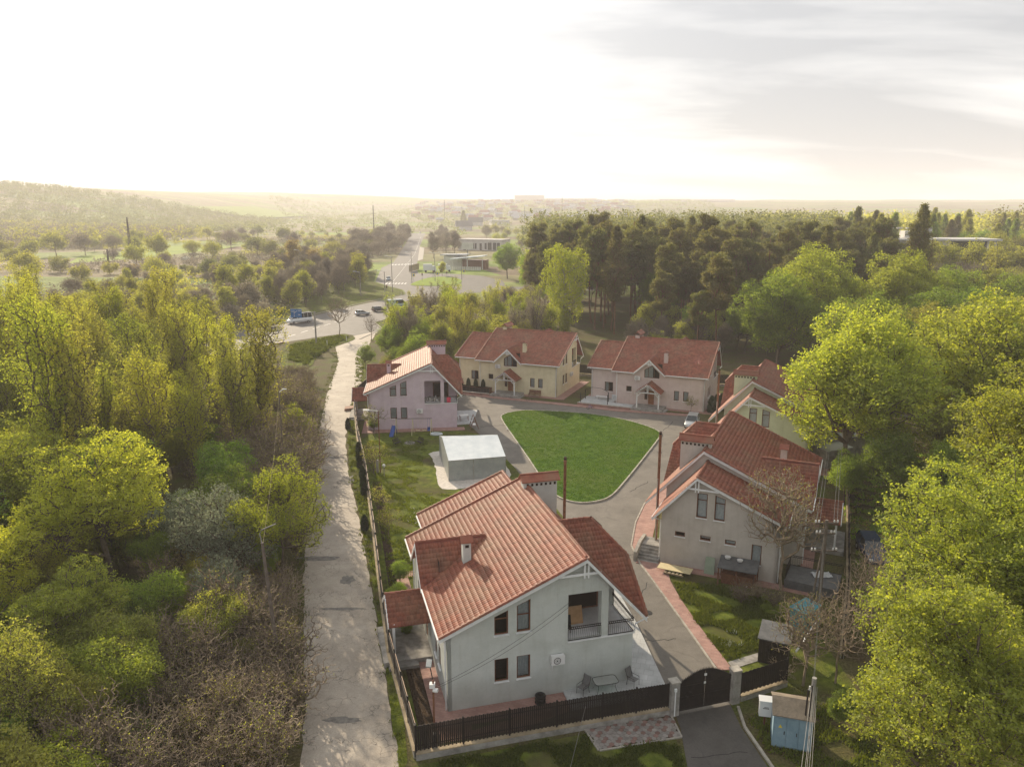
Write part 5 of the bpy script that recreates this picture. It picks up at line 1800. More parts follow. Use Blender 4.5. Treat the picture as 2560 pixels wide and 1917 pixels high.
plant('upshrub', -21.8, 96, 'lime green shrub on the lane edge beyond the thicket', 'shrub', None, .62, rz=2).location = (-26.6, 91, 0)
scatter([(-38, 66), (-28, 78), (-29, 88), (-38, 104), (-44, 112), (-54, 130), (-66, 128), (-76, 118), (-70, 96), (-56, 80)], 5.6, 14, ['tall0', 'tall1', 'tall2', 'tall0'], 'tall thin tree of the left wood', GL, .82, 1.12, (None, None, 'leafyellow', 'leafmaple'), avoid=[(-50.5, 86, 6.5)])
scatter([(-74, 96), (-70, 120), (-84, 150), (-120, 150), (-112, 130), (-88, 112)], 6.0, 15, ['tall2', 'tall0', 'ymaple'], 'tree along the top of the left wood', GL, .9, 1.1, ('leafolive', 'leafyellow', 'leafmaple', 'leafmaple'))
scatter([(-36, 70), (-56, 82), (-70, 96), (-66, 118), (-44, 128), (-32, 110), (-28, 84)], 6.0, 16, ['bare1', 'bare1', 'willow', 'gtree1'], 'shrub under the thin trees', 'understorey of the left wood', .5, .85, (None, 'leafolive', 'leafyellow'), 'shrub')
scatter([(-48, 56), (-56, 72), (-60, 80), (-44, 74), (-40, 64)], 6.0, 17, ['gtree', 'ymaple1'], 'leafy tree at the left edge', GL, .85, 1.05, ('leafgreen', 'leafmaple', 'leafyellow'))
# brown thicket beside the lane
GT = 'leafless thicket beside the lane'
scatter([(-12.0, 33), (-13.0, 40), (-16.2, 51), (-18.2, 57), (-22, 57), (-24, 46), (-24, 34), (-18, 27), (-11.5, 27)], 2.3, 18, ['bare0', 'bare1', 'bare0'], 'leafless shrub of the lane thicket', GT, .6, .95, (None,), 'shrub')
scatter([(-17.9, 62), (-20.2, 72), (-23.2, 84), (-26.4, 97), (-28.6, 108), (-34, 112), (-36, 108), (-34, 90), (-29, 74), (-24, 62)], 2.5, 19, ['bare1', 'bare1', 'bare0'], 'leafless shrub of the upper lane thicket', GT, .85, 1.2, (None,), 'shrub')
scatter([(-28.6, 108), (-36, 108), (-42, 124), (-44, 134), (-38, 136), (-32.5, 125)], 3.2, 20, ['bare1', 'bare0', 'bare0'], 'shrub on the slope below the road wall', GT, .5, .85, (None,), 'shrub')
scatter([(-22, 27), (-22, 38), (-26, 46), (-33, 42), (-32, 30), (-28, 26)], 3.0, 22, ['willow', 'gtree1', 'bare0'], 'undergrowth shrub at the bottom left', 'undergrowth at the bottom left', .6, .85, ('leafolive', 'leafmaple', None), 'shrub')
scatter([(-13.5, 34), (-16.5, 50), (-21, 62), (-30, 62), (-26, 46), (-22, 34)], 4.4, 44, ['gtree1', 'willow'], 'low bush within the brown thicket', 'green bushes within the thicket', .3, .45, (None, 'leafolive'), 'shrub')
scatter([(-24, 46), (-22, 57), (-27, 66), (-44, 72), (-52, 66), (-44, 50), (-34, 42)], 4.6, 45, ['gtree1', 'willow', 'bare1'], 'understorey shrub beneath the yellow maples', 'understorey of the left wood', .5, .8, (None, 'leafolive', 'leafgreen'), 'shrub')
scatter([(-62, 205), (-70, 180), (-100, 160), (-130, 150), (-160, 190), (-120, 235), (-80, 230)], 9.5, 46, ['mid3', 'mid2', 'far2'], 'brown or budding tree beyond the main road', 'trees beyond the main road', .5, .9, (None, None, 'fartwig'))
scatter([(-62, 225), (-58, 260), (-62, 330), (-70, 380), (-95, 380), (-90, 300), (-75, 230)], 7.5, 47, ['mid3', 'mid2', 'mid3', 'far1'], 'tree of the belt left of the junction', 'trees beyond the main road', .5, 1.0, (None, 'fartwig'))
scatter([(-66, 92), (-58, 80), (-62, 76), (-90, 112), (-84, 122)], 6.0, 48, ['gtree', 'tall2'], 'leafy tree under the top of the left wood', GL, .7, .95, (None, 'leafolive', 'leafmaple'))
# valley trees
GV = 'scattered trees of the valley'
scatter([(-85, 205), (-62, 235), (-70, 300), (-75, 400), (-110, 420), (-160, 340), (-150, 260), (-120, 210)], 14, 23, ['far0', 'far1', 'far2', 'mid2'], 'bush or tree left of the far road', GV, .4, 1.0, (None, 'leafolive', 'fartwig'))
scatter([(-150, 260), (-75, 400), (-95, 600), (-130, 820), (-330, 820), (-420, 600), (-330, 420)], 36, 24, ['far0', 'far1', 'far2'], 'distant tree among valley fields', GV, .6, 1.5, (None, 'leafolive', 'farleaf'), avoid=[(-250, 470, 45), (-230, 600, 35)])
scatter([(-84, 470), (-72, 480), (-98, 760), (-125, 780), (-120, 620), (-110, 480)], 13, 25, ['mid3', 'far2', 'far2'], 'leafless tree along the far road', 'bare trees along the far road', 1.0, 1.4, (None,))
scatter([(-46, 480), (-30, 470), (-60, 800), (-78, 800)], 16, 26, ['far2', 'far2', 'mid3'], 'leafless tree right of the far road', 'bare trees along the far road', .9, 1.3, (None,))
scatter([(-8, 560), (40, 440), (110, 440), (180, 800), (60, 900), (-40, 860)], 28, 27, ['far0', 'far1', 'far2'], 'tree in the fields beyond the hall', GV, .7, 1.3, (None, 'leafolive'))
for x, y, s, k, lf, lab in [(-283, 484, 1.65, 'far0', 'leafolive', 'large round olive tree on the far field edge at the left'), (-280, 451, 1.25, 'far0', 'leafolive', 'round tree left of the large olive one'), (-300, 462, 1.2, 'far0', 'leafolive', 'round tree at the left edge of the far field'), (-271, 495, 1.7, 'far2', None, 'grey leafless tree beside the large olive one'), (-256, 500, 1.6, 'far2', None, 'second grey leafless tree on the far field edge'), (-242, 500, 1.3, 'far0', 'leafolive', 'small olive tree right of the grey trees'),
                            (-162.7, 332, 1.0, 'far1', 'leaftan', 'orange tinted bush in the valley'), (-156, 345, 1.0, 'far1', 'leaftan', 'second orange tinted bush in the valley'), (-150, 338, .95, 'far1', 'leafyellow', 'yellow bush beside the orange tinted ones'), (-206, 432, .5, 'far1', 'flower', 'white blossoming bush in the valley'), (-178, 425, .6, 'far1', 'flower', 'second white blossoming bush in the valley'),
                            (-197, 548, 1.9, 'far2', None, 'tall leafless tree standing alone in the valley'), (-97, 344, 1.3, 'mid2', 'leaftan', 'orange tinted slender tree left of the junction'), (-85, 335, 1.0, 'mid2', 'leaftan', 'second orange tinted slender tree left of the junction')]:
    plant(k, x, y, lab, 'tree' if s > 1 else 'bush', None, s, leaf=lf)


def wood_mass(name, label, pts, seed, leafmt, per, spread, size, h0, h1, R_, trunk=False):
    """a far-off wood that reads as one mass: uneven crowns of leaf-sized faces over the terrain"""
    rng = np.random.default_rng(seed)
    n = len(pts)
    H_ = rng.uniform(h0, h1, n)
    c = np.stack([pts[:, 0], pts[:, 1], height(pts[:, 0], pts[:, 1]) + H_ * .58], 1)
    k = np.repeat(np.arange(n), per)
    v = rng.normal(size=(n * per, 3))
    v /= np.linalg.norm(v, axis=1)[:, None]
    rr = rng.uniform(.3, 1.0, n * per) ** .6
    sc = rng.uniform(.7, 1.2, n)
    P = c[k] + v * rr[:, None] * np.stack([R_ * sc[k], R_ * sc[k], H_[k] * .48], 1)
    return link(name, leaf_mesh(name, rng, P, 1, .1, size, MT[leafmt], up=.4, aspect=.9), None, kind='stuff', label=label, cat='woods')


def rand_in(poly, n, seed):
    rng = np.random.default_rng(seed)
    P = np.array(poly)
    q = rng.uniform(P.min(0), P.max(0), (n * 4, 2))
    return q[inside(q, P)][:n]


wood_mass('pine_wood', 'dark pine canopy stretching to the horizon behind the houses', rand_in([(12, 290), (128, 290), (250, 620), (20, 560), (5, 400)], 1100, 31), 31, 'needle', 120, 0, 1.05, 21, 28, 3.6)
wood_mass('mixed_wood', 'green broadleaf canopy far behind the white flat roofed building', rand_in([(150, 420), (520, 420), (900, 900), (260, 900)], 1300, 32), 32, 'leafolive', 90, 0, 1.6, 19, 27, 6.5)
wood_mass('pine_wood', 'dark pine clump on the right horizon', rand_in([(260, 420), (380, 400), (430, 470), (290, 480)], 160, 33), 33, 'needle', 120, 0, 1.2, 24, 31, 5)
wood_mass('mixed_wood', 'green wood at the far right edge', rand_in([(200, 200), (330, 260), (420, 420), (300, 420), (215, 270)], 260, 34), 34, 'leafgreen', 90, 0, 1.2, 14, 22, 6)
wood_mass('valley_scrub', 'brown and olive scrub between the valley fields', np.array([p for p in rand_in([(-62, 205), (-70, 180), (-140, 150), (-330, 420), (-420, 640), (-330, 820), (-100, 800), (-90, 600), (-76, 420)], 5200, 40) if math.sin(p[0] * .031 + 1.3 * math.sin(p[1] * .021)) + math.sin(p[1] * .027 - p[0] * .012) > .55 and not (-285 < p[0] < -200 and 415 < p[1] < 640)]), 40, 'fartwig', 26, 0, .75, 1.2, 4.5, 2.2)
wood_mass('valley_scrub', 'green scrub between the valley fields', np.array([p for p in rand_in([(-62, 205), (-70, 180), (-140, 150), (-330, 420), (-420, 640), (-330, 820), (-100, 800), (-90, 600), (-76, 420)], 3800, 42) if math.sin(p[0] * .037 - 1.1 * math.sin(p[1] * .023)) + math.sin(p[1] * .031 + p[0] * .017) > .65 and not (-285 < p[0] < -200 and 415 < p[1] < 640)]), 42, 'leafolive', 24, 0, .75, 1.2, 4.2, 2.2)
wood_mass('hillside_wood', 'spring wood covering the left hillside', rand_in([(-1700, 900), (-400, 760), (-330, 900), (-420, 1500), (-1700, 1500)], 6500, 35), 35, 'farleaf', 26, 0, 1.9, 6, 10, 6.5)
wood_mass('hillside_wood', 'brown leafless wood at the foot of the left hill', rand_in([(-620, 560), (-330, 520), (-290, 700), (-360, 900), (-760, 900)], 700, 36), 36, 'fartwig', 50, 0, 1.6, 7, 12, 6)
wood_mass('hillside_wood', 'olive wood at the foot of the left hill', rand_in([(-640, 640), (-300, 560), (-280, 740), (-380, 900), (-760, 960)], 500, 37), 37, 'leafolive', 55, 0, 1.8, 7, 12, 6)
wood_mass('valley_hedges', 'hedges and trees of the far valley floor', rand_in([(-420, 820), (-60, 820), (300, 900), (700, 2900), (-900, 2900), (-420, 1500)], 2100, 38), 38, 'farleaf', 26, 0, 2.2, 4, 10, 6.5)

# ---------------------------------------------------------------- fences and gate
def picket_mesh(L_, h):
    b = MB()
    k = int(L_ / .105)
    for i in range(k):
        x = L_ * (i + .5) / k
        b.box(x - .047, x + .047, -.012, .012, 0.02 + (.05 if i % 2 else 0), h - (.03 if i % 2 else 0))
    b.box(0, L_, .013, .04, .3, .36).box(0, L_, .013, .04, h - .35, h - .29)
    return b.mesh('picket_panel')


def fence(name, label, pts, h, plinth, group=None, top_edge=False, panel=2.6):
    F = thing(name, label, 'fence', (pts[0][0], pts[0][1], 0), 0, group)
    O = np.array(pts[0])
    b = MB()
    P = [(p[0] - O[0], p[1] - O[1]) for p in pts]
    strip(b, P, .26, -.05, plinth - .06)
    b.build('plinth_wall', MT['concrete'], F)
    b = MB()
    for a, c in zip(P[:-1], P[1:]):
        L_ = math.dist(a, c)
        k = max(1, round(L_ / 1.3))
        for i in range(k):
            t0, t1 = i / k, (i + 1) / k
            dx, dy = (c[0] - a[0]) / L_, (c[1] - a[1]) / L_
            p0 = (a[0] + (c[0] - a[0]) * t0 + dx * .006, a[1] + (c[1] - a[1]) * t0 + dy * .006)
            p1 = (a[0] + (c[0] - a[0]) * t1 - dx * .006, a[1] + (c[1] - a[1]) * t1 - dy * .006)
            b.beam((p0[0], p0[1], plinth - .03), (p1[0], p1[1], plinth - .03), .36, .06)
    b.build('coping', MT['capstone'], F)
    me = picket_mesh(panel, h)
    pm = MB().box(-.045, .045, -.045, .045, plinth - .3, plinth + h + .12).mesh('fence_post')
    te = MB().box(0, panel, -.02, .02, h, h + .035).mesh('top_rail')
    for a, c in zip(P[:-1], P[1:]):
        L_ = math.dist(a, c)
        k = max(1, round(L_ / panel))
        ang = math.atan2(c[1] - a[1], c[0] - a[0])
        for i in range(k):
            x, y = a[0] + (c[0] - a[0]) * i / k, a[1] + (c[1] - a[1]) * i / k
            o = link('picket_panel', me, MT['fence'], F, (x, y, plinth + .04), ang)
            o.scale = (L_ / k / panel, 1, 1)
            if top_edge:
                o = link('top_rail', te, MT['fencetop'], F, (x, y, plinth + .04), ang)
                o.scale = (L_ / k / panel * .82, 1, 1)
            link('fence_post', pm, MT['fence'], F, (x + .0, y - .0, 0), ang)
    link('fence_post', pm, MT['fence'], F, (P[-1][0], P[-1][1], 0), 0)
    return F


fence('picket_fence', 'long dark picket fence on a low wall beside the lane', [(-5.35, 37.25), (-8.35, 47.0), (-10.15, 54.6), (-12.6, 65.6), (-16.25, 81.5), (-20.35, 97.3), (-23.5, 111.4), (-24.7, 116.5), (-24.0, 128)], 1.62, .48, None, True)
fence('picket_fence', 'dark picket fence in front of the pale grey house', [(-5.35, 37.12), (-0.14, 38.55), (5.34, 40.0), (9.5, 41.05)], 1.62, .48)
fence('picket_fence', 'short dark picket fence right of the arched gate', [(14.15, 42.35), (17.6, 43.9)], 1.5, .42)
fence('picket_fence', 'dark fence behind the cream and pink houses', [(2, 142), (20, 134), (38, 128), (52, 122), (58, 108)], 1.6, .4)
fence('picket_fence', 'dark fence along the back of the houses on the right', [(50, 112), (38.6, 84), (31, 66), (27.4, 57.5), (22.5, 47)], 1.3, .3)

G = thing('arched_gate', 'black arched double gate between two concrete posts', 'gate', (9.75, 41.05, 0), math.atan2(1.2, 4.02))
GL_ = 4.2
pl = MB().box(-.27, .27, -.25, .25, 0, 2.25).mesh('gate_post')
cp = MB().box(-.31, .31, -.29, .29, 2.25, 2.33).mesh('post_cap')
for x in (0, GL_):
    p = link('gate_post', pl, MT['concrete'], G, (x, 0, 0))
    link('post_cap', cp, MT['kerb'], p)


def archz(x):
    t = (x - .3) / (GL_ - .6)
    return 2.0 + .72 * math.sin(math.pi * min(max(t, 0), 1)) ** 1.0


for x0, x1 in ((.3, GL_ / 2 - .01), (GL_ / 2 + .01, GL_ - .3)):
    b = MB()
    k = 18
    xs = np.linspace(x0, x1, k + 1)
    for i in range(k):
        b.prism([(xs[i] + .004, 0, .12), (xs[i + 1] - .004, 0, .12), (xs[i + 1] - .004, 0, archz(xs[i + 1])), (xs[i] + .004, 0, archz(xs[i]))], (0, .02, 0))
        xm = (xs[i] + xs[i + 1]) / 2
        b.prism([(xm - .025, .005, archz(xm) - .01), (xm + .025, .005, archz(xm) - .01), (xm, .005, archz(xm) + .14)], (0, .01, 0))
    b.box(x0, x1, -.03, .0, .14, .22).box(x0, x1, -.03, .0, 1.0, 1.06).box(x0, x1, -.03, 0, 1.72, 1.8)
    for i in range(k):
        b.prism([(xs[i], -.03, archz(xs[i]) - .1), (xs[i + 1], -.03, archz(xs[i + 1]) - .1), (xs[i + 1], -.03, archz(xs[i + 1]) - .02), (xs[i], -.03, archz(xs[i]) - .02)], (0, .03, 0))
    lf = b.build('gate_leaf', MT['fence'], G)
    if x0 < 1:
        q = MB()
        for r in (.16, .22):
            q.tube([(1.0 + r * math.cos(t), -.045, 1.22 + r * math.sin(t)) for t in np.linspace(0, 2 * math.pi, 17)], .012, 4)
        q.build('ring_ornament', MT['iron'], lf)
MB().box(2.0, 2.16, -.06, -.03, 2.28, 2.42).box(2.0, 2.12, -.06, -.03, 1.75, 1.88).build('white_plate', MT['steelwhite'], G)
MB().tube([(-.05, -.30, .1), (-.05, -.30, 1.9)], .035, 6).box(-.12, .02, -.36, -.26, 1.75, 1.95).build('conduit', MT['white'], G)

# hexagonal paving by the gate: every stone its own piece
random.seed(9)
hexm = MB()
r_ = .155
hexm.prism([(r_ * math.cos(math.pi / 3 * i), r_ * math.sin(math.pi / 3 * i), 0) for i in range(6)], (0, 0, .06))
hexA = hexm.mesh('paving_stone')
hexA.materials.append(MT['redpaver'])
hexB = hexA.copy()
hexB.materials[0] = MT['greypaver']
quad = [(4.35, 39.60), (4.95, 37.85), (9.80, 39.0), (9.60, 40.85)]
pv = sheet('hex_paving', quad, 0.03, MT['soil'])
cnt = 0
for i in range(-3, 26):
    for j in range(-3, 14):
        x = 4.3 + i * .28 + (j % 2) * .14
        y = 37.8 + j * .245
        if inside((x, y), quad)[0] and cnt < 300:
            o = bpy.data.objects.new('paving_stone', hexB if (i + j * 2) % 3 else hexA)
            if random.random() < .12:
                o.data = hexB
            COL.objects.link(o)
            o.parent = pv
            o.location = (x, y, .02 + random.uniform(-.006, .012))
            o.rotation_euler = (random.uniform(-.03, .03), random.uniform(-.03, .03), math.pi / 6)
            cnt += 1
kerb('paving_edge', [(4.95, 37.80), (9.84, 38.95), (9.62, 40.85)], .1, .08, MT['kerb'])
kerb('paving_edge', [(4.28, 39.6), (4.9, 37.82)], .1, .08, MT['kerb'])
kerb('drive_kerb', [(13.9, 41.7), (13.75, 39.8), (14.75, 33.5)], .16, .13, MT['kerb'], seg=1.0)

# ---------------------------------------------------------------- terrace furniture of the grey house
def chair(x, y, z, rz, label):
    T = thing('garden_chair', label, 'chair', (x, y, z), rz, 'chairs at the glass table')
    MB().prism([(-.25, -.25, .42), (.25, -.25, .42), (.25, .25, .40), (-.25, .25, .40)], (0, 0, .03)).build('seat', MT['chairmesh'], T)
    MB().prism([(-.25, .25, .42), (.25, .25, .42), (.25, .47, 1.05), (-.25, .47, 1.05)], (0, .025, 0)).build('backrest', MT['chairmesh'], T)
    for sx in (-.27, .27):
        MB().tube([(sx, -.27, 0), (sx, -.25, .62), (sx, .3, .62), (sx, .36, .72)], .016, 5).build('leg', MT['iron'], T)
        MB().tube([(sx, .33, 0), (sx, .25, .42), (sx, .48, 1.06)], .016, 5).build('leg', MT['iron'], T)
    return T


MT['chairmesh'] = mat('grey_chair_fabric', (0.13, 0.13, 0.13), (0.17, 0.17, 0.17), 5, .8)
chair(4.45, 42.9, .17, rad(-75 + 30), 'grey mesh garden chair left of the glass table')
chair(7.75, 43.75, .17, rad(-75 + 120), 'grey mesh garden chair right of the glass table by the house corner')
T = thing('glass_table', 'rectangular glass topped garden table on the pale terrace', 'table', (5.9, 43.2, .17), rad(14))
b = MB()
cr = [(.78 * (abs(math.cos(t)) ** .35) * (1 if math.cos(t) >= 0 else -1), .46 * (abs(math.sin(t)) ** .35) * (1 if math.sin(t) >= 0 else -1)) for t in np.linspace(0, 2 * math.pi, 28, endpoint=False)]
MB().prism([(x, y, .71) for x, y in cr], (0, 0, .008)).build('tabletop', MT['tableglass'], T)
MB().tube([(x, y, .712) for x, y in cr + cr[:1]], .02, 5).tube([(0, -.45, .69), (0, .45, .69)], .012, 4).build('table_frame', MT['iron'], T)
for sx in (-1, 1):
    for sy in (-1, 1):
        MB().tube([(sx * .62, sy * .34, .70), (sx * .55, sy * .30, .4), (sx * .68, sy * .38, 0)], .016, 5).build('leg', MT['iron'], T)
T = thing('tyre_stack', 'stack of black tyres against the grey house wall', 'tyres', (1.75, 42.05, .05))
for k in range(3):
    b = MB()
    b.tube([(.24 * math.cos(t), .24 * math.sin(t), .10 + k * .21) for t in np.linspace(0, 2 * math.pi, 21)], .105, 8, False)
    b.build('tyre', MT['rubber'], T, smooth=True)
# loggia contents of house A
x, y, _ = w2('A', -2.2, 0.1)
T = thing('brown_table', 'brown table top leaning in the grey house balcony', 'table', (x, y, 3.6), rad(-74.8))
MT['tabletop'] = mat('brown_plywood', (0.33, 0.19, 0.09), (0.42, 0.25, 0.12), 3, .5)
MB().prism([(0, -.55, .05), (0, .55, .05), (-.35, .55, 1.15), (-.35, -.55, 1.15)], (.04, 0, .012)).build('tabletop', MT['tabletop'], T)
MB().tube([(-.05, -.5, .02), (-.4, -.5, .9)], .02, 5).tube([(-.05, .5, .02), (-.4, .5, .9)], .02, 5).build('leg', MT['iron'], T)
x, y, _ = w2('A', -1.6, -.65)
T = thing('dark_armchair', 'dark chair in the left corner of the grey house balcony', 'chair', (x, y, 3.6), 0)
MB().prism([(-.25, -.25, .3), (.25, -.25, .3), (.25, .25, .3), (-.25, .25, .3)], (0, 0, .15)).build('seat', MT['rubber'], T)
MB().prism([(-.27, .2, .4), (.27, .2, .4), (.24, .32, .95), (-.24, .32, .95)], (0, .06, 0)).build('backrest', MT['rubber'], T)
for sx in (-.22, .22):
    for sy in (-.22, .22):
        MB().tube([(sx, sy, 0), (sx, sy, .3)], .02, 4).build('leg', MT['iron'], T)
# loggia of the lilac house
MT['pinkcloth'] = mat('pink_cloth', (0.75, 0.06, 0.13), None, 1, .8)
MT['bagcloth'] = mat('mixed_bag_cloth', (0.08, 0.07, 0.07), (0.6, 0.58, 0.55), 4, .8, .03, 5, lo=.45, hi=.55)
x, y, _ = w2('B', -.75, 2.3)
T = thing('pink_bin', 'pink plastic crate on the lilac house balcony', 'crate', (x, y, 3.6), rad(-83))
MB().prism([(-.25, -.2, 0), (.25, -.2, 0), (.25, .2, 0), (-.25, .2, 0)], (0, 0, .1)).prism([(-.25, -.22, .1), (-.2, -.22, .1), (-.25, -.22, .7), (-.32, -.22, .7)], (0, .44, 0)).prism([(.2, -.22, .1), (.25, -.22, .1), (.32, -.22, .7), (.25, -.22, .7)], (0, .44, 0)).prism([(.25, -.25, .05), (.25, .25, .05), (.34, .28, .75), (.34, -.28, .75)], (-.03, 0, 0)).build('crate_body', MT['pinkcloth'], T)
rng_ = np.random.default_rng(5)
for k in range(7):
    x, y, _ = w2('B', -1.4 - .3 * (k % 2), -.8 + k * .27)
    b = MB()
    n = 10
    pr = []
    for j in range(5):
        z = j / 4
        r = .24 * math.sin(math.pi * (.15 + .8 * z)) + .03
        pr.append([(r * (1 + rng_.normal() * .12) * math.cos(t), r * (1 + rng_.normal() * .12) * math.sin(t), z * (.55 + .12 * (k % 3))) for t in np.linspace(0, 2 * math.pi, n, endpoint=False)])
    b.v = [p for q in pr for p in q]
    b.f = [(i * n + j, i * n + (j + 1) % n, (i + 1) * n + (j + 1) % n, (i + 1) * n + j) for i in range(4) for j in range(n)] + [tuple(4 * n + j for j in range(n))]
    b.build('stuffed_bag', MT['bagcloth'], None, True, label='bulging bag of household things on the lilac house balcony', cat='bag', group='bags on the lilac house balcony').location = (x, y, 3.6)

# ---------------------------------------------------------------- garage tent
T = thing('tarpaulin_garage', 'grey and white tarpaulin garage on a pale slab', 'tent garage', (0, 0, 0))
c = [(-7.05, 81.5), (-0.72, 83.1), (-2.3, 91.5), (-9.0, 91.0)]
hw, hr = 2.45, 3.35
mid0 = [(-8.05, 88.6), (-1.75, 89.9)]


def lerp(a, b_, t):
    return (a[0] + (b_[0] - a[0]) * t, a[1] + (b_[1] - a[1]) * t)


rl0, rl1 = lerp(c[0], c[3], .64), lerp(c[1], c[2], .64)
b = MB()


def panel(b, p0, p1, z0a, z1a, z0b, z1b, n=14, amp=.05, seed=0):
    r = random.Random(seed)
    dx, dy = p1[0] - p0[0], p1[1] - p0[1]
    L_ = math.hypot(dx, dy)
    nx, ny = dy / L_, -dx / L_
    rows = 5
    base = len(b.v)
    for j in range(rows + 1):
        for i in range(n + 1):
            t = i / n
            s = j / rows
            o = amp * math.sin(t * 23 + seed) * (1 - s) + r.uniform(-.2, .2) * amp
            if i in (0, n) or j == rows:
                o = 0
            z0, z1 = z0a + (z0b - z0a) * t, z1a + (z1b - z1a) * t
            b.v.append((p0[0] + dx * t + nx * o, p0[1] + dy * t + ny * o, z0 + (z1 - z0) * s))
    for j in range(rows):
        for i in range(n):
            q = base + j * (n + 1) + i
            b.f.append((q, q + 1, q + n + 2, q + n + 1))


for k in range(2):
    b = MB()
    panel(b, lerp(c[0], c[1], k * .43), lerp(c[0], c[1], .43 if k == 0 else 1), 0.04, hw, .04, hw, 12, .05, k)
    b.build('front_panel', MT['tarpgrey'], T, True)
b = MB()
panel(b, c[3], rl0, .04, hw, .04, hr, 10, .03, 4)
panel(b, rl0, c[0], .04, hr, .04, hw, 10, .03, 5)
b.build('side_panel', MT['tarpgrey'], T, True)
b = MB()
panel(b, c[1], rl1, .04, hw, .04, hr, 8, .03, 6)
panel(b, rl1, c[2], .04, hr, .04, hw, 8, .03, 7)
panel(b, c[2], c[3], .04, hw, .04, hw, 8, .03, 8)
b.build('side_panel', MT['tarpgrey'], T, True)
b = MB()
ov = .06
n = 12
for (a0, a1, za), (e0, e1, ze) in [((c[0], c[1], hw), (rl0, rl1, hr)), ((rl0, rl1, hr), (c[3], c[2], hw))]:
    base = len(b.v)
    for j in range(n + 1):
        for i in range(n + 1):
            s, t = j / n, i / n
            p = lerp(lerp(a0, a1, t), lerp(e0, e1, t), s)
            z = za + (ze - za) * s - .05 * math.sin(math.pi * ((t * 4) % 1)) * math.sin(math.pi * s)
            b.v.append((p[0], p[1], z + .03))
    b.f += [(base + j * (n + 1) + i, base + j * (n + 1) + i + 1, base + (j + 1) * (n + 1) + i + 1, base + (j + 1) * (n + 1) + i) for j in range(n) for i in range(n)]
b.build('roof', MT['tarplight'], T, True)
b = MB()
for p in (c[0], c[1], lerp(c[0], c[1], .43)):
    b.tube([(p[0], p[1] - .03, .05), (p[0], p[1] - .03, hw)], .035, 5)
b.tube([(c[0][0], c[0][1], hw), (c[1][0], c[1][1], hw)], .035, 5)
b.build('tent_pole', MT['concrete'], T)

# ---------------------------------------------------------------- play area and yard of the lilac house
MT['yellowpipe'] = mat('pale_yellow_steel', (0.55, 0.50, 0.30), None, 1, .5)
MT['bluepl'] = mat('blue_plastic', (0.03, 0.08, 0.30), None, 1, .4)
T = thing('swing_set', 'pale yellow swing set in front of the lilac house', 'swing set', (-13.4, 100.0, 0), rad(2))
b = MB()
for x in (-2.2, 0.0, 2.5):
    b.tube([(x - .1, -.75, 0), (x, 0, 2.2)], .04, 6).tube([(x + .1, .75, 0), (x, 0, 2.2)], .04, 6)
b.build('frame_legs', MT['yellowpipe'], T)
MB().tube([(-2.3, 0, 2.2), (2.6, 0, 2.2)], .04, 6).build('top_bar', MT['iron'], T)
for x in (.45, 1.3):
    MB().tube([(x, 0, 2.2), (x, .05, .55)], .01, 4).tube([(x + .5, 0, 2.2), (x + .5, .05, .55)], .01, 4).box(x - .02, x + .52, -.08, .15, .50, .55).build('swing_seat', MT['yellowpipe'], T)
MB().box(1.95, 2.35, -.15, .2, .5, .58).box(1.95, 2.35, .17, .22, .58, .95).tube([(2.0, 0, 2.2), (2.0, 0, .6)], .01, 4).tube([(2.3, 0, 2.2), (2.3, 0, .6)], .01, 4).build('baby_swing', MT['bluepl'], T)
T = thing('toy_slide', 'blue plastic slide left of the swing set', 'slide', (-15.95, 99.4, 0), rad(-8))
MB().prism([(-.25, -1.0, .1), (.25, -1.0, .1), (.25, .5, 1.2), (-.25, .5, 1.2)], (0, 0, .05)).prism([(-.28, -1.0, .1), (-.25, -1.0, .1), (-.25, .5, 1.2), (-.28, .5, 1.2)], (0, 0, .2)).prism([(.25, -1.0, .1), (.28, -1.0, .1), (.28, .5, 1.2), (.25, .5, 1.2)], (0, 0, .2)).build('chute', MT['bluepl'], T)
MB().tube([(-.2, .5, 1.2), (-.25, .95, 0)], .03, 5).tube([(.2, .5, 1.2), (.25, .95, 0)], .03, 5).beam((-.22, .7, .6), (.22, .7, .6), .05, .05).beam((-.24, .85, .3), (.24, .85, .3), .05, .05).build('ladder', MT['bluepl'], T)


def yardbench(x, y, rz, label):
    T = thing('garden_bench', label, 'bench', (x, y, 0), rz, 'dark benches round the fire pit')
    b = MB()
    for k in range(3):
        b.box(-.6, .6, -.22 + k * .15, -.1 + k * .15, .42, .45)
    b.build('seat', MT['iron'], T)
    b = MB()
    for k in range(3):
        b.box(-.6, .6, .26 + k * .04, .28 + k * .04, .55 + k * .14, .65 + k * .14)
    b.build('backrest', MT['iron'], T)
    for sx in (-.55, .55):
        MB().tube([(sx, -.2, 0), (sx, -.2, .43), (sx, .22, .43), (sx, .36, .95)], .02, 4).tube([(sx, .25, 0), (sx, .22, .43)], .02, 4).build('leg', MT['iron'], T)


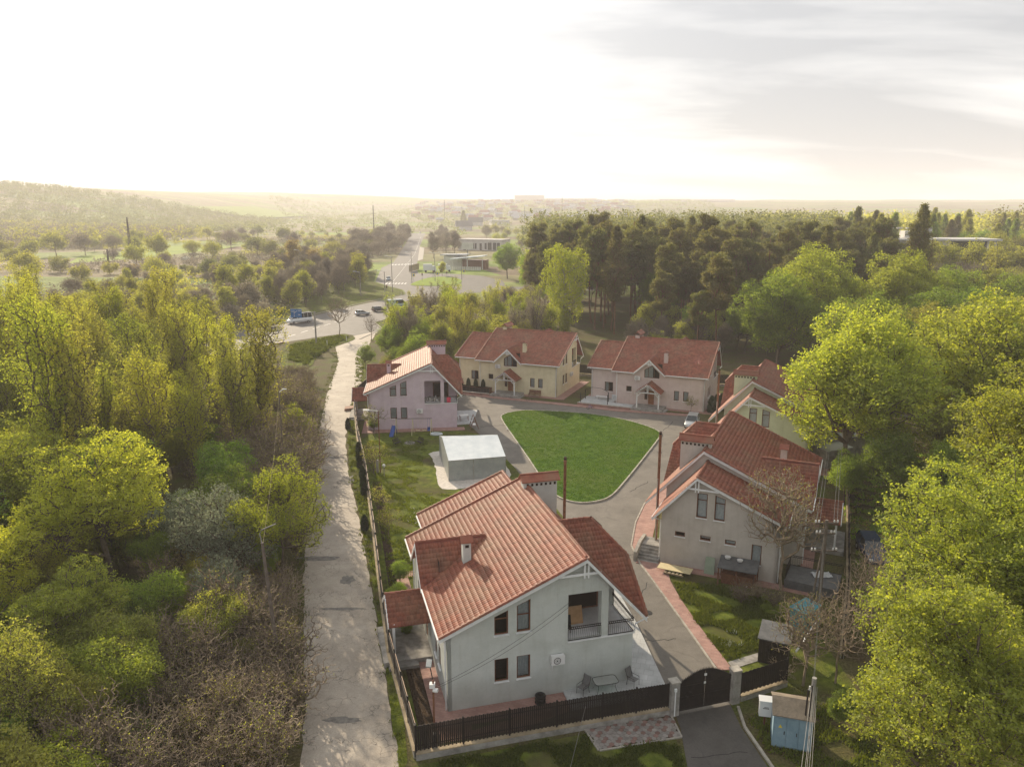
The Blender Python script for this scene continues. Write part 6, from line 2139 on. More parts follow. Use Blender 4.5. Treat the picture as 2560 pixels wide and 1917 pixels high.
yardbench(-14.75, 94.9, rad(60), 'dark bench left of the fire pit in the yard')
yardbench(-12.0, 95.3, rad(-50), 'dark bench right of the fire pit in the yard')
T = thing('fire_pit', 'ring of stones of a fire pit in the yard lawn', 'fire pit', (-13.3, 95.9, 0))
random.seed(3)
for k in range(11):
    a = k * 2 * math.pi / 11
    b = MB()
    r = .14
    b.prism([(.55 * math.cos(a) + r * math.cos(t) * random.uniform(.7, 1.2), .45 * math.sin(a) + r * math.sin(t) * random.uniform(.7, 1.2), 0) for t in np.linspace(0, 2 * math.pi, 6, endpoint=False)], (0, 0, .13))
    b.build('stone', MT['concrete'], T)
T = thing('paddling_pool', 'round white paddling pool beside the tarpaulin garage', 'pool', (-10.2, 99.6, 0))
MB().tube([(.75 * math.cos(t), .45 * math.sin(t), .17) for t in np.linspace(0, 2 * math.pi, 19)], .13, 6, False).build('rim', MT['tarplight'], T, True)
MB().poly([(.7 * math.cos(t), .4 * math.sin(t), .1) for t in np.linspace(0, 2 * math.pi, 16, endpoint=False)]).build('pool_floor', MT['tarpgrey'], T)
T = thing('outdoor_table', 'white outdoor table on the lilac house terrace', 'table', (-6.9, 106.8, .1), rad(15))
MB().box(-.6, .6, -.45, .45, .70, .75).build('tabletop', MT['steelwhite'], T)
for sx in (-.55, .55):
    for sy in (-.4, .4):
        MB().box(sx - .03, sx + .03, sy - .03, sy + .03, 0, .7).build('leg', MT['wood'], T)
T = thing('outdoor_chair', 'brown chair left of the white outdoor table', 'chair', (-8.1, 106.6, .1), rad(80))
MB().box(-.25, .25, -.25, .25, .4, .45).build('seat', MT['wood'], T)
MB().prism([(-.25, .22, .45), (.25, .22, .45), (.25, .3, .95), (-.25, .3, .95)], (0, .04, 0)).build('backrest', MT['wood'], T)
for sx in (-.22, .22):
    for sy in (-.22, .22):
        MB().box(sx - .02, sx + .02, sy - .02, sy + .02, 0, .4).build('leg', MT['wood'], T)
sheet('side_terrace', [(-9.3, 104.2), (-5.6, 105.0), (-5.2, 112.5), (-8.3, 112)], .1, MT['terrace'], .1)
T = thing('wooden_swing_bench', 'dark wooden swing bench by the drive at the lilac house corner', 'swing bench', (-5.3, 103.0, 0), rad(100))
for sx in (-.75, .75):
    MB().beam((sx, -.6, 0), (sx, 0, 1.75), .07, .07).beam((sx, .6, 0), (sx, 0, 1.75), .07, .07).beam((sx, -.4, .6), (sx, .4, .6), .05, .05).build('leg', MT['wood'], T)
MB().beam((-.85, 0, 1.75), (.85, 0, 1.75), .08, .08).build('top_bar', MT['wood'], T)
MB().box(-.6, .6, -.25, .2, .5, .55).prism([(-.6, .2, .55), (.6, .2, .55), (.6, .32, 1.0), (-.6, .32, 1.0)], (0, .04, 0)).build('seat', MT['steelwhite'], T)
for x, y, s, lab in [(-13.2, 71.5, .85, 'young fruit tree nearest the grey house in the soil strip'), (-15.6, 83.5, 1.05, 'young fruit tree in the middle of the yard fence'), (-18.2, 98.3, 1.15, 'young fruit tree in front of the lilac house'), (-11.3, 66.5, .8, 'second young tree in the soil strip behind the grey house')]:
    plant('sapling', x, y, lab, 'tree', 'young trees along the yard fence', s)
for i, (x, y) in enumerate([(-21.8, 102.5), (-18.2, 91.5), (-17.6, 88.7), (-17.0, 86.2), (-16.0, 82.5), (-15.4, 79.8), (-14.9, 77.6), (-13.1, 68.3)]):
    plant('thuja', x - .9, y, 'small dark conifer planted in the grass strip along the lane', 'shrub', 'small conifers along the lane', .75)
plant('willow', -18.9, 101.5, 'dark green bush at the left corner of the lilac house', 'shrub', None, .3)
plant('gtree1', -8.7, 53.6, 'leafy green bush between the fence and the grey house', 'shrub', None, .28)
plant('gtree1', -9.2, 58.0, 'second leafy bush between the fence and the grey house', 'shrub', None, .24)
plant('gtree1', -7.6, 49.9, 'small bush by the porch of the grey house', 'shrub', None, .2)

# front of the cream and pink houses
for h, x0, n_, lab in (('C', -16.9, 4, 'cone shaped thuja in the planter before the cream house'), ):
    for k in range(n_):
        x, y, _ = w2(h, -16.9 + k * 1.35, -9.9)
        plant('thuja', x, y, lab, 'shrub', 'thujas in the long planter', .72, z=.75)
    x, y, _ = w2(h, -14.6, -9.9)
    T = thing('planter', 'long dark wooden planter before the cream house', 'planter', (x, y, 0), rad(-22.6))
    MB().box(-3.1, 3.1, -.5, .5, .1, .95).build('planter_box', MT['wood'], T)
    MB().box(-3.0, 3.0, -.4, .4, .951, .97).build('soil', MT['soil'], T)
    b = MB()
    for i in range(12):
        b.box(-3.1 + i * .52, -3.1 + i * .52 + .49, -.53, -.502, .12, .93)
    b.build('plank', MT['fence'], T)
    x, y, _ = w2(h, -4.0, -9.3)
    T = thing('wooden_bench', 'brown wooden bench against the cream house', 'bench', (x, y, .07), rad(-22.6))
    b = MB()
    for k in range(3):
        b.box(-1, 1, -.3 + k * .17, -.16 + k * .17, .42, .46)
    b.build('seat', MT['wood'], T)
    b = MB()
    for k in range(3):
        b.box(-1, 1, .28, .32, .55 + k * .16, .68 + k * .16)
    b.build('backrest', MT['wood'], T)
    for sx in (-.95, 0, .95):
        MB().box(sx - .03, sx + .03, -.3, -.24, 0, .42).box(sx - .03, sx + .03, .22, .28, 0, .95).build('leg', MT['wood'], T)
lw = MB()
for h in 'CE':
    T = thing('low_brick_wall', 'low red brick wall before the %s house' % ('cream' if h == 'C' else 'pink'), 'wall', (*w2(h, 0, 0)[:2], 0), rad(-22.6 if h == 'C' else -23.4), 'low red brick walls')
    MB().box(-19.2, -10.85, -12.0, -11.7, 0, .42).build('brick_course', MT['redpath'], T)
    MB().box(-19.25, -10.82, -12.05, -11.65, .421, .48).build('coping', MT['kerb'], T)
x, y, _ = w2('E', 0, 0)
T = thing('raised_terrace', 'raised tiled terrace with dark posts and white bench left of the pink house porch', 'terrace', (x, y, 0), rad(-23.4))
MB().box(-19.2, -10.85, -11.68, -9.65, 0, .40).box(-19.2, -14.2, -9.65, -7.1, .08, .40).build('terrace_floor', MT['terrace'], T)
for px, py in ((-18.9, -11.4), (-18.9, -9.0), (-15.0, -9.5), (-14.6, -11.3)):
    MB().box(px - .05, px + .05, py - .05, py + .05, .4, 1.9).build('post', MT['iron'], T)
b = MB()
b.beam((-18.9, -11.4, 1.3), (-18.9, -9.0, 1.3), .04, .05).beam((-18.9, -11.4, .9), (-18.9, -9.0, .9), .04, .05)
b.tube([(-18.9, -9.0, 1.9), (-17.8, -9.0, 2.35), (-16.2, -9.2, 2.35), (-15.0, -9.5, 1.9)], .03, 5)
b.build('rail', MT['iron'], T)
x, y, _ = w2('E', -16.3, -8.3)
T = thing('white_bench', 'white bench on the raised terrace of the pink house', 'bench', (x, y, .4), rad(-23.4))
MB().box(-1, 1, -.25, .25, .42, .5).build('seat', MT['steelwhite'], T)
MB().box(-.9, -.8, -.2, .2, 0, .42).build('leg', MT['steelwhite'], T)
MB().box(.8, .9, -.2, .2, 0, .42).build('leg', MT['steelwhite'], T)
x, y, _ = w2('E', -14.4, -8.6)
T = thing('pale_cushions', 'heap of pale cushions beside the white bench', 'cushions', (x, y, .4))
for k in range(4):
    MB().prism([(-.35 + .1 * k, -.2, .02 + .24 * k), (.25 + .1 * k, -.25, .02 + .24 * k), (.3, .25, .05 + .24 * k), (-.3, .22, .05 + .24 * k)], (.02, 0, .2)).build('cushion', MT['curtain'], T)
for k in range(5):
    x, y, _ = w2('E', .6 + k * .55, -8.4 + k * 1.1)
    plant('thuja', x, y, 'dark thuja in the row at the right corner of the pink house', 'shrub', 'thujas beside the pink house', 1.25)
plant('sapling', *w2('E', -2.0, -10.2)[:2], 'bare young tree before the pink house', 'tree', None, .7)
for (cx_, cy_, lab, c_) in [(2.9, 118.2, 'child bicycle lying on the drive before the cream house porch', 'iron'), (11.9, 113.4, 'second small bicycle lying at the brick walk', 'bluepl')]:
    T = thing('bicycle', lab, 'bicycle', (cx_, cy_, .05), rad(20))
    for sx in (-.4, .4):
        w_ = MB().tube([(sx + .24 * math.cos(t), .24 * math.sin(t) * .95, .03 + .1 * (math.sin(t) + 1)) for t in np.linspace(0, 2 * math.pi, 15)], .025, 4, False).build('wheel', MT['rubber'], T)
    MB().tube([(-.4, 0, .13), (0, .1, .25), (.4, 0, .13)], .02, 4).tube([(0, .1, .25), (-.1, .45, .35)], .02, 4).tube([(.3, .05, .2), (.2, .5, .4)], .02, 4).tube([(.05, .5, .4), (.35, .5, .45)], .02, 4).build('bicycle_frame', MT[c_], T)
for x, y in [(-.7, 101.9)]:
    MB().tube([(x, y, .13), (x, y, .35)], [.12, .05], 8).build('white_ball', MT['steelwhite'], None, label='white garden lamp ball on the oval lawn edge', cat='lamp')

# ---------------------------------------------------------------- clutter beside house D
steps = MB()
for k in range(5):
    steps.box(-18.55 + 0, -17.55, 2.6 + .32 * (4 - k), 4.2 + .0, 0, 0.0001 + .19 * (k + 1) * 0 + .2) if False else None
x, y, _ = w2('D', -17.6, 3.7)
T = thing('concrete_steps', 'concrete steps with side wall at the left corner of the beige house', 'steps', (x, y, 0), rad(65.7))
MB().box(-.1, 1.6, -1.1, 1.0, 0, 1.05).build('landing', MT['concrete'], T)
for k in range(5):
    MB().box(-.1 - .28 * (k + 1), -.1 - .28 * k, -1.1, .75, 0, 1.05 - .19 * (k + 1)).build('step', MT['concrete'], T)
MB().prism([(-1.6, .75, 0), (1.6, .75, 0), (1.6, .75, 1.25), (-.1, .75, 1.25), (-1.6, .75, .85)], (0, .28, 0)).build('side_wall', MT['kerb'], T)
MT['osb'] = mat('pale_chipboard', (0.50, 0.42, 0.24), (0.60, 0.52, 0.32), 6, .8)
T = thing('chipboard_sheet', 'large pale chipboard sheet lying on pallets beside the beige house', 'board', (13.7, 59.6, 0), rad(-27))
MB().box(-1.4, 1.4, -.55, .55, .38, .41).build('board', MT['osb'], T)
b = MB()
for k in range(5):
    b.box(-.7 + k * .32, -.5 + k * .32, -.9, .3, .26, .30)
b.box(-.7, .9, -.85, -.75, .14, .26).box(-.7, .9, .1, .2, .14, .26)
b.build('pallet', MT['capstone'], T)
T = thing('white_sack', 'white rubbish sacks against the beige house', 'sacks', (16.4, 60.2, 0))
for k, (sx, sy) in enumerate([(0, 0), (.4, -.1), (.2, .25)]):
    b = MB()
    n = 9
    for j in range(5):
        r = [.2, .28, .25, .14, .05][j]
        b.v += [(sx + r * math.cos(t) * random.uniform(.85, 1.15), sy + r * math.sin(t) * random.uniform(.85, 1.15), j * .12) for t in np.linspace(0, 2 * math.pi, n, endpoint=False)]
    b.f = [(i * n + j, i * n + (j + 1) % n, (i + 1) * n + (j + 1) % n, (i + 1) * n + j) for i in range(4) for j in range(n)]
    b.build('sack', MT['steelwhite'], T, True)
MT['palegreen'] = mat('pale_green_door', (0.24, 0.30, 0.22), (0.30, 0.35, 0.27), 2, .6)
x, y, _ = w2('D', -18.85, -1.75)
T = thing('loose_door', 'pale green door panel leaning on the beige house wall', 'door', (x, y, .05), rad(65.7))
MB().prism([(-.35, -.42, 0), (-.35, .42, 0), (.12, .38, 1.35), (.12, -.38, 1.35)], (-.04, 0, 0)).build('door_panel', MT['palegreen'], T)
# lean-to shed with basins on its roof
x, y, _ = w2('D', -19.7, -4.1)
T = thing('lean_to_shed', 'low dark roofed lean-to with basins on top at the beige house', 'shed', (x, y, 0), rad(65.7))
MB().prism([(-.9, -1.6, 1.45), (.95, -1.6, 1.75), (.95, 1.5, 1.75), (-.9, 1.5, 1.45)], (0, 0, .07)).build('roof', MT['greydeck'], T)
for px, py in ((-.8, -1.5), (-.8, 1.4), (.8, -1.5), (.8, 1.4), (-.8, 0)):
    MB().box(px - .05, px + .05, py - .05, py + .05, 0, 1.5).build('post', MT['wood'], T)
MB().box(-.6, .7, -1.3, 1.2, 0.05, .9).build('stored_crates', MT['wood'], T)
for px, py, r in ((.5, .9, .26), (.3, -.1, .24)):
    x2, y2 = w2('D', -19.7 + px, -4.1 + py)[:2]
    MB().tube([(x2, y2, 1.80), (x2, y2, 1.95)], [r * .8, r], 14).build('basin', MT['steelwhite'], None, label='pale blue round basin on the lean-to roof' if px > .4 else 'white round basin on the lean-to roof edge', cat='basin')
T = thing('ladder', 'white aluminium ladder lying by the lean-to', 'ladder', (19.3, 57.6, .1), rad(75))
MB().beam((-.9, -.2, .05), (.9, -.2, .5), .05, .05).beam((-.9, .2, .05), (.9, .2, .5), .05, .05).build('rail', MT['steelwhite'], T)
for k in range(6):
    MB().beam((-.8 + k * .3, -.2, .08 + k * .075), (-.8 + k * .3, .2, .08 + k * .075), .04, .03).build('rung', MT['steelwhite'], T)
MT['brushheap'] = MT['twig']
T = thing('raised_deck', 'grey deck platform with black railing right of the beige house', 'deck', (24.4, 57.3, 0), rad(-28))
MB().box(-2.0, 2.0, -1.5, 1.5, 0, .75).build('deck_floor', MT['greydeck'], T)
railing('railing', T, [((-2.0, 1.45), (2.0, 1.45)), ((-1.95, -1.4), (-1.95, 1.4))], .75, .9, False, .18)
x, y = 25.6, 57.4
T = thing('cloth_heap', 'crumpled pale cloth heap on the grey deck', 'cloth', (25.2, 57.6, .78))
b = MB()
rr = np.random.default_rng(8)
n = 9
for j in range(n):
    for i in range(n):
        b.v.append(((i / (n - 1) - .5) * 1.5, (j / (n - 1) - .5) * .9, max(0.02, .35 * math.exp(-((i - 4) ** 2 + (j - 4) ** 2) / 9) + rr.normal() * .05)))
b.f = [(j * n + i, j * n + i + 1, (j + 1) * n + i + 1, (j + 1) * n + i) for j in range(n - 1) for i in range(n - 1)]
b.build('cloth', MT['curtain'], T)
MT['teal'] = mat('teal_plastic', (0.025, 0.20, 0.26), (0.04, 0.26, 0.32), 1.5, .4)
T = thing('teal_container', 'teal blue lidded container behind the black shed', 'container', (21.3, 50.8, 0), rad(38))
MB().box(-1.05, 1.05, -.6, .6, 0.05, 1.65).build('container_body', MT['teal'], T)
for x0, x1 in ((-1.1, -.03), (.03, 1.1)):
    MB().prism([(x0, -.66, 1.66), (x1, -.66, 1.66), (x1, .66, 1.76), (x0, .66, 1.76)], (0, 0, .1)).build('lid', MT['teal'], T)
b = MB()
for k in range(9):
    b.box(-1.0 + k * .24, -.94 + k * .24, -.64, -.602, .1, 1.6)
b.build('rib', MT['teal'], T)
T = thing('black_shed', 'black box shed with grey lid right of the garden path', 'shed', (17.9, 47.1, 0), rad(-25))
MB().box(-.95, .95, -1.0, 1.0, 0, 1.75).build('shed_body', MT['fence'], T)
MB().prism([(-1.05, -1.1, 1.76), (1.05, -1.1, 1.76), (1.05, 1.1, 2.02), (-1.05, 1.1, 2.02)], (0, 0, .06)).build('roof', MT['greydeck'], T)
b = MB()
for k in range(8):
    b.box(-.94 + k * .24, -.94 + k * .24 + .21, -1.03, -1.001, .04, 1.7)
b.build('board', MT['fence'], T)
MB().beam((19.0, 46.2, 1.0), (22.0, 50.0, 1.3), .12, .08).build('white_post', MT['steelwhite'], None, label='white post lying between the black shed and teal container', cat='post')
plant('baretree0', 21.6, 56.6, 'tall leafless tree in front of the beige house wall', 'tree', None, .86, rz=1.2, sz=1.15)
plant('baretree0', 18.7, 43.9, 'leafless tree beside the small blue transformer hut', 'tree', None, .62, rz=3.0)
plant('baretree1', 20.9, 44.2, 'bare tree behind the transformer hut', 'tree', None, .8, rz=5)
scatter([(17.5, 56), (23, 54), (24, 50), (20, 45), (16, 53)], 2.5, 41, ['bare0'], 'tangled leafless shrub in the side garden', 'tangled shrubs in the side garden', .30, .48, (None,), 'shrub', avoid=[(21.0, 50.3, 3.4), (20.2, 48.6, 2.2), (18, 47, 2.0)])
plant('bare0', 17.4, 44.3, 'pale flowering shrub at the garden path', 'shrub', None, .33, leaf='leafgrey')
plant('gtree1', 22.5, 40.5, 'low green shrub right of the utility pole', 'shrub', None, .42)
plant('gtree1', 19.6, 40.0, 'dark green shrub behind the transformer hut', 'shrub', None, .3)

# ---------------------------------------------------------------- transformer hut, meter box, poles
MT['bluesteel'] = mat('faded_blue_steel', (0.17, 0.27, 0.34), (0.23, 0.34, 0.41), 1.5, .6, .01, 8)
MT['hutroof'] = mat('weathered_hut_roof', (0.15, 0.125, 0.095), (0.23, 0.19, 0.145), 1.5, .8, .02, 6)
T = thing('transformer_hut', 'small faded blue steel transformer hut with weathered roof', 'transformer hut', (16.05, 38.75, 0), rad(-16))
MB().box(-1.05, 1.05, -.9, .9, .05, 2.1).build('hut_body', MT['bluesteel'], T)
MB().prism([(-1.15, -1.05, 2.11), (1.15, -1.05, 2.11), (1.15, .1, 2.62), (-1.15, .1, 2.62)], (0, 0, .06)).prism([(-1.15, .1, 2.62), (1.15, .1, 2.62), (1.15, 1.05, 2.2), (-1.15, 1.05, 2.2)], (0, 0, .06)).build('roof', MT['hutroof'], T)
for x0, x1 in ((-.98, -.36), (-.32, .30), (.34, .96)):
    d_ = MB().box(x0, x1, -.93, -.902, .15, 1.95).build('door', MT['bluesteel'], T)
    MB().box(x1 - .1, x1 - .06, -.96, -.931, .95, 1.15).build('handle', MT['iron'], d_)
MT['yellow'] = mat('warning_yellow', (0.7, 0.55, 0.05), None, 1, .6)
MB().prism([(-.78, -.936, 1.35), (-.56, -.936, 1.35), (-.67, -.936, 1.55)], (0, .004, 0)).build('warning_sign', MT['yellow'], T)
T = thing('meter_box', 'white meter cabinet on a post left of the transformer hut', 'meter box', (14.95, 40.0, 0), rad(-12))
MB().box(-.36, .36, -.2, .2, .75, 1.75).build('cabinet', MT['steelwhite'], T)
MB().prism([(-.4, -.26, 1.751), (.4, -.26, 1.751), (.4, .26, 1.82), (-.4, .26, 1.82)], (0, 0, .04)).build('cabinet_roof', MT['steelwhite'], T)
MB().box(-.05, .05, -.05, .05, 0, .75).build('post', MT['wood'], T)
MB().box(-.1, .16, -.206, -.201, 1.35, 1.38).box(-.16, .18, -.206, -.201, 1.27, 1.31).build('label_plate', MT['iron'], T)


def wires(name, label, runs, r=.012, m='iron', n=14):
    b = MB()
    for p0, p1, sag in runs:
        p0, p1 = np.array(p0, float), np.array(p1, float)
        b.tube([tuple(p0 + (p1 - p0) * t - np.array([0, 0, sag * 4 * t * (1 - t)])) for t in np.linspace(0, 1, n)], r, 3, False)
    return b.build(name, MT[m], None, label=label, cat='wires')


T = thing('utility_pole', 'tall timber utility pole with two crossarms and insulators', 'utility pole', (22.7, 51.9, 0))
MB().tube([(0, 0, 0), (0, 0, 8.0)], [.17, .12], 8).build('pole', MT['poletimber'], T)
MB().tube([(-1.1, -.8, 0), (-.1, -.05, 6.2)], .07, 6).build('brace', MT['poletimber'], T)
for z, w_ in ((7.75, .85), (6.95, .7), (5.6, .95)):
    MB().beam((-w_, 0, z), (w_, 0, z), .09, .1).build('crossarm', MT['poletimber'], T)
    for sx in (-w_ + .06, -w_ + .3, w_ - .3, w_ - .06):
        MB().tube([(sx, 0, z + .05), (sx, 0, z + .12), (sx, 0, z + .24)], [.03, .07, .05], 7).build('insulator', MT['steelwhite'], T)
tp = (22.7, 51.9)
wires('overhead_wires', 'pale overhead wires running away from the timber pole', [((tp[0] + dx, tp[1], 8.0), (33.3 + dx, 76, 5.8), .5) for dx in (-.75, -.5, .5, .75)], .018, 'concrete')
T = thing('utility_pole', 'concrete pole with cable bundle beside the transformer hut', 'utility pole', (16.75, 37.9, 0))
MB().tube([(0, 0, 0), (0, 0, 4.6)], [.16, .13], 8).build('pole', MT['concrete'], T)
MB().tube([(-.25, -.1, 3.9), (-.25, -.1, 4.15)], .05, 7).build('insulator', MT['steelwhite'], T)
MB().tube([(-.35, -.05, .0), (-.30, -.05, 3.9), (0, 0, 4.2)], .05, 5).tube([(-.15, -.16, 0), (-.14, -.14, 4.2)], .03, 5).build('cable_duct', MT['iron'], T)
wires('overhead_wires', 'bundle of twisted cables from the concrete pole down to the lower right', [((16.7 + dx, 37.8, 4.1), (13.9 + dx * 2, 31.5, 1.6 + dz), .25) for dx, dz in ((0, 0), (.12, .15), (-.12, .1), (.05, -.2), (.2, -.1))], .013, 'concrete')
wires('overhead_wires', 'cables between the concrete pole and the timber pole', [((16.75, 37.9, 4.3), (22.7, 51.9, 5.7), .5), ((16.7, 37.9, 4.4), (22.6, 51.9, 7.0), .5)], .013, 'concrete')
T = thing('yard_lamp', 'thin brown lamp post with solar head and camera at the fence corner', 'lamp post', (-4.35, 37.7, 0))
MB().tube([(0, 0, 0), (0, 0, 4.6)], .055, 7).build('pole', MT['wood'], T)
MB().tube([(0, 0, 4.5), (-.12, .25, 4.9), (-.22, .45, 5.2)], .03, 5).build('arm', MT['iron'], T)
MB().prism([(-.42, .3, 5.18), (-.12, .25, 5.18), (-.12, .75, 5.32), (-.42, .8, 5.32)], (0, 0, .07)).build('lamp_head', MT['tarpgrey'], T)
MB().tube([(.0, -.02, 4.0), (.25, -.1, 4.0)], .12, 8).box(-.2, .1, -.15, .15, 4.15, 4.4).build('camera_box', MT['steelwhite'], T)
MB().box(-.14, .14, -.25, -.05, -.02, 1.35).build('stub_post', MT['concrete'], T)
T = thing('yard_lamp', 'thin dark lamp post in the soil strip left of the tarpaulin garage', 'lamp post', (-15.2, 84.5, 0))
MB().tube([(0, 0, 0), (0, 0, 7.4)], .06, 7).build('pole', MT['wood'], T)
MB().tube([(0, 0, 7.4), (-1.1, 0, 7.5)], .04, 6).box(-1.7, -1.0, -.12, .12, 7.45, 7.56).build('lamp_head', MT['steelwhite'], T)
MB().box(-.45, -.2, -.2, .05, 0, 1.6).build('stub_post', MT['concrete'], T)
T = thing('garden_lamp', 'small white globe lamp beside the thin lamp post', 'lamp', (-14.6, 83.4, 0))
MB().tube([(0, 0, 0), (0, 0, 1.1)], .05, 7).build('pole', MT['concrete'], T)
MB().tube([(0, 0, 1.05), (0, 0, 1.2), (0, 0, 1.38), (0, 0, 1.45)], [.08, .19, .16, .05], 10).build('globe', MT['steelwhite'], T, True)
T = thing('street_lamp', 'leaning concrete street lamp in the thicket left of the lane', 'street lamp', (-15.2, 45.0, 0))
MB().tube([(0, 0, 0), (-.6, .2, 9.3)], [.15, .10], 8).build('pole', MT['poletimber'], T)
MB().tube([(-.6, .2, 9.2), (-.72, .2, 9.9), (-.6, .25, 10.15), (.3, .4, 10.5)], .035, 6).build('arm', MT['concrete'], T)
MB().box(-.93, -.86, .2, .3, 1.4, 1.7).build('number_tag', MT['yellow'], T).location = (.78, -.35, 0)
T = thing('street_lamp', 'street lamp rising from the upper thicket beside the lane', 'street lamp', (-22.8, 73.2, 0))
MB().tube([(0, 0, 0), (0, 0, 12.4)], [.09, .05], 8).build('pole', MT['poletimber'], T)
MB().tube([(0, 0, 12.3), (.4, .2, 12.6)], .03, 6).box(.3, .7, .1, .25, 12.55, 12.63).build('lamp_head', MT['steelwhite'], T)
wires('overhead_wires', 'thin wires above the lane thicket', [((-15.8, 45.2, 9.0), (-22.8, 73.2, 12.0), .6), ((-22.8, 73.2, 12.0), (-34, 118, 12.2), 1.0)], .010, 'capstone')
wires('overhead_wires', 'two thin cables crossing the front of the grey house', [((-4.35, 37.7, 4.1), (*w2('A', -.3, -.9)[:2], 6.4), .35), ((-4.35, 37.7, 4.0), (*w2('A', -.3, -.8)[:2], 6.2), .45)], .011, 'iron')
wires('overhead_wires', 'thin guy wire in front of the picket fence', [((4.3, 39.6, 1.6), (2.6, 34.0, .2), .05)], .012, 'concrete')
for x, y, h_, lab in [(-39.3, 238.5, 10.5, 'lamp post at the near edge of the junction bank'), (-43.0, 277.4, 12.5, 'taller lamp post at the tip of the grass bank'), (-31.5, 317, 11.5, 'double armed lamp post on the traffic island'), (-40.0, 309, 12, 'lamp post at the left end of the traffic island'), (-21.2, 327, 8, 'curved lamp post before the filling station'),
                      (-52.2, 266, 8, 'short lamp post on the grass bank under the trees'), (-89, 327, 12, 'lamp post left of the junction trees'), (-168, 441, 9.7, 'old lamp pole in the valley at the left')]:
    T = thing('street_lamp', lab, 'street lamp', (x, y, 0))
    MB().tube([(0, 0, 0), (0, 0, h_)], [.16, .09], 6).build('pole', MT['concrete'], T)
    MB().tube([(0, 0, h_), (-1.6, -.3, h_ + .35)], .06, 5).box(-2.3, -1.5, -.5, -.15, h_ + .3, h_ + .45).build('lamp_head', MT['steelwhite'], T)
    if 'double' in lab:
        MB().tube([(0, 0, h_), (1.6, .3, h_ + .35)], .06, 5).box(1.5, 2.3, .15, .5, h_ + .3, h_ + .45).build('lamp_head', MT['steelwhite'], T)
for x, y, h_, lab in [(-127, 722, 31, 'tall thin mast behind the far road trees'), (-113, 1321, 36, 'thin mast before the far town'), (-225.5, 461, 24, 'tall lattice power mast in the left valley'), (95, 1500, 38, 'thin mast above the far town, right'), (20, 1250, 26, 'slender mast in the fields before the town'), (-205, 395, 9, 'short pole in the left valley')]:
    T = thing('power_mast', lab, 'mast', (x, y, 0))
    T.location.z = float(height(x, y))
    w_ = .75 if 'lattice' in lab else .35
    b = MB()
    for sx, sy in ((-1, -1), (1, -1), (1, 1), (-1, 1)):
        b.tube([(sx * w_, sy * w_, 0), (sx * .15, sy * .15, h_)], .14, 4)
    k = int(h_ / 2.5)
    for i in range(k):
        t0, t1 = i / k, (i + 1) / k
        s0, s1 = w_ + (.15 - w_) * t0, w_ + (.15 - w_) * t1
        b.tube([(-s0, -s0, h_ * t0), (s1, -s1, h_ * t1)], .07, 3).tube([(s0, s0, h_ * t0), (-s1, s1, h_ * t1)], .07, 3)
    b.build('mast_lattice', MT['iron'], T)
    for z in (.86, .76):
        MB().beam((-2.2, 0, h_ * z), (2.2, 0, h_ * z), .15, .15).build('crossarm', MT['iron'], T)
# direction sign by the main road
MT['signblue'] = mat('sign_blue', (0.04, 0.15, 0.38), None, 1, .4)
T = thing('direction_sign', 'blue direction sign on a cantilever arm over the main road', 'road sign', (-43.7, 169.6, 0), rad(-5))
MB().box(-.14, .14, -.14, .14, 0, 7.4).build('pole', MT['concrete'], T)
MB().beam((0, 0, 7.2), (-5.4, 0, 7.2), .14, .14).build('arm', MT['concrete'], T)
s_ = MB().box(-5.4, -2.9, -.15, -.08, 6.0, 7.9).build('sign_board', MT['signblue'], T)
b = MB()
b.tube([(-4.6, -.17, 6.2), (-4.6, -.17, 7.0), (-3.9, -.17, 7.5)], .05, 4)
b.tube([(-4.6, -.17, 7.0), (-4.6, -.17, 7.6)], .05, 4).box(-5.2, -4.8, -.165, -.155, 7.3, 7.42).box(-3.7, -3.05, -.165, -.155, 7.5, 7.6).box(-3.7, -3.2, -.165, -.155, 6.6, 6.7)
b.build('sign_lettering', MT['steelwhite'], s_)
b = MB().tube([(-.25, 0, 0), (.25, 0, 7.4)], .04, 4)
MT['asphaltred'] = mat('lamp_red', (0.5, 0.03, 0.02), None, 1, .5)
for x, y, rz, lab in [(-43.5, 268.0, 0, 'traffic light on the grass bank'), (-36.9, 318, 0, 'traffic light left on the island'), (-33.5, 329, 0, 'traffic light in the middle of the island'), (-27.5, 327, 0, 'traffic light right on the island')]:
    T = thing('traffic_light', lab, 'traffic light', (x, y, 0), rz)
    MB().tube([(0, 0, 0), (0, 0, 2.6)], .07, 6).build('pole', MT['concrete'], T)
    MB().box(-.2, .2, -.15, .15, 2.4, 3.5).build('signal_head', MT['iron'], T)
    MB().box(-.11, .11, -.17, -.151, 3.1, 3.35).build('lamp', MT['asphaltred'], T)
for x, y, lab in [(-40.0, 315, 'yellow bordered crossing sign left of the island'), (-31.0, 322, 'yellow bordered crossing sign on the island'), (-20.8, 335, 'yellow bordered crossing sign right of the island')]:
    T = thing('crossing_sign', lab, 'road sign', (x, y, 0))
    MB().tube([(0, 0, 0), (0, 0, 2.4)], .05, 5).build('pole', MT['concrete'], T)
    q = MB().box(-.55, .55, -.05, .0, 2.3, 3.4).build('sign_board', MT['yellow'], T)
    MB().box(-.32, .32, -.06, -.051, 2.5, 3.2).build('pictogram', MT['signblue'], q)
for x, y in [(-40.9, 168), (-37.8, 173.6), (-38.3, 266), (-36.9, 272), (-42.6, 258.6)]:
    T = thing('marker_post', 'small white marker post on the grass edge by the road', 'marker post', (x, y, 0), 0, 'white marker posts')
    MB().box(-.06, .06, -.06, .06, 0, 1.2).build('post', MT['steelwhite'], T)
T = thing('road_wall', 'dark retaining wall with railing under the main road', 'wall', (0, 0, 0))
b = MB()
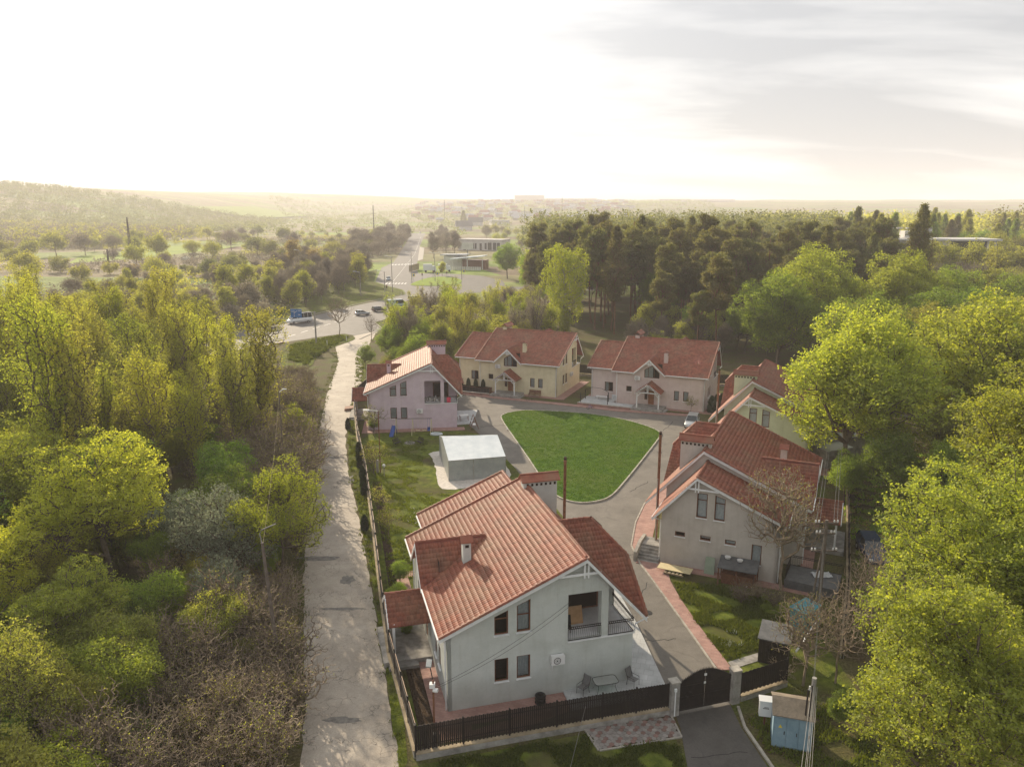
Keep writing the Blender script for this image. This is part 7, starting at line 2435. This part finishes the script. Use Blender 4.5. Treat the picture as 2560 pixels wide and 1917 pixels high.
strip(b, [(-110, 109.2), (-72, 145.2), (-56.3, 164.6), (-51.6, 171.8)], .4, -2.0, .25)
b.build('wall_face', MT['wood'], T)
b = MB()
for zz in (.65, 1.05):
    b.tube([(-110, 109.2, zz), (-72, 145.2, zz), (-56.3, 164.6, zz), (-51.6, 171.8, zz)], .05, 4)
for t in np.linspace(0, 1, 26):
    p = lerp((-110, 109.2), (-72, 145.2), t)
    b.box(p[0] - .04, p[0] + .04, p[1] - .04, p[1] + .04, .2, 1.05)
for t in np.linspace(0, 1, 12):
    p = lerp((-72, 145.2), (-56.3, 164.6), t)
    b.box(p[0] - .04, p[0] + .04, p[1] - .04, p[1] + .04, .2, 1.05)
b.build('railing', MT['concrete'], T)


# ---------------------------------------------------------------- vehicles
def car(label, x, y, rz, paint, kind_='hatch', group='vehicles on the main road', name='car', L_=4.3, W_=1.75, H_=1.5, z=.02, plate=True):
    C_ = thing(name, label, {'hatch': 'car', 'suv': 'car', 'van': 'van', 'bus': 'minibus', 'truck': 'truck'}[kind_], (x, y, z), rz, group)
    # stations along x (front +x): (x, z_belt, half width)
    if kind_ in ('hatch', 'suv'):
        hb = H_ * .60
        st = [(-.5, hb * .78, .40), (-.485, hb * .98, .46), (-.3, hb * 1.0, .5), (.0, hb * .98, .5), (.2, hb * .95, .5), (.40, hb * .80, .47), (.49, hb * .62, .42), (.5, hb * .45, .40)]
        roof = [(-.46, .0), (-.36, 1.0), (-.02, 1.0), (.24, .0)] if kind_ == 'hatch' else [(-.49, 0), (-.43, 1), (.03, 1), (.20, 0)]
        zb = .28
    else:
        hb = H_ * .52
        st = [(-.5, hb, .48), (-.49, hb * 1.02, .5), (.0, hb * 1.02, .5), (.32, hb, .5), (.44, hb * .72, .48), (.5, hb * .5, .44)]
        roof = [(-.495, 0), (-.485, 1), (.20, 1), (.40, 0)]
        zb = .35
    b = MB()
    n = 8
    for sx, zt, hw_ in st:
        X, w_ = sx * L_, hw_ * W_
        ring = [(-w_ * .92, zb), (-w_, zb + (zt - zb) * .35), (-w_ * .99, zt * .93), (-w_ * .88, zt), (w_ * .88, zt), (w_ * .99, zt * .93), (w_, zb + (zt - zb) * .35), (w_ * .92, zb)]
        b.v += [(X, yy, zz) for yy, zz in ring]
    for i in range(len(st) - 1):
        for j in range(n):
            b.f.append((i * n + j, i * n + (j + 1) % n, (i + 1) * n + (j + 1) % n, (i + 1) * n + j))
    b.f += [tuple(reversed(range(n))), tuple((len(st) - 1) * n + j for j in range(n))]
    b.build('body', paint, C_, True)
    g = MB()
    ht = H_
    base = [(roof[0][0] * L_, hb * .96), (roof[1][0] * L_, ht - .05), (roof[2][0] * L_, ht - .05), (roof[3][0] * L_, hb * .92)]
    w0, w1 = W_ * .45, W_ * .37
    for X, Z in base:
        w_ = w0 if Z < ht * .8 else w1
        g.v += [(X, -w_, Z), (X, w_, Z)]
    g.f = [(0, 1, 3, 2), (2, 3, 5, 4), (4, 5, 7, 6), (0, 2, 4, 6), (7, 5, 3, 1), (1, 0, 6, 7)]
    g.build('windows', MT['carglass'], C_)
    r = MB()
    X0, X1 = roof[1][0] * L_ - .03, roof[2][0] * L_ + .03
    r.prism([(X0, -w1 - .02, ht - .05), (X1, -w1 - .02, ht - .05), (X1, w1 + .02, ht - .05), (X0, w1 + .02, ht - .05)], (0, 0, .05))
    for s in (-1, 1):
        for f0, f1 in ((base[0], base[1]), (base[3], base[2])):
            r.beam((f0[0], s * (w0 + .005), f0[1]), (f1[0], s * (w1 + .01), f1[1]), .05, .07)
        xm = (base[1][0] + base[2][0]) / 2
        r.beam((xm, s * (w0 + .005), hb * .95), (xm, s * (w1 + .01), ht - .05), .05, .07)
        if kind_ in ('van', 'bus') :
            for t in (.25, .75) if kind_ == 'bus' else ():
                xq = base[1][0] + (base[2][0] - base[1][0]) * t
                r.beam((xq, s * (w0 + .005), hb * .95), (xq, s * (w1 + .01), ht - .05), .05, .1)
            if kind_ == 'van':
                r.prism([(base[0][0], s * (w0 + .004), hb), (xm, s * (w0 + .004), hb), (xm, s * (w1 + .012), ht - .03), (base[1][0], s * (w1 + .012), ht - .03)], (0, s * .02, 0))
    r.build('roof', paint, C_)
    for sx in (-.31, .31):
        for s in (-1, 1):
            w_ = MB().tube([(sx * L_, s * W_ * .50, .33), (sx * L_, s * W_ * .36, .33)], .33, 14).build('wheel', MT['rubber'], C_)
            MB().tube([(sx * L_, s * W_ * .507, .33), (sx * L_, s * W_ * .48, .33)], .19, 10).build('rim', MT['silver'], w_)
    for s in (-1, 1):
        MB().box(L_ * .47, L_ * .503, s * W_ * .36 - .15, s * W_ * .36 + .15, hb * .62, hb * .78).build('headlight', MT['steelwhite'], C_)
        MB().box(-L_ * .503, -L_ * .47, s * W_ * .38 - .12, s * W_ * .38 + .12, hb * .7, hb * .92).build('tail_light', MT['asphaltred'], C_)
        MB().box(L_ * .15, L_ * .15 + .1, s * (W_ * .5 + .02) - .08, s * (W_ * .5 + .02) + .08, hb * .98, hb * 1.12).build('mirror', paint, C_)
    return C_


MT['carglass'] = mat('car_window', (0.02, 0.03, 0.035), None, 1, .08, spec=.8)
MT['silver'] = mat('silver_paint', (0.42, 0.44, 0.46), None, 1, .3, metallic=.6)
MT['whitepaint'] = mat('white_car_paint', (0.72, 0.73, 0.74), None, 1, .3, spec=.5)
MT['darkpaint'] = mat('dark_car_paint', (0.05, 0.047, 0.045), None, 1, .25, spec=.6)
MT['navy'] = mat('navy_car_paint', (0.018, 0.032, 0.07), None, 1, .2, spec=.6)
MT['paleblue'] = mat('pale_blue_paint', (0.30, 0.38, 0.42), None, 1, .3, spec=.5)
a_road = math.atan2(243 - 202, -45 + 56)
car('silver hatchback waiting on the main road before the junction', -42.4, 217.2, a_road - .75, MT['silver'])
car('dark estate car right of the silver hatchback', -39.0, 225.5, a_road - .75, MT['darkpaint'], 'suv')
car('grey flatbed truck right of the dark estate car', -34.8, 234.0, a_road - .8, MT['paleblue'], 'van', L_=6.5, W_=2.1, H_=2.5, name='truck')
car('pale van half hidden by trees at the junction', -31.0, 248.0, a_road - .8, MT['whitepaint'], 'van', L_=4.8, W_=1.9, H_=2.1, name='van')
car('pale blue car driving towards the crossing', -51.6, 323, rad(-85), MT['paleblue'])
car('white and green minibus with big windows on the main road', -56.2, 202.0, rad(180 + 42), MT['whitepaint'], 'bus', L_=6.6, W_=2.1, H_=2.7, name='minibus')
car('white box van parked beside the far road', -84.2, 585, rad(-70), MT['whitepaint'], 'van', L_=5.5, W_=2.2, H_=3.4, name='van')
car('tiny bright car at the far end of the road', -106, 905, rad(-80), MT['whitepaint'])
car('pale silver car parked between the pink and beige houses', 25.3, 104.2, rad(-110), MT['silver'], 'suv', None)
car('dark blue car under the trees on the right', 31.6, 62.6, rad(-100), MT['navy'], 'suv', None, L_=4.6, W_=1.85, H_=1.6)
for x, y, lab in [(-38.7, 364, 'white delivery truck left at the filling station'), (-31.8, 366, 'white lorry right of the first delivery truck')]:
    T = thing('lorry', lab, 'lorry', (x, y, 0), rad(8), 'trucks at the filling station')
    MB().box(-2.9, 1.2, -1.15, 1.15, .9, 3.7).build('cargo_box', MT['whitepaint'], T)
    MB().prism([(1.3, -1.05, .6), (3.1, -1.05, .6), (3.1, -1.05, 1.7), (2.6, -1.05, 2.9), (1.3, -1.05, 2.9)], (0, 2.1, 0)).build('cab', MT['whitepaint'], T)
    MB().prism([(3.12, -.95, 1.75), (3.12, .95, 1.75), (2.66, .95, 2.75), (2.66, -.95, 2.75)], (.03, 0, .01)).build('windscreen', MT['carglass'], T)
    for sx in (-1.8, 2.2):
        for s in (-1, 1):
            MB().tube([(sx, s * 1.1, .5), (sx, s * .7, .5)], .5, 12).build('wheel', MT['rubber'], T)

# ---------------------------------------------------------------- roadside and far buildings
MT['wallwhite'] = mat('white_wall', (0.46, 0.45, 0.43), (0.56, 0.55, 0.53), .5, .9)
MT['fargrey'] = mat('grey_roof_sheet', (0.28, 0.29, 0.30), (0.4, 0.41, 0.42), .3, .5)
T = thing('white_hall', 'long flat roofed white building with dark doors beside the far road', 'building', (-38, 555, 0), rad(-26))
MB().box(0, 34, 0, 14, 0, 7.2).build('wall', MT['wallwhite'], T)
MB().box(-.4, 34.4, -.5, 14.4, 7.21, 7.7).build('roof', MT['wallwhite'], T)
for x0, x1, z0, z1 in [(4, 6, 0, 4.5), (9, 10.4, 1, 4.8), (11.2, 12.6, 1, 4.8), (13.2, 14.6, 1, 4.8), (17, 18.8, 0, 5), (21, 22.6, 1, 5.2), (23.5, 26.5, .5, 5.5), (27.5, 30, .5, 5.5), (30.6, 33, .5, 5.5)]:
    w_ = MB().box(x0, x1, -.12, -.01, z0, z1).build('window', MT['carglass'], T)
T = thing('filling_station', 'filling station with grey canopy and white kiosk by the junction', 'filling station', (-38, 378, 0), rad(-12))
MB().prism([(0, 10, 6.2), (14, 8, 6.6), (14, 16, 6.6), (0, 18, 6.2)], (0, 0, .5)).build('roof', MT['fargrey'], T)
MB().prism([(8, 0, 5.0), (24, 4, 6.4), (24, 12, 6.4), (8, 10, 5.0)], (0, 0, .4)).build('canopy', MT['tarplight'], T)
MB().box(2, 12, 9.9, 17, 0, 6.0).build('wall', MT['wallwhite'], T)
MB().box(12.1, 24, 8, 14, 0, 4.4).build('kiosk', MT['wood'], T)
for px, py in ((9, 1.2), (16, 3), (23, 5.2)):
    MB().box(px - .2, px + .2, py - .2, py + .2, 0, 5.2).build('post', MT['wallwhite'], T)
b = MB()
for k in range(14):
    b.box(9 + k * 1.1, 9.9 + k * 1.1, -2.4, -2.2, .2, 1.9)
b.build('fence_panel', MT['wallwhite'], T)
T = thing('billboard', 'white billboard behind the filling station canopy', 'billboard', (-24.5, 430, 0))
MB().box(-3.2, 3.2, -.2, .2, 7.0, 10.5).build('panel', MT['wallwhite'], T)
MB().box(-.25, .25, -.25, .25, 0, 7.0).build('post', MT['concrete'], T)
T = thing('site_hoarding', 'orange brown hoarding at the corner of the far road', 'hoarding', (-48, 362, 0), rad(80))
for k in range(8):
    MB().box(k * 2.0, k * 2.0 + 1.9, -.05, .05, .2, 3.2).build('panel', MT['capstone'], T)
T = thing('greenhouse', 'long grey glasshouse roof in the valley left of the junction', 'greenhouse', (-99, 290, 0), rad(8))
MB().box(0, 16, 0, 7, 0, 2.2).build('wall', MT['tarpgrey'], T)
MB().prism([(0, 0, 2.21), (16, 0, 2.21), (16, 3.5, 3.6), (0, 3.5, 3.6)], (0, 0, .06)).prism([(0, 3.5, 3.6), (16, 3.5, 3.6), (16, 7, 2.21), (0, 7, 2.21)], (0, 0, .06)).build('roof', MT['fargrey'], T)
T = thing('flat_roofed_villa', 'white flat roofed modernist building rising from the trees on the right', 'building', (145, 266, -2.6), rad(-6))
MB().box(-19, 4, 0, 12, 6, 21.3).build('wall', MT['wallwhite'], T)
MB().box(-19.5, 20, -1.2, 13, 21.31, 21.9).build('roof', MT['wallwhite'], T)
MB().box(4.01, 19.5, -.6, 12, 17.2, 17.6).build('balcony_slab', MT['wallwhite'], T)
for px in (16, 18.5):
    MB().box(px - .3, px + .3, -.3, .3, 4, 21.3).build('column', MT['wallwhite'], T)
MB().box(-5.5, -1.2, 3, 8, 22.21, 25.8).box(-10, -5.51, 3, 8, 22.21, 24.4).build('stair_tower', MT['wallwhite'], T)
for k in range(4):
    MB().box(-17 + k * 5, -14.4 + k * 5, -.08, -.01, 18.2, 20.4).build('window', MT['carglass'], T)
MB().box(4.02, 17, 3, 11.8, 17.95, 21.25).build('glazed_storey', MT['carglass'], T)
b = MB()
for k in range(5):
    b.box(-16 + k * 1.5, -15 + k * 1.5, 2 + (k % 2) * 2, 3 + (k % 2) * 2, 25.2, 25.6)
    b.tube([(-15.5 + k * 1.5, 2.5 + (k % 2) * 2, 22.2), (-15.5 + k * 1.5, 2.5 + (k % 2) * 2, 25.2)], .05, 4)
b.build('roof_lamps', MT['wallwhite'], T)
# outbuildings behind houses on the right
for (x, y, rz, L_, W2, h_, lab, rm) in [(40.8, 92.5, 24, 7.5, 5.0, 2.7, 'grey flat shed roof under the leaning maple', 'fargrey'), (37.6, 88.3, 24, 3.6, 4.2, 2.3, 'pale lower shed roof in front of the grey one', 'fargrey'), (48, 122, 20, 8, 6, 3.0, 'dark roofed outbuilding behind the pale green house', 'greydeck'), (53, 126, 20, 6, 5, 2.6, 'low white wall outbuilding at the edge of the pines', 'wallwhite')]:
    T = thing('outbuilding', lab, 'shed', (x, y, 0), rad(rz))
    MB().box(-L_ / 2, L_ / 2, -W2 / 2, W2 / 2, 0, h_ - .1).build('wall', MT['concrete'], T)
    MB().prism([(-L_ / 2 - .2, -W2 / 2 - .2, h_ - .09), (L_ / 2 + .2, -W2 / 2 - .2, h_ - .09), (L_ / 2 + .2, W2 / 2 + .2, h_ + .25), (-L_ / 2 - .2, W2 / 2 + .2, h_ + .25)], (0, 0, .08)).build('roof', MT[rm], T)
# far town: small houses, one mesh each with wall and roof faces
town_meshes = []
for wm, rm in (('wallwhite', 'roof_side'), ('wallwhite', 'fargrey'), ('capstone', 'roof_side'), ('concrete', 'fargrey')):
    b = MB()
    b.box(-5, 5, -4, 4, 0, 5)
    nf = len(b.f)
    b.prism([(-5.5, -4.5, 5), (-5.5, 4.5, 5), (-5.5, 0, 8)], (11, 0, 0))
    me = b.mesh('town_house')
    me.materials.append(MT[wm])
    me.materials.append(MT[rm])
    for i, p in enumerate(me.polygons):
        p.material_index = 0 if i < nf else 1
    town_meshes.append(me)
rt = random.Random(12)
tn = 0
while tn < 230:
    y = rt.uniform(1300, 3050)
    x = rt.uniform(-.125 * y, .15 * y)
    if not (x > -.17 * y) or (x < -.06 * y and y < 1700 and rt.random() < .5):
        continue
    o = link('town_house', town_meshes[rt.randrange(4)], None, None, (x, y, float(height(x, y)) - .5), rt.uniform(-.6, .6), label='tiny gabled house among trees of the far town', cat='house', group='houses of the far town')
    s = rt.uniform(.8, 1.5)
    o.scale = (s * 1.2, s, s)
    tn += 1
for x, y, L_, h_, rz, lab in [(120, 2900, 190, 12, 0, 'long white industrial hall on the far horizon, left'), (560, 3000, 120, 11, .05, 'long white industrial hall on the far horizon, middle'), (700, 3050, 160, 10, 0, 'long white industrial hall on the far horizon, right'), (130, 2050, 40, 9, .1, 'small white hall in the far town'), (-30, 1180, 26, 7, .2, 'pale barn beyond the bright green field'), (20, 1560, 34, 8, 0, 'white hall behind the pale barn'), (45, 1700, 40, 9, 0, 'second white hall behind the pale barn'), (250, 1900, 46, 9, 0, 'white hall right of the far town'), (10, 2950, 110, 24, 0, 'pale factory block on the far horizon')]:
    T = thing('industrial_hall', lab, 'hall', (x, y, float(height(x, y)) - 1), rz)
    MB().box(0, L_, 0, 24, 0, h_).build('wall', MT['wallwhite'], T)
    MB().box(-1, L_ + 1, -1, 25, h_ + .01, h_ + 1.5).build('roof', MT['fargrey'] if h_ < 10 else MT['wallwhite'], T)
for x, y in [(-55, 1180), (-62, 1010)]:
    T = thing('dark_roofed_house', 'dark roofed house at the edge of the bright green field' if x > -60 else 'steep roofed dark house by the far road', 'house', (x, y, float(height(x, y))), .2)
    MB().box(-10, 10, -6, 6, 0, 5).build('wall', MT['wallwhite'], T)
    MB().prism([(-11, -7, 5.01), (-11, 7, 5.01), (-11, 0, 12)], (22, 0, 0)).build('roof', MT['greydeck'], T)
plant('farpoplar', -71, 1150, 'dark poplar in the fields before the town', 'tree', None, 1.0)


# ---------------------------------------------------------------- grass tufts
def tufts(name, label, poly, n, h, seed, w=.05, per=5, z=.03, m='blade', spread=.10, patch=True):
    rng = np.random.default_rng(seed)
    q = rand_in(poly, n, seed)
    # clump: keep where a smooth pattern is high
    k = np.sin(q[:, 0] * 1.9 + 2.1 * np.sin(q[:, 1] * .9)) + np.sin(q[:, 1] * 2.3 + q[:, 0]) > -.3
    q = q[k] if patch else q
    c = np.repeat(q, per, 0) + rng.normal(size=(len(q) * per, 2)) * spread
    m_ = len(c)
    a = rng.uniform(0, 6.283, m_)
    hh = h * rng.uniform(.4, 1.3, m_)
    t = rng.normal(size=(m_, 2)) * .45 * hh[:, None]
    v0 = np.stack([c[:, 0] - np.cos(a) * w, c[:, 1] - np.sin(a) * w, np.full(m_, z)], 1)
    v1 = np.stack([c[:, 0] + np.cos(a) * w, c[:, 1] + np.sin(a) * w, np.full(m_, z)], 1)
    v2 = np.stack([c[:, 0] + t[:, 0], c[:, 1] + t[:, 1], z + hh], 1)
    V = np.stack([v0, v1, v2], 1).reshape(-1, 3)
    F = np.arange(m_ * 3).reshape(-1, 3)
    return link(name, npmesh(name, V, F, MT[m]), None, kind='stuff', label=label, cat='grass')


tufts('lawn_grass_tufts', 'short grass of the oval lawn', lawn_pts, 9000, .075, 50, .05, 4, z=.13, m='lawnblade', patch=False)
tufts('verge_grass_tufts', 'rough grass tufts between the lane and the picket fence', [(x, y) for x, y in verge_in] + verge_out[::-1], 9000, .26, 51)
tufts('yard_grass_tufts', 'grass tufts in the yard between grey and lilac houses', [(-6.5, 47.5), (-9.4, 55.5), (-14.6, 77), (-19, 97), (-11, 97), (-10.5, 78), (-2, 77), (2.0, 74), (0, 62), (-3.5, 50)], 14000, .12, 52)
tufts('front_grass_tufts', 'grass tufts in front of the plinth wall', [(-5, 33), (-5.2, 36.6), (0, 38.0), (4.2, 39.2), (4.8, 37.8), (9.5, 38.7), (9.3, 33)], 9000, .14, 53)
tufts('garden_grass_tufts', 'grass tufts right of the brick path', [(14.6, 46.8), (13.8, 50.5), (13.3, 54.5), (13.3, 57.8), (18, 57), (21, 53), (20, 48)], 5000, .20, 54)
tufts('drive_grass_tufts', 'grass tufts right of the entrance drive', [(14.2, 40.5), (14.0, 39.5), (15.4, 33), (22, 33), (20, 42), (15.5, 41.5)], 2500, .2, 55)
tufts('island_grass_tufts', 'rough grass on the road island', [(-44, 177), (-41, 181), (-38.5, 179), (-39.5, 166), (-40, 146), (-45, 152), (-49, 168)], 3500, .5, 56, .14)
tufts('white_flowers', 'white daffodils scattered in the yard grass', [(-9.5, 66), (-10.5, 74), (-6, 76), (-5, 67)], 70, .16, 57, .05, 3, m='flower')
tufts('white_flowers', 'white daffodils on the grass right of the brick path', [(14.9, 48.2), (14.4, 50.6), (16.2, 50.6), (16.4, 48.6)], 60, .2, 58, .05, 3, m='flower')
tufts('lane_edge_tufts', 'ragged grass tufts along the left edge of the lane', [(x - .9, y) for x, y in lane_L] + [(x + .25, y) for x, y in lane_L][::-1], 5200, .2, 61)
tufts('lane_edge_tufts', 'ragged grass tufts along the right edge of the lane', [(x - .2, y) for x, y in lane_R] + [(x + .5, y) for x, y in lane_R][::-1], 3600, .16, 62)
tufts('dead_leaves', 'fallen litter under the trees on the right', [(26, 44), (30, 40), (60, 60), (66, 84), (44, 96), (34, 74)], 9000, .12, 63, .08, m='leaftan')
tufts('undergrowth', 'low green undergrowth under the trees on the right', [(26, 50), (32, 44), (60, 60), (66, 84), (44, 96), (34, 74)], 9000, .3, 64, .10, m='leafgreen')
tufts('dead_leaves', 'fallen brown litter under the thicket', [(-22, 30), (-12, 30), (-16, 52), (-22, 66), (-30, 90), (-36, 90), (-30, 60)], 16000, .12, 59, .08, m='leaftan')

# ---------------------------------------------------------------- haze
m, nt, out = newmat('haze_air')
pv_ = nt.nodes.new('ShaderNodeVolumePrincipled')
pv_.inputs['Color'].default_value = (0.99, 0.945, 0.975, 1)
pv_.inputs['Density'].default_value = HAZE_DENSITY
pv_.inputs['Anisotropy'].default_value = 0.12
nt.links.new(pv_.outputs[0], out.inputs['Volume'])
MB().box(-3700, 3700, -140, 4700, -3.2, 125).build('haze', m, None, kind='stuff', label='pale warm haze over the whole valley', cat='haze')
